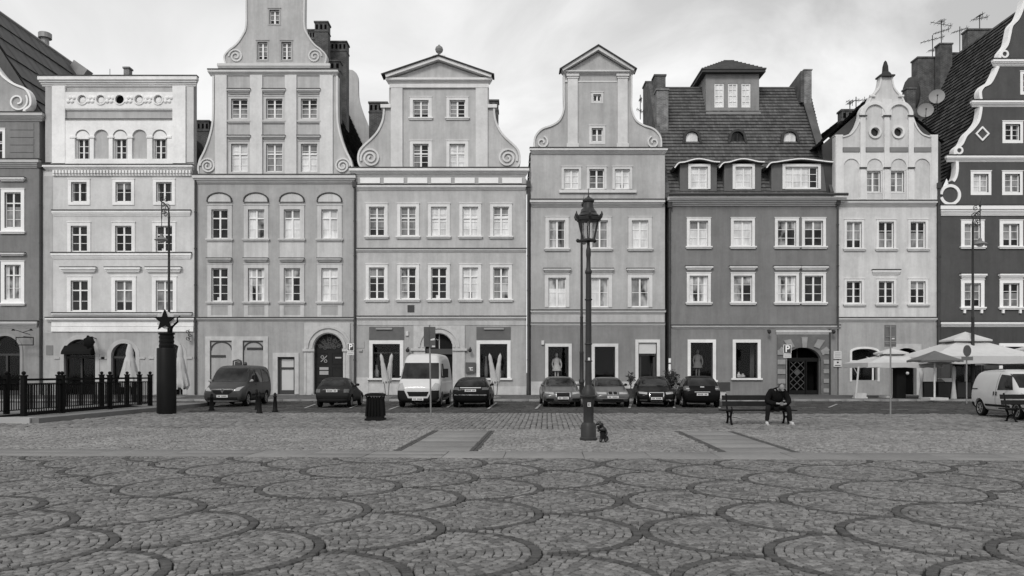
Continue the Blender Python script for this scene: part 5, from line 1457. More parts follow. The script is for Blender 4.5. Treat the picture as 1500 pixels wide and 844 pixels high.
# keep only the stones behind the edge of the square
lim = a[0,1]+(q.mean(1)[:,0]-a[0,0])*(a[1,1]-a[0,1])/(a[1,0]-a[0,0])
q = q[q.mean(1)[:,1] > lim]
stone_mesh('street', q, [0]*len(q), [ROADM], gap=.01, bev=.02, zj=.006, tilt=.03, ztop=-.005)
mb = MB(GROUND); mb.poly([(-60,29,-.045),(60,29,-.045),(60,45,-.045),(-60,45,-.045)]); mb.use(PV_); mb.poly([(-90,31,-.012),(-34,31,-.012),(-34,44.3,-.012),(-90,44.3,-.012)]); mb.poly([(36.3,31,-.012),(90,31,-.012),(90,44.3,-.012),(36.3,44.3,-.012)])
struct(mb.build('street_bed'))
# parking bay markings, worn white paint
PAINT = mat('worn_road_paint', .27, .8, .5, 5.0)
mb = MB(PAINT)
def mark(px0, py0, px1, py1, w=.11):
    D0, D1 = gd(py0, .012), gd(py1, .012); a = Vector((fx(px0,D0),D0)); b = Vector((fx(px1,D1),D1)); n = (b-a).normalized(); n = Vector((-n.y,n.x))*w/2
    mb.poly([(a.x-n.x,a.y-n.y,.014),(b.x-n.x,b.y-n.y,.014),(b.x+n.x,b.y+n.y,.014),(a.x+n.x,a.y+n.y,.014)])
for m_ in ((446,598,462,592),(512,598,532,590),(570,600,584,595),(655,597,668,588),(715,599,727,590),(785,599,793,591),(862,598,868,590),(922,598,924,592),(988,598,985,591),(1055,598,1046,590),
           (575,607,590,606),(700,606,712,606.5),(833,606,845,608),(952,606,967,607),(1070,609,1092,614),(1172,612,1200,609),(1200,609,1245,609),(1304,611,1335,608),(1214,597,1226,592),(1168,598,1195,597),(1290,600,1330,600),(410,603,440,603)):
    mark(*m_)
struct(mb.build('parking_markings'))
# -- kerb and pavement along the houses
KERB = mat('kerb_granite', .20, .85, .18, 2, bump=.4, bscale=30, tone=.15)
q = []; x = -60
while x < 60:
    w = .95+random.random()*.1; q.append([(x,44.3),(x+w,44.3),(x+w,44.48),(x,44.48)]); x += w
stone_mesh('kerb', np.asarray(q), [0]*len(q), [KERB], gap=.004, bev=.015, ztop=.115, zj=.003, tilt=.003, zbot=-.1)
q = []; y = 44.49; 
while y < DF-.25:
    h = .5; x = -34+random.random()*.4
    while x < 38: w = .5; q.append([(x,y),(x+w,y),(x+w,y+h),(x,y+h)]); x += w
    y += h
stone_mesh('pavement', np.asarray(q), [0]*len(q), [mat('pavement_slab', .095, .85, .18, 2.5, bump=.3, tone=.2)], gap=.006, bev=.008, ztop=.11, zj=.002, tilt=.004)
mb = MB(mat('pavement_bed', .045)); mb.box(-90, 90, 44.45, DF+25, -.05, .095); struct(mb.build('pavement_bed'))
# ================================================================ STREET FURNITURE
def gp(px, py, z=0):
    D = gd(py, z); return Vector((fx(px, D), D, z))
# -- lantern post in the middle of the square
L = gp(862, 644.5); D = L.y; k = D/FPX
t = thing('lantern_post', 'ornate dark iron post with glazed hexagonal lantern in the middle of the square', 'street lamp', L)
def zz(py): return (644.5-py)*k
mb = MB(IRON)
mb.lathe([(.215,0),(.215,.05),(.19,.07),(.185,.09),(.185,zz(623)),(.165,zz(621)),(.15,zz(619))], L, 16)
mb.lathe([(.135,zz(620)),(.13,zz(618)),(.13,zz(593)),(.15,zz(591)),(.15,zz(588)),(.165,zz(584)),(.165,zz(582))], L, 8)
mb.lathe([(.2,zz(582)),(.205,zz(581)),(.205,zz(579.5)),(.17,zz(578.5))], L, 16)
mb.lathe([(.165,zz(578.4)),(.155,zz(573)),(.13,zz(569)),(.09,zz(565)),(.075,zz(562))], L, 16); base = mb.build('pedestal', t, smooth=True)
mb = MB(PLATE); mb.box(L.x-.035,L.x+.045,L.y-.139,L.y-.13,zz(595.5),zz(589.5)); mb.use(BLACK)
mb.box(L.x-.02,L.x-.005,L.y-.142,L.y-.139,zz(594.5),zz(590.5)); mb.box(L.x+.01,L.x+.02,L.y-.142,L.y-.139,zz(594.5),zz(590.5)); mb.box(L.x+.02,L.x+.033,L.y-.142,L.y-.139,zz(591.5),zz(590.5)); mb.build('number_plate', base)
mb = MB(IRON); mb.lathe([(.085,zz(565)),(.078,zz(540)),(.072,zz(470)),(.068,zz(420)),(.066,zz(402))], L, 14)
for py in (530, 505, 440): mb.lathe([(.088,zz(py)),(.095,zz(py-1)),(.088,zz(py-2))], L, 14)
mb.lathe([(.066,zz(402)),(.085,zz(400)),(.085,zz(397)),(.055,zz(394)),(.05,zz(378)),(.062,zz(374)),(.06,zz(366)),(.04,zz(362)),(.035,zz(354))], L, 14); mb.build('shaft', t, smooth=True)
mb = MB(PLATE); mb.box(L.x-.02,L.x+.03,L.y-.085,L.y-.076,zz(529),zz(524)); mb.build('sticker', t)
mb = MB(IRON); mb.tube([(L.x-.26,L.y,zz(352.5)),(L.x+.16,L.y,zz(352.5))], .028, 8); mb.ball((L.x-.26,L.y,zz(352.5)), .045, 8); mb.ball((L.x+.16,L.y,zz(353)), .04, 8); mb.tube([(L.x+.14,L.y,zz(353)),(L.x+.14,L.y,zz(356))], .022, 6)
mb.build('ladder_rest', t)
# lantern
zt, zb = zz(323), zz(352); rt, rb = .265, .155
ln = MB(IRON)
ln.lathe([(.05,zb-.03),(rb+.03,zb-.025),(rb+.03,zb+.02),(rb-.02,zb+.025)], L, 6)
ln.lathe([(rt-.02,zt-.02),(rt+.04,zt-.01),(rt+.055,zt+.05),(rt+.02,zt+.10)], L, 6)
for j in range(6):
    a = 2*math.pi*(j+.5)/6
    ln.tube([(L.x+rb*math.cos(a),L.y+rb*math.sin(a),zb),(L.x+rt*math.cos(a),L.y+rt*math.sin(a),zt)], .017, 6)
    p = [(L.x+(rt+d)*math.cos(a),L.y+(rt+d)*math.sin(a),zt+h) for d, h in ((.0,.03),(.06,.06),(.09,.12),(.085,.2))]
    ln.tube(p, [.04,.045,.03,.006], 6)
lo = ln.build('lantern', t, smooth=True)
rf_ = MB(IRON); rf_.lathe([(rt+.03,zt+.09),(.2,zt+.17),(.2,zt+.2),(.15,zt+.26),(.125,zt+.31),(.115,zt+.43),(.14,zt+.45),(.145,zt+.49),(.09,zt+.54),(.04,zt+.56),(.015,zt+.6),(.006,zt+.78)], L, 12); rf_.build('lantern_roof', lo, smooth=True)
gl = MB(mat_glass('lantern_glass', .88, .08))
for j in range(6):
    a, b = 2*math.pi*(j+.5)/6, 2*math.pi*(j+1.5)/6
    gl.poly([(L.x+rb*.97*math.cos(a),L.y+rb*.97*math.sin(a),zb+.02),(L.x+rb*.97*math.cos(b),L.y+rb*.97*math.sin(b),zb+.02),(L.x+rt*.97*math.cos(b),L.y+rt*.97*math.sin(b),zt),(L.x+rt*.97*math.cos(a),L.y+rt*.97*math.sin(a),zt)])
gl.build('lantern_glass', lo)
ln = MB(PLATE); ln.lathe([(.03,zt-.02),(.05,zt-.06),(.03,zt-.13)], L, 8); ln.build('lamp_bulb', lo)

# -- tall curled street lamps on the pavement
def tall_lamp(px, ptop, side, D, label, arm, lamp_py):
    x = fx(px, D); P = Vector((x, D, .11)); zt = fz(ptop, D)
    t = thing('tall_street_lamp', label, 'street lamp', P, 'tall curled street lamps along the pavement')
    mb = MB(IRON); z = lambda h: h
    mb.lathe([(.2,0),(.2,.1),(.15,.16),(.14,.9),(.17,.95),(.16,1.05),(.12,1.15),(.115,2.6),(.13,2.65),(.10,2.75),(.085,4.6),(.1,4.65),(.075,4.75),(.06,zt-.11-1.9),(.075,zt-.11-1.85),(.055,zt-.11-1.75),(.05,zt-.11-1.55)], (x,D,.11), 12)
    mb.build('pole', t, smooth=True)
    c = MB(IRON); ax = Vector(arm)
    top = Vector((x,D,zt-1.6)); tip = top + ax*.55 + Vector((0,0,1.2))
    c.tube([top-Vector((0,0,.3)), top, top+ax*.05+Vector((0,0,.35)), top+ax*.3+Vector((0,0,.62)), top+ax*.5+Vector((0,0,.7))], [.05,.045,.04,.03,.02], 8)
    c.tube([top+ax*.42+Vector((0,0,-.3)), top+ax*.42+Vector((0,0,1.1)), tip+Vector((0,0,.3))], [.03,.03,.006], 6); c.ball(top+ax*.42+Vector((0,0,.95)), .07, 8)
    for (o, h, r_, s_) in ((.1,.35,.2,1),(.3,.15,.16,-1),(.16,.8,.16,1),(.36,.5,.13,-1),(.2,-.05,.14,1)):
        q = spiral(0, 0, r_, .03, 1.0*s_, 1.5*s_, 22); b0 = top+ax*o+Vector((0,0,h))
        c.tube([b0+ax*a+Vector((0,0,b)) for a, b in q], .022, 5)
    c.tube([top+ax*.42+Vector((0,0,-.3)), top+ax*.42+Vector((0,0,fz(lamp_py,D)-top.z+.25))], .02, 6)
    c.build('scroll_bracket', t, smooth=True)
    l = MB(mat('lamp_shade_grey', .16, .45, .15, 5)); e = top+ax*.42; e.z = fz(lamp_py, D)
    l.lathe([(.05,.32),(.09,.28),(.1,.16),(.2,.1),(.38,0),(.4,-.04),(.37,-.04)], e, 16); sh = l.build('lamp_shade', t, smooth=True)
    l = MB(mat('lamp_bowl', .45, .2)); l.lathe([(.2,-.04),(.18,-.12),(.08,-.18),(.02,-.19)], e, 12); l.build('lamp_bowl', sh, smooth=True)
tall_lamp(247.5, 272, -1, 45.2, 'tall dark lamp with scroll bracket to the left behind the star topped column', (-1,0,0), 351)
tall_lamp(1425, 285, 1, 45.2, 'tall dark lamp with scroll bracket to the right rising behind the big parasol', (1,0,0), 357)
tall_lamp(852, 279, 0, 44.9, 'tall dark lamp pole standing just left behind the glazed lantern post', (0.35,.93,0), 352)

# -- star-topped column
C = gp(244, 606); k = C.y/FPX
t = thing('star_column', 'black cylindrical column with ribbed neck and five pointed star sculpture on top', 'column', C)
MBK = mat('column_black', .007, .5, .25, 2.5, spec=.12, streak=.3)
def zc(py): return (606-py)*k
mb = MB(MBK); mb.lathe([(.36,0),(.365,.06),(.365,zc(511)),(.35,zc(510))], C, 32); mb.build('shaft', t, smooth=True)
mb = MB(MBK); mb.lathe([(.27,zc(510.5)),(.285,zc(508)),(.285,zc(505)),(.27,zc(504.5)),(.27,zc(502)),(.285,zc(501.5)),(.285,zc(499)),(.27,zc(498.5)),(.27,zc(496)),(.285,zc(495.5)),(.285,zc(493)),(.26,zc(492.5)),(.26,zc(490.5)),(.31,zc(490)),(.31,zc(487.5)),(.05,zc(487))], C, 28); mb.build('ribbed_neck', t, smooth=True, angle=25)
mb = MB(BLACK); r_ = .44; cz = zc(469); pts = []
for i in range(10):
    a = math.pi/2+i*math.pi/5; q = r_ if i % 2 == 0 else r_*.40; pts.append((C.x-.02+q*math.cos(a), cz-.02+q*math.sin(a)))
mb.prism(pts, C.y-.16, C.y-.08); mb.build('star', t)
mb = MB(mat('sculpture_pale', .5, .6, .2, 6)); 
hx = [(C.x-.02+.37*math.cos(math.pi/2+i*math.pi/3), cz+.37*math.sin(math.pi/2+i*math.pi/3)) for i in range(6)]
mb.prism(hx, C.y-.06, C.y+.02); mb.build('star_backing', t)
mb = MB(BLACK)
for s_, h in ((1,-.02),):
    mb.tube([(C.x+s_*.1,C.y,zc(488)),(C.x+s_*.26,C.y,cz-.2+h),(C.x+s_*.42,C.y+.05,cz-.04+h),(C.x+s_*.40,C.y+.05,cz+.1+h),(C.x+s_*.52,C.y+.05,cz+.2+h)], [.04,.05,.045,.03,.015], 8)
mb.tube([(C.x+.06,C.y,zc(488)),(C.x+.06,C.y,cz)], .03, 6); mb.tube([(C.x+.2,C.y,zc(488)),(C.x+.22,C.y,cz-.1)], .035, 6); 
mb.build('support', t, smooth=True)

# -- railing round the stairwell on its low stone kerb
q = MB(mat('stairwell_kerb_stone', .15, .85, .15, 2, bump=.3)); 
q.prism([(-34,25.3),(-15.25,25.3),(-14.9,33),(-14.75,38.2),(-34,38.2)], -.03, .16, 'z'); q.use(mat('kerb_pale_stone', .34, .8, .1)); q.prism([(-34,25.22),(-15.5,25.22),(-15.5,25.6),(-34,25.6)], -.03, .172, 'z')
struct(q.build('stairwell_kerb'))
def railing(pts, label, posts, h=1.22):
    a = Vector((*pts[0], .16)); b = Vector((*pts[1], .16)); d = b-a; ln = d.length; u = d/ln
    t = thing('iron_railing', label, 'railing', a, 'black railings round the stairwell')
    Mz = Matrix(((u.x,-u.y,0),(u.y,u.x,0),(0,0,1)))
    mb = MB(BLACK)
    for z, s_ in ((h,.055),(h-.16,.03),(.12,.035)): c = a+d/2+Vector((0,0,z)); mb.obox(c, (ln,.05,s_), Mz)
    mb.build('rail', t)
    mb = MB(BLACK); n = int(ln/.13)
    for i in range(1, n): c = a+u*(i*ln/n)+Vector((0,0,.12+(h-.16-.12)/2)); mb.obox(c, (.026,.026,h-.28), Mz)
    mb.build('balusters', t)
    for s_ in posts:
        c = a+u*(s_*ln); mb = MB(BLACK); mb.obox(c+Vector((0,0,(h+.12)/2)), (.15,.15,h+.12), Mz); mb.obox(c+Vector((0,0,h+.14)), (.19,.19,.05), Mz); mb.ball(c+Vector((0,0,h+.23)), .07, 8); mb.build('post', t)
    return t
railing(((-16.42,26.4),(-15.95,34.6)), 'nearer black railing running back beside the star column', (0,.25,.62,1.0))
railing(((-17.95,24.2),(-17.65,36.0)), 'farther black railing left of the nearer stairwell railing', (.0,.3,.56,.82,1.0))
railing(((-17.65,36.05),(-15.95,34.75)), 'short black end railing joining the two long stairwell railings', (.5,))
railing(((-27,27.4),(-18.1,27.6)), 'black railing running off the left edge of the photo', (.0,.33,.66,.99))
mb = MB(VOID); mb.poly([(-17.5,24.6,.165),(-16.5,26.6,.165),(-16.1,34.2,.165),(-17.5,35.6,.165)]); struct(mb.build('stairwell_dark_sheet'))  # flat black sheet painting in the darkness of the stairwell

# -- litter bin
B = gp(550, 615.5); t = thing('litter_bin', 'dark slatted litter bin with a flat lid standing in front of the white van', 'litter bin', B)
BIN = mat('bin_iron', .009, .6, .25, 6, spec=.1)
mb = MB(BIN); mb.box(B.x-.32,B.x+.32,B.y-.32,B.y+.32,0,.07); mb.box(B.x-.27,B.x+.27,B.y-.27,B.y+.27,.07,.14); mb.build('base', t)
mb = MB(BIN)
for s_ in range(4):
    M_ = Matrix.Rotation(s_*math.pi/2, 3, 'Z')
    for i in range(6):
        x = -.25+i*.1; p0 = M_@Vector((x*1.06,-.28,.14)); p1 = M_@Vector((x*.92,-.235,.80))
        mb.tube([B+p0, B+p1], .032, 4)
mb.build('slats', t)
mb = MB(BIN); mb.box(B.x-.22,B.x+.22,B.y-.22,B.y+.22,.12,.76); mb.build('liner', t)
mb = MB(BIN); mb.box(B.x-.31,B.x+.31,B.y-.31,B.y+.31,.83,.89); mb.prism([(B.x-.3,.892),(B.x-.2,.93),(B.x+.2,.93),(B.x+.3,.892)], B.y-.3, B.y+.3)
for sx in (-.26,.26):
    for sy in (-.26,.26): mb.box(B.x+sx-.02,B.x+sx+.02,B.y+sy-.02,B.y+sy+.02,.74,.83)
mb.build('lid', t)

# -- bollards
for px, py, h, lb in ((380,606,.86,'near dark bollard at the street edge beside the dark minivan'),(403,604,.8,'dark bollard right of the minivan standing nearest the small hatchback'),(310,601.5,.72,'dark bollard in front of the minivan bumper on the left'),(376,600.5,.9,'slimmer bollard just behind the near bollard beside the minivan')):
    P = gp(px, py); mb = MB(BIN); w = .075 if 'slimmer' not in lb else .055
    mb.lathe([(w*1.7,0),(w*1.7,.05),(w*1.35,.08),(w*1.15,.25),(w*.8,h-.2),(w*1.05,h-.18),(w*1.05,h-.14),(w*.75,h-.12),(w*.8,h-.05),(w*.4,h)], P, 10)
    tag(mb.build('bollard', smooth=True, angle=50), lb, 'bollard', 'bollards along the street edge')

# -- sign posts
def P_sign(px, py_top, py_bot, px0, px1, ybase, D, label):
    x = fx(px, D); t = thing('parking_sign', label, 'parking sign', (x, D, .11), 'blue parking signs')
    mb = MB(mat('galvanised_post', .22, .5, .1, 6, metal=.3)); mb.tube([(x,D+.05,.1),(x,D+.05,fz(py_top,D)+.05)], .035, 8); mb.build('post', t)
    X0, X1, Z0, Z1 = fx(px0,D), fx(px1,D), fz(py_bot,D), fz(py_top,D)
    mb = MB(mat('sign_dark', .05)); mb.box(X0,X1,D-.02,D,Z0,Z1); pl = mb.build('sign_plate', t)
    mb = MB(WHITE); e = .025
    mb.box(X0,X1,D-.024,D-.02,Z1-e,Z1); mb.box(X0,X1,D-.024,D-.02,Z0,Z0+e); mb.box(X0,X0+e,D-.0242,D-.02,Z0+e,Z1-e); mb.box(X1-e,X1,D-.0242,D-.02,Z0+e,Z1-e); mb.build('border', pl)
    cu = bpy.data.curves.new('letter', 'FONT'); cu.body = 'P'; cu.size = (Z1-Z0)*1.05; cu.align_x = 'CENTER'; cu.align_y = 'CENTER'; cu.extrude = .004; cu.offset = .012
    o = bpy.data.objects.new('tmp', cu); COL.objects.link(o); dg = bpy.context.evaluated_depsgraph_get(); me = bpy.data.meshes.new_from_object(o.evaluated_get(dg))
    lm = MB(WHITE); M_ = Matrix.Translation(((X0+X1)/2, D-.03, (Z0+Z1)/2))@Matrix.Rotation(R(90),4,'X'); lm.addmesh([M_@v.co for v in me.vertices], [list(p.vertices) for p in me.polygons]); lm.build('letter_p', pl)
    bpy.data.objects.remove(o)
    mb = MB(PLATE); mb.box(X0,X1,D-.02,D,Z0-.26,Z0-.04); mb.use(mat('print_grey', .3)); mb.box(X0+.06,X1-.06,D-.024,D-.02,Z0-.17,Z0-.13); mb.build('supplementary_plate', t)
P_sign(515, 503, 514, 508.5, 518.5, 575, 48.6, 'parking sign on a post beside the arched portal and downpipe of the tallest house')
P_sign(1152.5, 505, 518, 1147.5, 1159, 582, 47.5, 'parking sign on a post in front of the lattice gate')
GALV = mat('galvanised_post', .22, .5, .1, 6, metal=.3); BACK = mat('sign_back', .075, .5, .2, 3)
Q = gp(630, 610); t = thing('sign_post', 'tall post with a dark backed double panel sign in front of the white van', 'sign post', Q); Dq = Q.y
mb = MB(GALV); mb.tube([(Q.x+.03,Dq,0),(Q.x-.02,Dq,fz(476,Dq))], .03, 8); mb.build('post', t)
mb = MB(BACK); mb.box(fx(621,Dq),fx(628.8,Dq),Dq-.06,Dq-.04,fz(508,Dq),fz(479,Dq)); mb.box(fx(629.2,Dq),fx(638,Dq),Dq-.06,Dq-.04,fz(509.5,Dq),fz(479,Dq)); pn = mb.build('sign_panel', t)
mb = MB(PLATE); mb.prism([(fx(631,Dq),fz(499,Dq)),(fx(631,Dq),fz(497,Dq)),(fx(637,Dq),fz(495.5,Dq)),(fx(637,Dq),fz(498.5,Dq))], Dq-.064, Dq-.06); mb.box(fx(633,Dq),fx(637.5,Dq),Dq-.064,Dq-.06,fz(508.5,Dq),fz(506.5,Dq)); mb.build('white_patch', pn)
mb = MB(GALV)
for py in (484, 503): mb.box(fx(621.5,Dq),fx(637.5,Dq),Dq-.038,Dq-.02,fz(py+.5,Dq),fz(py-.5,Dq))
mb.build('bracket', pn)
Q = gp(1304.5, 612); t = thing('sign_post', 'tall post with a grey backed upright sign panel in front of the small white parasol', 'sign post', Q); Dq = Q.y
mb = MB(GALV); mb.tube([(Q.x,Dq,0),(Q.x,Dq,fz(477,Dq))], .03, 8); mb.build('post', t)
mb = MB(mat('sign_back_grey', .13, .5, .15, 3)); mb.box(fx(1296.5,Dq),fx(1313.5,Dq),Dq+.035,Dq+.055,fz(500,Dq),fz(476,Dq)); mb.box(fx(1296.5,Dq),fx(1313.5,Dq),Dq+.035,Dq+.055,fz(508,Dq),fz(500.6,Dq)); pn = mb.build('sign_panel', t)
mb = MB(PLATE); mb.box(fx(1307,Dq),fx(1311,Dq),Dq+.03,Dq+.034,fz(497,Dq),fz(495,Dq)); mb.build('sticker', pn)
mb = MB(GALV)
for py in (479, 493, 504): mb.box(fx(1298,Dq),fx(1311,Dq),Dq+.01,Dq+.033,fz(py+.6,Dq),fz(py-.6,Dq))
mb.build('bracket', pn)
Dq = 41.0; x = fx(1416, Dq); t = thing('round_road_sign', 'dark backed round sign and small plate on a post left of the small white van', 'road sign', (x, Dq, 0))
mb = MB(GALV); mb.tube([(x,Dq,0),(x,Dq,fz(507,Dq))], .035, 8); mb.build('post', t)
mb = MB(BACK); n0 = len(mb.v); mb.lathe([(.30,-.01),(.30,.01)], (0,0,0), 20); M_ = Vector((.40,-.92,0)).to_track_quat('Z','Y').to_matrix(); c = Vector((x,Dq-.05,fz(514,Dq))); mb.v[n0:] = [tuple(c+M_@Vector(v)) for v in mb.v[n0:]]; mb.build('sign_disc', t)
mb = MB(mat('sign_back_grey', .13)); mb.box(x-.3,x+.3,Dq-.06,Dq-.04,fz(528,Dq),fz(522.5,Dq)); mb.build('supplementary_plate', t)

# -- notice board on the pavement by the dark house
Dn = 45.4; x = fx(1060.5, Dn); t = thing('menu_board', 'small dark rectangular board on a pale stand left of the bench', 'board', (x,Dn,.11))
mb = MB(mat('sign_dark', .05)); mb.box(fx(1052,Dn),fx(1069.5,Dn),Dn-.03,Dn+.03,fz(573,Dn),fz(560,Dn)); mb.build('board', t)
mb = MB(STONE); mb.box(x-.2,x+.12,Dn+.04,Dn+.2,.11,fz(566,Dn)); mb.build('stand', t)

# -- plants
def bush(px, ptop, pbot, wpx, D, label, pot=True, n=420):
    x = fx(px, D); zb, zt = fz(pbot, D), fz(ptop, D); r_ = wpx*D/FPX/2
    t = thing('potted_shrub', label, 'plant', (x,D,.11), 'potted plants by the shop fronts')
    zp = .11
    if pot:
        mb = MB(mat('plant_pot', .05)); mb.lathe([(.2,0),(.28,.5),(.3,.5),(.3,.56),(.24,.56)], (x,D,.11), 14); mb.build('pot', t); zp = .62
    mb = MB(mat('stem_bark', .05)); mb.tube([(x,D,zp),(x,D,(zp+zt)/2)], .03, 6)
    for i in range(6): a = i*1.05; mb.tube([(x,D,zb+.1),(x+r_*.6*math.cos(a),D+r_*.6*math.sin(a),zb+(zt-zb)*.6)], .012, 5)
    mb.build('stem', t)
    mb = MB(mat('leaf_dark', .035, .6, .3, 8, tone=.6)); c = Vector((x,D,(zb+zt)/2))
    for i in range(n):
        d = Vector((random.gauss(0,1),random.gauss(0,1),random.gauss(0,1))).normalized()*(random.random()**.45)*(1+.25*math.sin(i*2.4))
        p = c+Vector((d.x*r_,d.y*r_,d.z*(zt-zb)/2)); s_ = .05+random.random()*.06
        a = Vector((random.gauss(0,1),random.gauss(0,1),random.gauss(0,.7))).normalized(); b = a.cross(d if d.length > .1 else Vector((0,0,1))).normalized()
        mb.poly([p-a*s_, p+b*s_*.45, p+a*s_, p-b*s_*.45], random.random())
    mb.build('foliage', t)
bush(983, 540, 572, 24, 44.9, 'round dark potted shrub between the two black cars', n=700)
bush(924, 543, 566, 11, 46.5, 'small spindly plant beside the shop doorway behind the cars', n=120)

# -- closed parasols
def closed_parasol(px, ptop, pbot, D, label, wpx=20, lean=0, group='closed parasols along the pavement', mth=CLOTH, slim=False):
    x = fx(px, D); zt, zb = fz(ptop, D), fz(pbot, D); h = zt-zb; r_ = wpx*D/FPX/2
    t = thing('closed_parasol', label, 'parasol', (x,D,.11), group)
    mb = MB(GALV); mb.tube([(x,D,.11),(x+lean,D,zt+.05)], .03, 8); mb.lathe([(.32,0),(.32,.06),(.08,.1)], (x,D,.11), 12); mb.build('pole', t)
    mb = MB(mth); n = 22; K = 14
    for i in range(K+1):
        f = i/K; rad = r_*(.16+.84*f**.8) if f < .93 else r_*(1.0-.25*(f-.93)/.07)
        if slim: rad = r_*(.35+.65*f**.5) if f > .04 else r_*.15
        if .25 < f < .34: rad *= .82
        for j in range(n):
            a = 2*math.pi*j/n; q = rad*(1+(.28*f)*math.cos(j*math.pi*(6/11)*2+i*.25)); zz_ = zt-h*f - (.1*math.sin(j*1.7+.5) if i == K else 0)
            mb.v.append((x+lean*(1-f)+q*math.cos(a), D+q*math.sin(a)*.9, zz_))
    for i in range(K):
        for j in range(n): mb.face((i*n+j, i*n+(j+1)%n, (i+1)*n+(j+1)%n, (i+1)*n+j))
    mb.face(range(n)); mb.build('canopy', t, smooth=True, angle=80)
closed_parasol(190, 504, 566, 47.5, 'large white closed parasol in front of the middle arch of the pale house', 27)
closed_parasol(264, 505, 569, 47.5, 'large white closed parasol half hidden behind the star topped column', 23)
for c, lb in ((567, 'in front of the left shop window'), (726, 'in front of the right shop window')):
    Dp = 46.2
    x = fx(c, Dp)
    for i, (dx, s_) in enumerate(((-8.5, 1), (6.5, -1))):
        closed_parasol(c+dx*.2, 518.5, 560, Dp+.25*i, f'slim pale closed parasol, {"left" if dx < 0 else "right"} one of the pair '+lb, 8.5, lean=dx*.85*Dp/FPX, slim=True, group='slim closed parasols in pairs')

# -- open market parasols
def market_parasol(x, y, half, zrim, ztop, label, mth, vent=True, rot=0, val=.28, post=True, offs=0):
    t = thing('market_parasol', label, 'parasol', (x,y,.11), 'open market parasols outside the cafe')
    mb = MB(mth); hx, hy = half; N = 8
    ring = []
    def canopy(hx, hy, z0, z1, sag):
        cs = [(-hx,-hy),(hx,-hy),(hx,hy),(-hx,hy)]
        for s_ in range(4):
            (ax, ay), (bx, by) = cs[s_], cs[(s_+1) % 4]
            for i in range(N):
                for k_ in range(6):
                    def P(u, f):
                        ex, ey = ax+(bx-ax)*u, ay+(by-ay)*u
                        return (x+ex*f, y+ey*f, z1+(z0-z1)*(f**.92)-sag*math.sin(math.pi*u)*math.sin(math.pi*min(f,1))*f + .0)
                    f0 = .02+.98*k_/6; f1 = .02+.98*(k_+1)/6
                    mb.poly([P(i/N,f0),P((i+1)/N,f0),P((i+1)/N,f1),P(i/N,f1)])
        return cs
    cs = canopy(hx, hy, zrim, ztop-.25 if vent else ztop, .16)
    mb.build('canopy', t, smooth=True, angle=50)
    if vent:
        mb = MB(mth); 
        def cv():
            c2 = [(-hx*.36,-hy*.36),(hx*.36,-hy*.36),(hx*.36,hy*.36),(-hx*.36,hy*.36)]; zc_ = zrim+(ztop-.25-zrim)*.64+.2
            for s_ in range(4):
                a, b = c2[s_], c2[(s_+1)%4]; mb.poly([(x+a[0],y+a[1],zc_),(x+b[0],y+b[1],zc_),(x,y,ztop)]); mb.poly([(x+a[0],y+a[1],zc_),(x+b[0],y+b[1],zc_),(x+b[0],y+b[1],zc_-.09),(x+a[0],y+a[1],zc_-.09)])
        cv(); mb.build('vent_cap', t)
    mb = MB(mth)
    for s_ in range(4):
        (ax, ay), (bx, by) = cs[s_], cs[(s_+1) % 4]
        for i in range(N):
            u0, u1 = i/N, (i+1)/N; w0, w1 = .02*math.sin(i*2.1), .02*math.sin((i+1)*2.1)
            p0 = (x+ax+(bx-ax)*u0, y+ay+(by-ay)*u0); p1 = (x+ax+(bx-ax)*u1, y+ay+(by-ay)*u1)
            mb.poly([(p0[0],p0[1],zrim-.003),(p1[0],p1[1],zrim-.003),(p1[0],p1[1],zrim-val+w1),(p0[0],p0[1],zrim-val+w0)])
    mb.build('valance', t)
    fr = MB(mat('parasol_frame', .55, .5, .05)); px_ = x+offs
    fr.tube([(px_,y,.11),(px_,y,ztop-.3)], .05, 10)
    for sx, sy in cs: fr.tube([(x,y,ztop-.34),(x+sx*.97,y+sy*.97,zrim-.03)], .022, 5); fr.tube([(px_,y,zrim-.15),(x+sx*.5,y+sy*.5,zrim+(ztop-zrim)*.42)], .018, 5)
    fr.build('frame', t)
    mb = MB(STONE); mb.box(px_-.5,px_+.5,y-.5,y+.5,.112,.24); mb.build('base', t)
    return t
CL2 = mat('canvas_white', .47, .9, .08, 2.5, bump=.2, bscale=6)
Dm = 47.0
market_parasol(fx(1305,Dm), Dm, (2.15,1.7), fz(532,Dm), fz(510,Dm), 'smaller white open parasol in front of the slim pale house', CL2, offs=0)
Dm = 44.8
market_parasol(fx(1414,Dm+1.2), Dm+1.2, (3.1,2.2), fz(523,Dm+1.2), fz(486,Dm+1.2), 'large white open parasol with a vent cap in front of the darkest house', CL2, val=.42)
market_parasol(fx(1369,43.4), 43.4, (1.15,.8), fz(528,44.0), fz(514,44.0), 'low grey open parasol tucked under the left side of the large one', mat('canvas_grey', .11, .9, .1, 3), vent=False, val=.1)
market_parasol(fx(1520,47), 47.5, (2.3,2.0), fz(528,47.5), fz(505,47.5), 'white open parasol at the right edge behind the small white van', CL2)
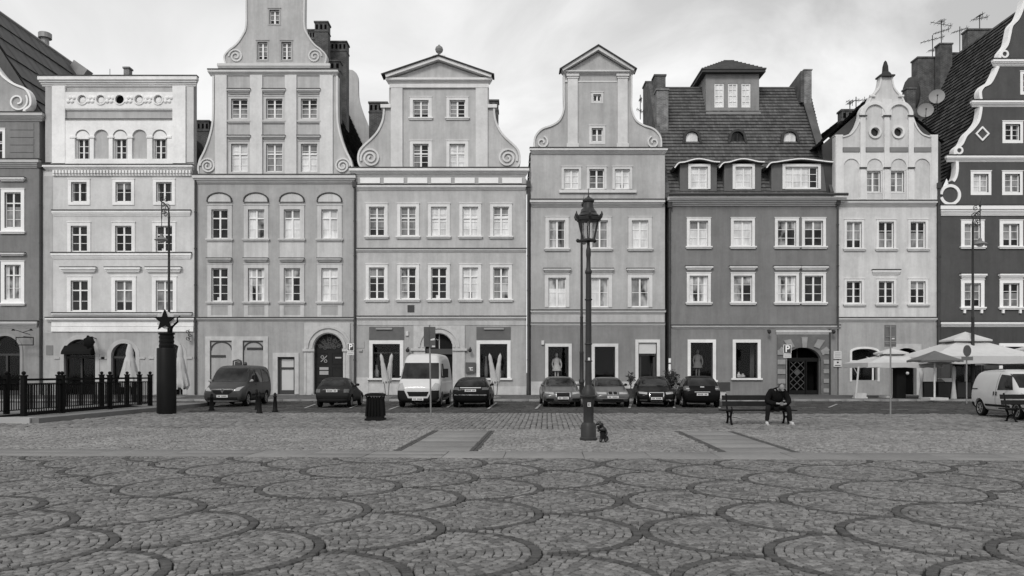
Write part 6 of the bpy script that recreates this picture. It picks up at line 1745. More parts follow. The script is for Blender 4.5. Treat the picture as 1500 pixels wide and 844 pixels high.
# furled white side curtains tied to poles
for px, D_, y0, y1, lb in ((1350,45.2,543,589,'furled white curtain tied to a pole at the right side of the smaller open parasol'),(1397,45.0,536,591,'furled white curtain tied to a pole under the large open parasol'),(1256.5,45.5,537,576,'slim white corner pole under the left edge of the smaller open parasol')):
    x = fx(px, D_); mb = MB(CL2); zt, zb = fz(y0,D_), .115
    w = .5 if 'furled' in lb else .5
    if 'furled' in lb: mb.lathe([(.17,0),(.15,.25),(.1,.7),(.085,1.0),(.12,1.3),(.11,zt-zb-.1),(.05,zt-zb)], (x,D_,zb), 10, 1, .8)
    else: mb.tube([(x-.12,D_,zb),(x+.05,D_,zt)], .055, 8); mb.tube([(x+.02,D_,zt-.5),(x-.25,D_,zt-.02)], .02, 5)
    tag(mb.build('parasol_curtain' if 'furled' in lb else 'corner_pole', smooth=True), lb, 'parasol curtain' if 'furled' in lb else 'pole')
# cafe windbreak, furniture
def windbreak(px0, px1, D_, label, ztop=.98):
    x0, x1 = fx(px0,D_), fx(px1,D_); t = thing('windbreak', label, 'screen', ((x0+x1)/2,D_,.11), 'dark cafe screens'); mb = MB(BIN)
    mb.box(x0,x0+.05,D_-.03,D_+.03,.11,ztop); mb.box(x1-.05,x1,D_-.03,D_+.03,.11,ztop); mb.box(x0+.05,x1-.05,D_-.025,D_+.025,ztop-.05,ztop); mb.box(x0+.05,x1-.05,D_-.025,D_+.025,.15,.2); mb.build('frame', t)
    mb = MB(mat('screen_panel', .02, .2, .1)); mb.box(x0+.05,x1-.05,D_-.01,D_+.01,.2,ztop-.05); mb.build('panel', t)
windbreak(1352, 1372, 45.0, 'dark framed cafe screen left of the furled curtain under the large parasol', 1.1); windbreak(1373, 1394, 45.05, 'dark cafe screen directly left of the furled curtain', 1.08); windbreak(1401, 1424, 45.1, 'dark cafe screen behind the round road sign post', 1.1)
mb = MB(WHITE); Dd = 46.2; c = Vector((fx(1384,Dd),Dd,.11))
t = thing('cafe_table', 'small cafe table with a pale cloth behind the dark screen', 'table', c)
mb.lathe([(.04,1.13),(.42,1.13),(.42,1.17),(.05,1.18)], c, 14); mb.build('tabletop', t)
mb = MB(WHITE); mb.prism([(c.x-.1,.95),(c.x+.1,.95),(c.x+.42,1.27),(c.x-.42,1.27)], c.y-.44, c.y-.43); mb.build('tablecloth', t)
mb = MB(BIN); mb.tube([c, c+Vector((0,0,1.13))], .04, 8); mb.lathe([(.28,0),(.25,.04),(.05,.06)], c, 12); mb.build('pedestal', t)
# tall dark doorman cupboard seen by the cafe door
mb = MB(BIN); Dd = 45.8; mb.box(fx(1313.5,Dd),fx(1327,Dd),Dd,Dd+.5,.11,fz(540,Dd)); mb.box(fx(1312.5,Dd),fx(1328,Dd),Dd-.05,Dd+.55,fz(540,Dd),fz(538.5,Dd)); tag(mb.build('cafe_cupboard'), 'tall narrow dark cupboard standing before the arched cafe doorway', 'cupboard')
mb = MB(STONE); Dd = 45.6; x0, x1 = fx(1252,Dd), fx(1271,Dd); mb.box(x0,x1,Dd,Dd+.35,.11,.2); mb.box(x0+.05,x1-.05,Dd+.04,Dd+.3,.2,.42); tag(mb.build('planter_trough'), 'low pale stone trough at the foot of the slim white corner pole', 'planter')

# -- mannequins behind the shop glass
mannequin(815.5, 517, 560, DF+.9, 'pale headless dress form in the shop window left of the lantern post')
mannequin(1022, 512, 556, DF+.9, 'draped figure in the shop window above the black hatchback', .16)
def prop(px, y0, y1, w, v, D_, label):
    mb = MB(mat('shop_prop_%d' % int(v*100), v, .8, .3, 6)); x = fx(px,D_); z0, z1 = fz(y1,D_), fz(y0,D_); w = w*D_/FPX/2
    mb.lathe([(w,0),(w,(z1-z0)*.5),(w*.45,(z1-z0)*.7),(w*.4,(z1-z0)*.9),(w*.55,z1-z0)], (x,D_,z0), 10); tag(mb.build('display_vase', smooth=True), label, 'vase', 'vases in shop windows')
prop(551.5, 535, 552, 7, .3, DF+.6, 'pale vase in the left corner of the shop window behind the litter bin'); prop(712, 522, 552, 5, .12, DF+.7, 'slim dark vase in the left part of the right shop window'); prop(732, 538, 552, 12, .08, DF+.7, 'wide dark vase beside the closed parasols in the right shop window')
prop(1082, 545, 553, 6, .55, DF+.5, 'squat white vase low in the window above the bench'); prop(1088, 547, 553, 7, .4, DF+.5, 'squat pale grey vase second in the window above the bench')
mb = MB(mat('window_curtain', .10, .9, .3, 3)); Dc = DF+.8
for k_ in range(9): mb.tube([(fx(1100+k_*1.1,Dc),Dc+.04*(k_%2),fz(504,Dc)),(fx(1099+k_*1.15,Dc),Dc+.04*(k_%2),fz(554,Dc))], .035, 5)
tag(mb.build('curtain'), 'grey curtain hanging in the right part of the window above the bench', 'curtain')

# -- benches
def bench(P, length, label, rz=0, legs=True):
    t = thing('park_bench', label, 'bench', P, 'iron legged park benches', local=True, rz=rz); h = length/2
    WD = mat('bench_wood', .016, .8, .25, 6, tone=.3, spec=.08)
    mb = MB(WD)
    for i in range(4): mb.box(-h,h,-.24+i*.125,-.24+i*.125+.105,.42,.455, random.random())
    mb.build('seat', t)
    mb = MB(WD); M_ = Matrix.Rotation(R(-14),3,'X')
    for i in range(2): mb.obox((0,.31+.06*i,.63+.19*i), (length*.88,.035,.15), M_)
    mb.build('backrest', t)
    for sx in (-h+.28, h-.28):
        mb = MB(BLACK)
        mb.tube([(sx,-.26,.40),(sx,-.2,.33),(sx,-.15,.2),(sx,-.24,.03),(sx,-.3,.0)], [.04,.035,.035,.035,.04], 6); mb.tube([(sx,.26,.40),(sx,.18,.3),(sx,.16,.18),(sx,.24,.03),(sx,.3,.0)], [.04,.035,.035,.035,.04], 6)
        mb.tube([(sx,-.3,.40),(sx,.26,.40)], .03, 6); mb.tube([(sx,-.15,.2),(sx,.0,.24),(sx,.16,.18)], .025, 6); mb.tube([(sx,.24,.40),(sx,.31,.6),(sx,.4,.94)], .028, 6)
        mb.tube([(sx,-.28,.43),(sx,-.3,.5),(sx,-.24,.55)], .02, 6)
        mb.build('leg', t, smooth=True)
    return t
BP = gp(1112, 621.5); bench(BP+Vector((0,.15,0)), 2.36, 'dark wooden bench with iron legs on which the hunched man sits')
B2 = gp(1510, 618.5); bench(B2+Vector((.35,.15,0)), 2.36, 'dark empty bench in front of the small white van at the right edge')
# ================================================================ VEHICLES
def eval_mesh(o):
    dg = bpy.context.evaluated_depsgraph_get(); dg.update(); return bpy.data.meshes.new_from_object(o.evaluated_get(dg))
def subsurf(verts, faces, lv=2, creases=()):
    me = bpy.data.meshes.new('t'); me.from_pydata(verts, [], faces); me.update()
    o = bpy.data.objects.new('t', me); COL.objects.link(o); m = o.modifiers.new('s', 'SUBSURF'); m.levels = lv; m.render_levels = lv
    r = eval_mesh(o); bpy.data.objects.remove(o); bpy.data.meshes.remove(me); return r
class Car:
    def __init__(s, name, label, cat, P, heading, paint, stations, wheels, wr=.31, ww=.2, track=None, group='cars parked in front of the houses'):
        """stations: x, z_bottom, z_belt, z_top, half widths bottom/belt/top; heading: direction the nose points (degrees, 0 = +x)"""
        s.t = thing(name, label, cat, P, group, local=True, rz=R(heading))
        V, F = [], []; N = 12
        for (x, zb, zm, zt, wb, wm, wt_) in stations:
            hf = [(0,zb),(wb*.8,zb),(wb,zb+.10),(wm,zb+(zm-zb)*.55),(wm*.985,zm),(wt_,zt-min(.06,.3*(zt-zm)+.015)),(wt_*.7,zt-.005)]
            ring = [(y,z) for y,z in hf]+[(0,zt+.005)]+[(-y,z) for y,z in hf[:0:-1]]
            V += [(x,y,z) for y,z in ring]
        N = len(ring)
        for i in range(len(stations)-1):
            for j in range(N): F.append((i*N+j,i*N+(j+1)%N,(i+1)*N+(j+1)%N,(i+1)*N+j))
        F.append(tuple(range(N))[::-1]); F.append(tuple((len(stations)-1)*N+j for j in range(N)))
        me = subsurf(V, F, 2)
        o = bpy.data.objects.new('body', me); COL.objects.link(o)
        w = max(q[5] for q in stations); s.w = w
        for wx in wheels:
            for sy in (1,-1):
                c = MB(BLACK); c.v = []; n = 20
                q = [(wx+(wr+.055)*math.cos(2*math.pi*i/n), wr+(wr+.055)*math.sin(2*math.pi*i/n)) for i in range(n)]
                c.prism(q, sy*(w-.34), sy*(w+.4), 'y'); co = c.build('cut'); 
                bm = bmesh.new(); bm.from_mesh(co.data); bmesh.ops.recalc_face_normals(bm, faces=bm.faces); bm.to_mesh(co.data); bm.free()
                m = o.modifiers.new('b','BOOLEAN'); m.operation = 'DIFFERENCE'; m.object = co; m.solver = 'EXACT'
        r = eval_mesh(o)
        for m in list(o.modifiers):
            co = m.object; o.modifiers.remove(m); bpy.data.objects.remove(co)
        o.data = r; r.materials.clear(); r.materials.append(paint)
        for p in r.polygons: p.use_smooth = True
        try: r.set_sharp_from_angle(angle=R(40))
        except Exception: pass
        o.name = 'body'; o.parent = s.t; ROOT[o] = Vector((0,0,0)); s.body = o
        bm = bmesh.new(); bm.from_mesh(r); s.bvh = BVHTree.FromBMesh(bm); bm.free()
        for wx in wheels:
            for sy in (1,-1):
                yo = sy*(w-.03); yi = sy*(w-.03-ww)
                t = MB(TYRE); n0 = 0
                pr = [(wr*.62,yo-sy*.01),(wr*.92,yo),(wr,yo-sy*.035),(wr,yi+sy*.03),(wr*.9,yi),(wr*.3,yi)]
                for rr, yy in pr:
                    for j in range(24): a = 2*math.pi*j/24; t.v.append((wx+rr*math.cos(a),yy,wr+rr*math.sin(a)))
                for i in range(len(pr)-1):
                    for j in range(24): t.face((i*24+j,i*24+(j+1)%24,(i+1)*24+(j+1)%24,(i+1)*24+j))
                wh = t.build('wheel', s.t, smooth=True)
                m = MB(RIM); m.prism([(wx+wr*.16*math.cos(2*math.pi*j/12),wr+wr*.16*math.sin(2*math.pi*j/12)) for j in range(12)], yo-sy*.02, yo-sy*.005)
                for j in range(7):
                    a = 2*math.pi*j/7; ca, sa = math.cos(a), math.sin(a); q = []
                    for rr, tt in ((.12,.05),(.62,.075),(.62,-.075),(.12,-.05)): q.append((wx+wr*(rr*ca-tt*sa), wr+wr*(rr*sa+tt*ca)))
                    m.prism(q, yo-sy*.035, yo-sy*.018)
                rg = [(wx+wr*.64*math.cos(2*math.pi*j/24),wr+wr*.64*math.sin(2*math.pi*j/24)) for j in range(24)]; m.strip(rg, wr*.1, yo-sy*.03, yo-sy*.008, True); m.build('rim', wh)
    def patch(s, name, poly, view, m, off=.008, parent=None, cell=.07, wrap=False):
        """panel hugging the body: outline seen from 'f'ront / 'b'ack (y,z) or side 'l'/'r' (x,z)"""
        pts = []; k = len(poly)
        for i in range(k):
            a, b = poly[i], poly[(i+1)%k]; n = max(1, int(math.hypot(b[0]-a[0],b[1]-a[1])/cell))
            pts += [(a[0]+(b[0]-a[0])*j/n, a[1]+(b[1]-a[1])*j/n) for j in range(n)]
        nb = len(pts)
        xs = [p[0] for p in pts]; ys = [p[1] for p in pts]; g_ = cell*.9
        inner = []; x = min(xs)+g_*.5
        def inside(q):
            c = False; j = nb-1
            for i in range(nb):
                if (pts[i][1] > q[1]) != (pts[j][1] > q[1]) and q[0] < (pts[j][0]-pts[i][0])*(q[1]-pts[i][1])/(pts[j][1]-pts[i][1])+pts[i][0]: c = not c
                j = i
            return c
        while x < max(xs):
            y = min(ys)+g_*.5
            while y < max(ys):
                if inside((x,y)) and min((x-p[0])**2+(y-p[1])**2 for p in pts) > (g_*.35)**2: inner.append((x,y))
                y += g_
            x += g_
        r = delaunay_2d_cdt([Vector(p) for p in pts+inner], [(i,(i+1)%nb) for i in range(nb)], [], 0, 1e-6)
        keep = [f for f in r[2] if in_poly(sum(r[0][i].x for i in f)/len(f), sum(r[0][i].y for i in f)/len(f), pts)]
        V = []; ok = []
        for p in r[0]:
            if view == 'f': o, d = Vector((6,p.x,p.y)), Vector((-1,0,0))
            elif view == 'b': o, d = Vector((-6,p.x,p.y)), Vector((1,0,0))
            elif view == 'l': o, d = Vector((p.x,4,p.y)), Vector((0,-1,0))
            else: o, d = Vector((p.x,-4,p.y)), Vector((0,1,0))
            h = s.bvh.ray_cast(o, d)
            if h[0] is None: V.append(None); continue
            V.append(h[0]+(-d)*off*.6+h[1]*off*.6*(1 if h[1].dot(d) < 0 else -1))
        mb = MB(m); idx = {}
        for i, v in enumerate(V):
            if v is not None: idx[i] = len(mb.v); mb.v.append(tuple(v))
        for f in keep:
            if all(i in idx for i in f): mb.face([idx[i] for i in f])
        if not mb.f: return None
        return mb.build(name, parent or s.t, smooth=True)
    def add(s, name, mb, parent=None, smooth=True): return mb.build(name, parent or s.t, smooth=smooth)
    def hit(s, view, a, b):
        o, d = {'f': (Vector((6,a,b)),Vector((-1,0,0))), 'b': (Vector((-6,a,b)),Vector((1,0,0))), 'l': (Vector((a,4,b)),Vector((0,-1,0))), 'r': (Vector((a,-4,b)),Vector((0,1,0)))}[view]
        h = s.bvh.ray_cast(o, d); return h[0]
    def plate(s, view, z, y0=0, w=.52, h=.115):
        p = s.hit(view, y0, z); d = 1 if view == 'f' else -1
        mb = MB(PLATE); x = p.x+d*.035; mb.box(min(x,x-d*.05),max(x,x-d*.05),y0-w/2,y0+w/2,z-h/2,z+h/2); mb.use(mat('plate_ink', .05)); e = x+d*.003
        for k in range(7):
            if k != 2: mb.box(min(x,e),max(x,e),y0-w*.38+k*w*.115,y0-w*.38+k*w*.115+w*.07,z-h*.26,z+h*.26)
        random.seed(int(abs(z)*1000)+len(bpy.data.objects))
        return mb.build('number_plate', s.t)
    def mirrors(s, x, z, m):
        for sy in (1,-1):
            p = s.hit('l' if sy > 0 else 'r', x, z)
            if p is None: continue
            mb = MB(m); mb.tube([(x,p.y-sy*.03,z),(x-.02,p.y+sy*.06,z+.03)], .025, 6); mb.ball((x-.03,p.y+sy*.10,z+.05), .085, 10, .55, 1.0, .75); s.add('wing_mirror', mb)
def rr_(y0, z0, y1, z1, c=.03):
    return [(y0+c,z0),(y1-c,z0),(y1,z0+c),(y1,z1-c),(y1-c,z1),(y0+c,z1),(y0,z1-c),(y0,z0+c)]
def mir(p): return [(-a,b) for a,b in p][::-1]
def paint(name, v, met=.35): return mat(name, v, .4, .06, 2, spec=.35 if v > .03 else .04, metal=met if v > .04 else 0, coat=.4 if v > .04 else .1)

def sedan_st(L=4.7, W=.9, H=1.44, hatch=False, wagon=False):
    f = L/2
    st = [(f,.36,.52,.60,W*.66,W*.72,W*.55),(f-.06,.24,.56,.68,W*.86,W*.90,W*.70),(f-.35,.20,.62,.77,W*.94,W*.985,W*.78),(f-.9,.19,.70,.86,W*.95,W,W*.80),(f-1.38,.19,.80,.955,W*.95,W,W*.80),
          (f-1.75,.19,.86,1.16,W*.95,W,W*.79),(f-2.15,.19,.88,H-.06,W*.95,W,W*.75),(f-2.6,.19,.89,H,W*.95,W,W*.74),(f-3.1,.19,.90,H-.015,W*.95,W,W*.73)]
    if hatch: st += [(-f+.75,.19,.92,H-.05,W*.95,W*.995,W*.73),(-f+.36,.20,.93,H-.18,W*.94,W*.98,W*.73),(-f+.14,.22,.88,1.0,W*.92,W*.96,W*.70),(-f+.04,.28,.72,.88,W*.86,W*.92,W*.74),(-f,.38,.62,.74,W*.7,W*.8,W*.62)]
    else: st += [(-f+1.25,.19,.92,H-.13,W*.95,W*.995,W*.71),(-f+.78,.19,.94,1.09,W*.94,W*.985,W*.70),(-f+.45,.2,.93,1.02,W*.93,W*.97,W*.74),(-f+.12,.24,.86,.98,W*.90,W*.94,W*.72),(-f+.03,.32,.72,.84,W*.85,W*.9,W*.7),(-f,.42,.62,.72,W*.7,W*.78,W*.6)]
    return st
def glaze(c, L, W, H, hatch, rear_lo=1.0):
    f = L/2
    c.patch('windscreen', [(-W*.78,.955),(W*.78,.955),(W*.68,H-.075),(-W*.68,H-.075)], 'f', CARGLASS)
    if hatch: c.patch('rear_window', [(-W*.74,1.0),(W*.74,1.0),(W*.67,H-.12),(-W*.67,H-.12)], 'b', CARGLASS)
    else: c.patch('rear_window', [(-W*.68,1.09),(W*.68,1.09),(W*.64,H-.12),(-W*.64,H-.12)], 'b', CARGLASS)
    e = -f+.62 if hatch else -f+1.1
    for v in 'lr':
        c.patch('side_window', [(f-1.62,.95),(f-2.22,H-.12),(f-2.62,H-.105),(f-2.62,.94)], v, CARGLASS)
        c.patch('side_window', [(f-2.70,.94),(f-2.70,H-.105),(f-3.2,H-.12),(e,H-.28 if not hatch else H-.2),(e+.02,.97)], v, CARGLASS)
        c.patch('door_seam', [(f-2.66,.3),(f-2.66,.92),(f-2.645,.92),(f-2.645,.3)], v, PLASTIC, .004)
        c.patch('door_handle', [(f-2.9,.79),(f-2.72,.79),(f-2.72,.82),(f-2.9,.82)], v, CHROME, .02)
        c.patch('sill_trim', [(f-1.35,.22),(-f+1.3,.22),(-f+1.3,.28),(f-1.35,.28)], v, PLASTIC, .006)
def lights_rear(c, W, z0, z1, inner=.55):
    for p in ([(W*inner,z0),(W*.93,z0),(W*.93,z1),(W*inner,z1)],): c.patch('tail_light', p, 'b', TAILGL, .012, cell=.05); c.patch('tail_light', mir(p), 'b', TAILGL, .012, cell=.05)
def lights_front(c, p): c.patch('headlight', p, 'f', LIGHTGL, .012, cell=.045); c.patch('headlight', mir(p), 'f', LIGHTGL, .012, cell=.045)
def veh_pos(px, py): D_ = gd(py); return Vector((fx(px,D_), D_, 0))
NOSE, TAIL = -90, 90
def at(px, py, L, ang):
    """root so that the end of the car facing the camera stands at that ground pixel"""
    p = veh_pos(px, py); a = R(ang); d = Vector((math.cos(a),math.sin(a),0))
    return p - d*(L/2)*(1 if math.sin(a) < 0 else -1)

# dark minivan, three-quarter view
L_, W_, H_ = 4.9, .97, 1.95
f = L_/2
st = [(f,.34,.62,.78,W_*.72,W_*.78,W_*.62),(f-.06,.22,.70,.92,W_*.9,W_*.94,W_*.76),(f-.35,.20,.82,1.06,W_*.95,W_*.985,W_*.80),(f-.85,.2,.98,1.20,W_*.96,W_,W_*.82),(f-1.15,.2,1.06,1.50,W_*.96,W_,W_*.85),(f-1.5,.2,1.1,1.86,W_*.96,W_,W_*.85),(f-1.9,.2,1.12,1.97,W_*.96,W_,W_*.85),
      (0,.2,1.12,1.99,W_*.96,W_,W_*.86),(-f+.9,.2,1.12,1.99,W_*.96,W_,W_*.86),(-f+.2,.22,1.12,1.97,W_*.95,W_*.99,W_*.85),(-f+.04,.26,1.1,1.92,W_*.92,W_*.97,W_*.83),(-f,.36,1.05,1.7,W_*.86,W_*.92,W_*.7)]
ang = -88.5
c = Car('minivan', 'dark grey minivan with roof luggage parked in front of the tallest house', 'minivan', at(325.5,596.5,L_,ang), ang, paint('paint_minivan', .032), st, (f-.95,-f+.95), .34, .22)
c.patch('windscreen', [(-W_*.86,1.19),(W_*.86,1.19),(W_*.79,1.83),(-W_*.79,1.83)], 'f', CARGLASS)
for v in 'lr':
    c.patch('side_window', [(f-1.12,1.16),(f-1.62,1.76),(f-2.1,1.78),(f-2.1,1.14)], v, CARGLASS); c.patch('side_window', [(f-2.2,1.14),(f-2.2,1.79),(-.72,1.79),(-.72,1.15)], v, CARGLASS); c.patch('side_window', [(-.82,1.15),(-.82,1.79),(-f+.3,1.77),(-f+.3,1.16)], v, CARGLASS)
    c.patch('door_seam', [(f-2.15,.3),(f-2.15,1.85),(f-2.135,1.85),(f-2.135,.3)], v, PLASTIC, .004); c.patch('door_seam', [(-.77,.3),(-.77,1.85),(-.755,1.85),(-.755,.3)], v, PLASTIC, .004)
    c.patch('side_trim', [(f-1.4,.5),(-f+1.4,.5),(-f+1.4,.58),(f-1.4,.58)], v, PLASTIC, .012); c.patch('door_handle', [(f-2.08,1.0),(f-1.9,1.0),(f-1.9,1.04),(f-2.08,1.04)], v, PLASTIC, .02)
lights_front(c, [(W_*.52,.74),(W_*.80,.76),(W_*.90,.98),(W_*.66,.90)])
c.patch('grille', [(-W_*.50,.80),(-.12,.80),(0,.76),(.12,.80),(W_*.50,.80),(W_*.46,.70),(W_*.3,.60),(-W_*.3,.60),(-W_*.46,.70)], 'f', PLASTIC, .01); c.patch('lower_grille', rr_(-W_*.72,.34,W_*.72,.46), 'f', PLASTIC, .01)
c.patch('bumper_lip', [(-W_*.78,.26),(W_*.78,.26),(W_*.78,.31),(-W_*.78,.31)], 'f', mat('bumper_silver', .25, .5), .015)
p = c.hit('f',0,.75); mb = MB(CHROME); mb.prism([(.0,.64),(.075,.75),(0,.86),(-.075,.75)], p.x+.01, p.x+.03, 'x'); mb.build('emblem', c.t)
c.plate('f', .51); c.mirrors(f-1.2, 1.18, mat('mirror_silver', .3, .4))
mb = MB(PIPE); mb.tube([(-.2,-.35,1.96),(-.2,-.35,2.2),(-.2,-.1,2.26),(-.2,.05,2.2),(-.2,.05,1.96)], .04, 8); mb.tube([(-.5,-.35,1.96),(-.5,-.35,2.15),(-.5,-.1,2.2),(-.5,.0,1.96)], .03, 8); mb.ball((-.2,.25,2.06), .1, 10); mb.obox((-.3,-.12,2.06), (.25,.3,.16)); mb.build('roof_load', c.t, smooth=True)

# small hatchback seen from behind
L_, W_, H_ = 3.85, .82, 1.40
c = Car('hatchback', 'dark compact hatchback seen from behind in front of the arched portal', 'car', at(486,597.5,L_,90), 90, paint('paint_compact', .022), sedan_st(L_, W_, H_, True), (L_/2-.78,-L_/2+.68), .285, .18)
glaze(c, L_, W_, H_, True); lights_rear(c, W_, .70, .86, .66); c.plate('b', .78); c.mirrors(L_/2-1.6, .98, PLASTIC)
c.patch('bumper', [(-W_*.86,.44),(W_*.86,.44),(W_*.86,.54),(-W_*.86,.54)], 'b', PLASTIC, .02)
mb = MB(PLASTIC); mb.tube([(-L_/2-.03,-.25,.25),(-L_/2+.3,-.25,.25)], .03, 8); mb.build('exhaust', c.t)

# white panel van
L_, W_, H_ = 5.4, 1.02, 2.52
f = L_/2
st = [(f,.36,.72,.86,W_*.74,W_*.80,W_*.62),(f-.07,.24,.84,1.05,W_*.92,W_*.95,W_*.74),(f-.35,.2,1.0,1.20,W_*.96,W_*.99,W_*.78),(f-.62,.2,1.18,1.34,W_*.97,W_,W_*.84),(f-.85,.2,1.24,1.62,W_*.97,W_,W_*.85),(f-1.15,.2,1.3,2.08,W_*.97,W_,W_*.84),(f-1.32,.2,1.34,2.34,W_*.97,W_,W_*.83),(f-1.5,.2,1.35,2.50,W_*.97,W_,W_*.82),(f-2.0,.2,1.36,2.55,W_*.97,W_,W_*.83),
      (0,.2,1.36,2.56,W_*.97,W_,W_*.83),(-f+.6,.2,1.36,2.56,W_*.97,W_,W_*.83),(-f+.08,.24,1.36,2.52,W_*.96,W_*.99,W_*.82),(-f,.34,1.3,2.4,W_*.9,W_*.94,W_*.74)]
c = Car('panel_van', 'white high roof panel van parked nose out before the pedimented house', 'van', at(612,597.5,L_,-92), -92, paint('paint_white_van', .50, 0), st, (f-.95,-f+1.0), .35, .22)
c.patch('windscreen', [(-W_*.87,1.33),(W_*.87,1.33),(W_*.80,2.08),(-W_*.80,2.08)], 'f', CARGLASS)
for v in 'lr':
    c.patch('side_window', [(f-.95,1.38),(f-1.42,2.04),(f-2.1,2.06),(f-2.1,1.36)], v, CARGLASS)
    c.patch('door_seam', [(f-2.2,.3),(f-2.2,2.2),(f-2.185,2.2),(f-2.185,.3)], v, PLASTIC, .004); c.patch('side_trim', [(f-1.45,.42),(-f+1.55,.42),(-f+1.55,.58),(f-1.45,.58)], v, PLASTIC, .012)
c.patch('bumper', [(-W_*.94,.26),(W_*.94,.26),(W_*.94,.80),(W_*.62,.80),(W_*.45,.44),(-W_*.45,.44),(-W_*.62,.80),(-W_*.94,.80)], 'f', PLASTIC, .012, cell=.06)
c.patch('lower_bumper', [(-W_*.9,.24),(W_*.9,.24),(W_*.45,.425),(-W_*.45,.425)], 'f', PLASTIC, .012)
c.patch('grille', [(-W_*.50,.74),(W_*.50,.74),(W_*.40,.53),(-W_*.40,.53)], 'f', PLASTIC, .012); c.plate('f', .40)
lights_front(c, [(W_*.60,.83),(W_*.93,.83),(W_*.92,1.10),(W_*.74,1.14),(W_*.64,.95)]); 
for sy in (1,-1):
    p = c.hit('l' if sy > 0 else 'r', f-1.15, 1.42); mb = MB(PLASTIC); mb.tube([(f-1.15,p.y-sy*.05,1.4),(f-1.15,p.y+sy*.16,1.45)], .04, 6); mb.obox((f-1.17,p.y+sy*.2,1.6), (.1,.2,.42)); mb.build('wing_mirror', c.t)
mb = MB(PLASTIC)
for sy in (.2,-.35): mb.tube([(f-.86,sy,1.40),(f-.98,sy+.5,1.5)], .012, 4)
mb.build('wiper', c.t)

# black saloon from behind
L_, W_, H_ = 4.5, .88, 1.42
c = Car('saloon_car', 'black saloon car seen from behind next to the white panel van', 'car', at(689,597.5,L_,88), 88, paint('paint_black', .006), sedan_st(L_, W_, H_, True), (L_/2-.85,-L_/2+.8), .31, .2)
glaze(c, L_, W_, H_, True); c.plate('b', .80); lights_rear(c, W_, .82, .94, .60); c.mirrors(L_/2-1.65, .98, PLASTIC)
c.patch('boot_trim', [(-W_*.55,.90),(W_*.55,.90),(W_*.55,.94),(-W_*.55,.94)], 'b', CHROME, .014); c.patch('bumper_crease', [(-W_*.84,.58),(W_*.84,.58),(W_*.84,.60),(-W_*.84,.60)], 'b', CHROME, .01)

# grey saloon, single-frame grille
L_, W_, H_ = 4.85, .92, 1.44
c = Car('saloon_car', 'grey saloon car with tall framed grille parked left of the lantern post', 'car', at(825,597,L_,-89), -89, paint('paint_grey', .095), sedan_st(L_, W_, H_), (L_/2-.9,-L_/2+.95), .33, .22)
glaze(c, L_, W_, H_, False); lights_front(c, [(W_*.46,.60),(W_*.86,.64),(W_*.90,.72),(W_*.48,.70)]); c.mirrors(L_/2-1.65, .98, paint('paint_grey', .095))
fr = c.patch('grille_frame', [(-.34,.70),(.34,.70),(.34,.45),(.24,.30),(-.24,.30),(-.34,.45)], 'f', CHROME, .012, cell=.05); c.patch('grille', [(-.305,.675),(.305,.675),(.305,.46),(.22,.325),(-.22,.325),(-.305,.46)], 'f', PLASTIC, .02, cell=.05)
c.plate('f', .44); c.patch('air_intake', rr_(.42,.32,.78,.42), 'f', PLASTIC, .012); c.patch('air_intake', rr_(-.78,.32,-.42,.42), 'f', PLASTIC, .012); c.patch('bumper_lip', [(-W_*.74,.255),(W_*.74,.255),(W_*.74,.285),(-W_*.74,.285)], 'f', CHROME, .012)

# grey saloon, twin kidney grille
L_, W_, H_ = 4.6, .87, 1.41
c = Car('saloon_car', 'grey saloon car with small twin grille parked right of the lantern post', 'car', at(898,597,L_,-90), -90, paint('paint_grey_two', .085), sedan_st(L_, W_, H_), (L_/2-.8,-L_/2+.95), .31, .2)
glaze(c, L_, W_, H_, False); lights_front(c, [(W_*.34,.61),(W_*.80,.61),(W_*.84,.71),(W_*.34,.71)]); c.mirrors(L_/2-1.65, .98, PLASTIC)
for s_ in (1,-1):
    q = [(s_*.02,.60),(s_*.19,.60),(s_*.21,.68),(s_*.17,.725),(s_*.03,.725)]; c.patch('grille', q if s_ > 0 else q[::-1], 'f', PLASTIC, .02, cell=.04)
    q = [(s_*.01,.585),(s_*.2,.585),(s_*.23,.69),(s_*.18,.74),(s_*.01,.74)]; c.patch('grille_frame', q if s_ > 0 else q[::-1], 'f', CHROME, .012, cell=.04)
c.plate('f', .48); c.patch('air_intake', rr_(-.5,.30,.5,.38), 'f', PLASTIC, .012); c.patch('bumper_strip', [(-W_*.80,.415),(W_*.80,.415),(W_*.80,.43),(-W_*.80,.43)], 'f', mat('bumper_silver', .25, .5), .012)

# black saloon, single-frame grille
L_, W_, H_ = 4.6, .91, 1.45
c = Car('saloon_car', 'black saloon car with chrome framed grille parked before the doorway with the white sign', 'car', at(962,597,L_,-95.5), -95.5, paint('paint_black', .006), sedan_st(L_, W_, H_), (L_/2-.88,-L_/2+.95), .32, .22)
glaze(c, L_, W_, H_, False); lights_front(c, [(W_*.48,.60),(W_*.86,.63),(W_*.88,.72),(W_*.46,.70)]); c.mirrors(L_/2-1.65, .98, paint('paint_black', .006))
c.patch('grille_frame', [(-.35,.70),(.35,.70),(.33,.42),(.26,.27),(-.26,.27),(-.33,.42)], 'f', CHROME, .014, cell=.05); c.patch('grille', [(-.31,.665),(.31,.665),(.29,.43),(.235,.305),(-.235,.305),(-.29,.43)], 'f', PLASTIC, .022, cell=.05)
c.plate('f', .42); c.patch('air_intake', rr_(.42,.3,.78,.38), 'f', CHROME, .01); c.patch('air_intake', rr_(-.78,.3,-.42,.38), 'f', CHROME, .01)

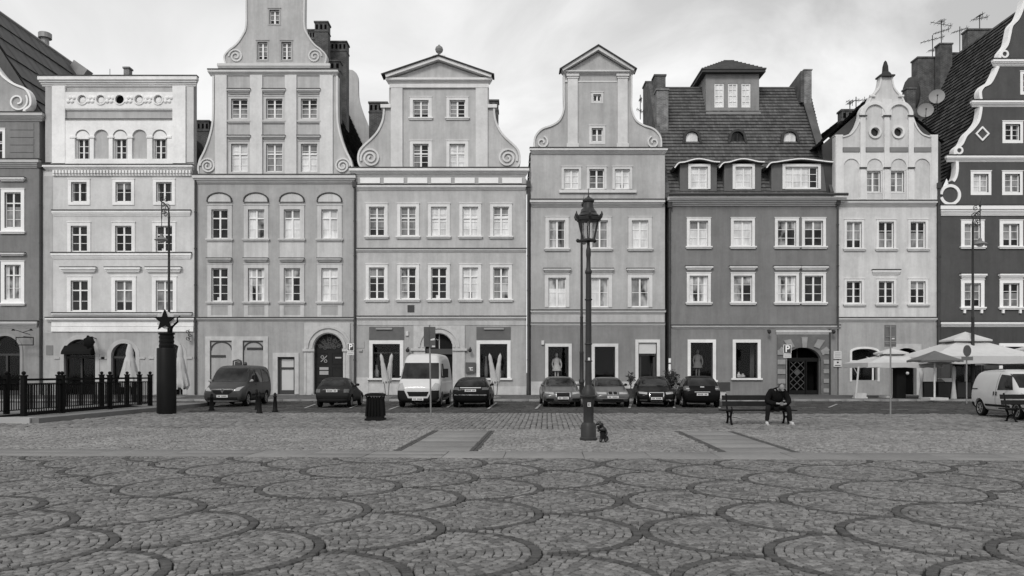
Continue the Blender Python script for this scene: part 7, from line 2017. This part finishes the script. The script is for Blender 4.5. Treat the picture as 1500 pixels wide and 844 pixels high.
# black hatchback from behind
L_, W_, H_ = 4.2, .88, 1.48
c = Car('hatchback', 'black hatchback with pale bumper lights seen from behind left of the bench', 'car', at(1029,597.5,L_,84.5), 84.5, paint('paint_black', .006), sedan_st(L_, W_, H_, True), (L_/2-.82,-L_/2+.72), .31, .2)
glaze(c, L_, W_, H_, True); lights_rear(c, W_, .80, 1.0, .68); c.plate('b', .62); c.mirrors(L_/2-1.65, 1.0, PLASTIC)
for p in ([(W_*.66,.84),(W_*.82,.84),(W_*.82,.90),(W_*.66,.90)],): c.patch('lamp_insert', p, 'b', LIGHTGL, .03, cell=.04); c.patch('lamp_insert', mir(p), 'b', LIGHTGL, .03, cell=.04)
c.patch('boot_trim', [(-W_*.4,.72),(W_*.4,.72),(W_*.4,.74),(-W_*.4,.74)], 'b', CHROME, .014); c.patch('emblem', [(-.09,.93),(.09,.93),(.09,.98),(-.09,.98)], 'b', CHROME, .016)

# small white van, side view
L_, W_, H_ = 3.95, .86, 1.74
f = L_/2
st = [(f,.36,.60,.74,W_*.70,W_*.76,W_*.6),(f-.06,.24,.68,.86,W_*.9,W_*.93,W_*.74),(f-.35,.2,.80,.98,W_*.95,W_*.99,W_*.80),(f-.75,.2,.92,1.1,W_*.96,W_,W_*.80),(f-1.05,.2,.96,1.38,W_*.96,W_,W_*.76),(f-1.4,.2,.98,1.64,W_*.96,W_,W_*.74),(f-1.8,.2,1.0,1.72,W_*.96,W_,W_*.76),
      (-.4,.2,1.0,1.75,W_*.96,W_,W_*.80),(-f+.5,.2,1.0,1.73,W_*.96,W_,W_*.80),(-f+.14,.24,1.0,1.66,W_*.95,W_*.99,W_*.78),(-f+.03,.3,.98,1.5,W_*.93,W_*.97,W_*.78),(-f,.4,.9,1.3,W_*.86,W_*.9,W_*.72)]
ang = -95
c = Car('small_van', 'small white delivery van seen from the side at the right edge', 'van', Vector((18.32, 28.2, 0)), ang, paint('paint_white_van', .50, 0), st, (f-.78,-f+.68), .31, .2)
for v in 'lr':
    c.patch('side_window', [(f-1.03,1.02),(f-1.42,1.52),(f-2.0,1.56),(f-2.0,1.0)], v, CARGLASS, cell=.05); c.patch('door_seam', [(f-2.12,.3),(f-2.12,1.6),(f-2.105,1.6),(f-2.105,.3)], v, PLASTIC, .004)
    c.patch('door_handle', [(f-2.06,.80),(f-1.99,.80),(f-1.99,.94),(f-2.06,.94)], v, PLASTIC, .02, cell=.03); c.patch('door_handle', [(f-2.24,.80),(f-2.17,.80),(f-2.17,.94),(f-2.24,.94)], v, PLASTIC, .02, cell=.03)
    c.patch('side_trim', [(f-1.15,.40),(-f+1.1,.40),(-f+1.1,.48),(f-1.15,.48)], v, PLASTIC, .014); c.patch('slide_rail', [(-f+.05,1.0),(-f+.55,1.0),(-f+.55,1.035),(-f+.05,1.035)], v, PLASTIC, .014, cell=.04)
    c.patch('bumper', [(-f-.0,.3),(-f+.3,.3),(-f+.3,.52),(-f,.52)], v, PLASTIC, .01, cell=.05)
c.patch('windscreen', [(-W_*.80,1.10),(W_*.80,1.10),(W_*.70,1.58),(-W_*.70,1.58)], 'f', CARGLASS); lights_front(c, [(W_*.58,.66),(W_*.88,.68),(W_*.9,.92),(W_*.66,.86)]); c.patch('bumper', rr_(-W_*.9,.26,W_*.9,.52), 'f', PLASTIC, .012)
c.mirrors(f-1.2, 1.08, PLASTIC); c.plate('f', .42)
for sy in (.6,-.6): 
    mb = MB(PLASTIC); mb.tube([(-f+.5,sy,1.75),(f-1.9,sy,1.75)], .02, 6); mb.build('roof_rail', c.t)

# ================================================================ FIGURES
def skin(name, chains, parent, m, lv=2, root=0):
    """chains: lists of (x,y,z,r); a chain starting with an int joins that earlier vertex"""
    V, E, Rr = [], [], []
    for ch in chains:
        prev = None
        for q in ch:
            if isinstance(q, int): prev = q; continue
            V.append(q[:3]); Rr.append(q[3]); i = len(V)-1
            if prev is not None: E.append((prev, i))
            prev = i
    me = bpy.data.meshes.new('t'); me.from_pydata(V, E, []); o = bpy.data.objects.new('t', me); COL.objects.link(o)
    md = o.modifiers.new('k', 'SKIN'); md.use_smooth_shade = True
    sv = me.skin_vertices[0].data
    for i, r_ in enumerate(Rr):
        rv = r_ if isinstance(r_, tuple) else (r_, r_); sv[i].radius = rv; sv[i].use_root = (i == root)
    s_ = o.modifiers.new('s', 'SUBSURF'); s_.levels = lv; s_.render_levels = lv
    r = eval_mesh(o); bpy.data.objects.remove(o)
    mb = MB(m); mb.addmesh([v.co for v in r.vertices], [list(p.vertices) for p in r.polygons])
    return mb, parent
SKIN = mat('skin', .22, .6, .08, 12); JACK = mat('jacket_dark', .008, .9, .25, 8, bump=.4, bscale=20, spec=.05); JEAN = mat('trousers_dark', .013, .9, .2, 10, bump=.3, bscale=30, spec=.05); SHOE = mat('shoe_white', .46, .6, .1, 10); HAIR = mat('hair_grey', .045, .8, .3, 30)
PP = gp(1138, 621.5)+Vector((0,.15,0))
t = thing('person', 'hunched person in dark jacket, dark trousers and white shoes sitting on the bench', 'person', PP, local=True)
# body: one continuous figure, sitting, bent forward, elbows by the knees, hands clasped
body = [[(0,.10,.53,.12),(0,.05,.68,.13),(.01,-.06,.86,.145),(.02,-.16,1.0,.13),(.035,-.22,1.07,.06),(.055,-.27,1.11,.055),(.075,-.315,1.15,.085),(.085,-.35,1.19,.082),(.088,-.36,1.235,.05)],
        [0,(-.13,.06,.52,.10),(-.25,-.15,.55,.088),(-.355,-.40,.555,.068),(-.37,-.40,.32,.058),(-.395,-.38,.11,.045),(-.40,-.41,.06,.045),(-.41,-.52,.045,.038)],
        [0,(.13,.06,.52,.10),(.22,-.15,.55,.088),(.27,-.40,.555,.068),(.31,-.39,.32,.058),(.345,-.37,.11,.045),(.35,-.40,.06,.045),(.365,-.51,.045,.038)],
        [3,(-.17,-.15,1.02,.085),(-.30,-.20,.86,.062),(-.355,-.28,.72,.052),(-.22,-.42,.68,.042),(-.06,-.50,.66,.032),(-.01,-.525,.655,.034)],
        [3,(.21,-.15,1.02,.085),(.31,-.20,.86,.062),(.345,-.28,.72,.052),(.24,-.42,.67,.042),(.10,-.50,.64,.032),(.045,-.53,.63,.034)]]
mb, _ = skin('body', body, t, SKIN)
H0 = Vector((.08,-.345,1.165))
# face: nose, brow, ears, jaw on the bowed head
mb.ball(H0+Vector((.0,-.02,.0)), .092, 14, .86, 1.05, 1.18); mb.ball(H0+Vector((.012,-.112,-.045)), .02, 8, .8, 1.2, 1.3); mb.ball(H0+Vector((.008,-.085,-.09)), .045, 8, 1, .8, .7)
for s_ in (-1,1): mb.ball(H0+Vector((s_*.082,.0,-.02)), .024, 8, .45, .9, 1.3); mb.ball(H0+Vector((s_*.032+.006,-.092,-.012)), .012, 6)
# fingers: five per hand, clasped
for hx, s_ in ((-.005,1),(.05,-1)):
    for k_ in range(4):
        l = (.075,.085,.08,.062)[k_]; z = .675-.017*k_; y = -.535
        mb.tube([(hx-s_*.02,y,z),(hx+s_*l*.45,y-.035,z-.008),(hx+s_*l*.9,y-.02,z-.02),(hx+s_*l*.85,y+.02,z-.026)], [.0095,.0095,.0085,.007], 6)
    mb.tube([(hx-s_*.02,y+.02,.69),(hx+s_*.01,y-.02,.705),(hx+s_*.035,y-.04,.70)], [.012,.010,.008], 6)
bd = mb.build('body', t, smooth=True, angle=180)
mb, _ = skin('jacket', [[(0,.12,.50,.155),(0,.03,.68,.19),(.01,-.10,.84,.2),(.02,-.16,1.0,.165),(.03,-.20,1.06,.105),(.045,-.245,1.10,.095)],
      [3,(-.18,-.13,1.02,.12),(-.30,-.18,.86,.11),(-.35,-.27,.71,.1),(-.22,-.40,.675,.08),(-.11,-.475,.665,.05)],
      [3,(.22,-.13,1.02,.12),(.31,-.18,.86,.11),(.345,-.27,.71,.1),(.24,-.40,.665,.08),(.15,-.47,.65,.05)]], t, JACK); mb.build('jacket', t, smooth=True, angle=180)
mb, _ = skin('trousers', [[(0,.11,.52,.15),(-.12,.06,.53,.12),(-.25,-.15,.555,.105),(-.36,-.405,.55,.085),(-.375,-.405,.32,.074),(-.395,-.385,.10,.066)],
      [0,(.12,.06,.53,.12),(.22,-.15,.555,.105),(.275,-.405,.55,.085),(.315,-.395,.32,.074),(.345,-.375,.10,.066)]], t, JEAN); mb.build('trousers', t, smooth=True, angle=180)
for x0, dx in ((-.40,-.02),(.352,.02)):
    mb, _ = skin('shoe', [[(x0,-.36,.055,.05),(x0+dx*.3,-.43,.052,.055),(x0+dx,-.51,.045,.05),(x0+dx*1.3,-.57,.038,.038)]], t, SHOE); mb.use(mat('sole', .5)); mb.box(x0-.045+dx*.3,x0+.045+dx*.8,-.585,-.33,.0,.022); mb.build('shoe', t, smooth=True, angle=60)
mb = MB(HAIR); n0 = len(mb.v)
for i in range(7):
    th = math.pi*.60*i/6
    for j in range(16):
        a = 2*math.pi*j/16; r_ = .104; mb.v.append((H0.x+r_*.88*math.sin(th)*math.cos(a), H0.y+.026+r_*1.05*math.sin(th)*math.sin(a)+.02*math.cos(th)*0, H0.z+.012+r_*1.16*math.cos(th)-(.02 if j in (11,12,13) and i == 6 else 0)))
for i in range(6):
    for j in range(16): mb.face((i*16+j,i*16+(j+1)%16,(i+1)*16+(j+1)%16,(i+1)*16+j))
mb.build('hair', t, smooth=True, angle=180)

# small bronze figurine beside the lantern post
FG = gp(883, 648.5); BR = mat('dark_bronze', .022, .45, .3, 14, spec=.5, metal=.5)
t = thing('bronze_figurine', 'small dark bronze dwarf figurine hunched beside the foot of the lantern post', 'statue', FG, local=True)
mb, _ = skin('body', [[(.01,0,.20,.065),(.0,0,.29,.075),(-.02,-.01,.36,.06),(-.04,-.015,.405,.055),(-.075,-.02,.42,.05)],
   [0,(-.03,0,.12,.045),(-.045,0,.05,.04),(-.07,-.05,.02,.032)],[0,(.055,0,.12,.045),(.06,0,.05,.04),(.065,-.05,.02,.032)],
   [1,(-.09,-.03,.34,.032),(-.115,-.04,.29,.028),(-.10,-.05,.25,.026)],[1,(.075,-.02,.28,.032),(.09,-.04,.21,.028),(.05,-.07,.17,.026)]], t, BR, 1)
mb.tube([(.05,.03,.16),(.11,.03,.13),(.125,.03,.08),(.105,.03,.04)], [.02,.022,.018,.012], 6)
mb.build('body', t, smooth=True, angle=120)
mb = MB(BR); mb.lathe([(.075,0),(.07,.03),(.045,.06)], (-.055,-.015,.41), 12); mb.tube([(-.06,-.015,.45),(-.11,-.02,.46),(-.155,-.03,.43),(-.165,-.035,.40)], [.05,.038,.024,.01], 8); mb.build('cap', t, smooth=True, angle=120)
mb = MB(BR); mb.lathe([(.01,-.06),(.035,-.02),(.04,.02)], (-.10,-.05,.37), 8); mb.build('beard', t, smooth=True)
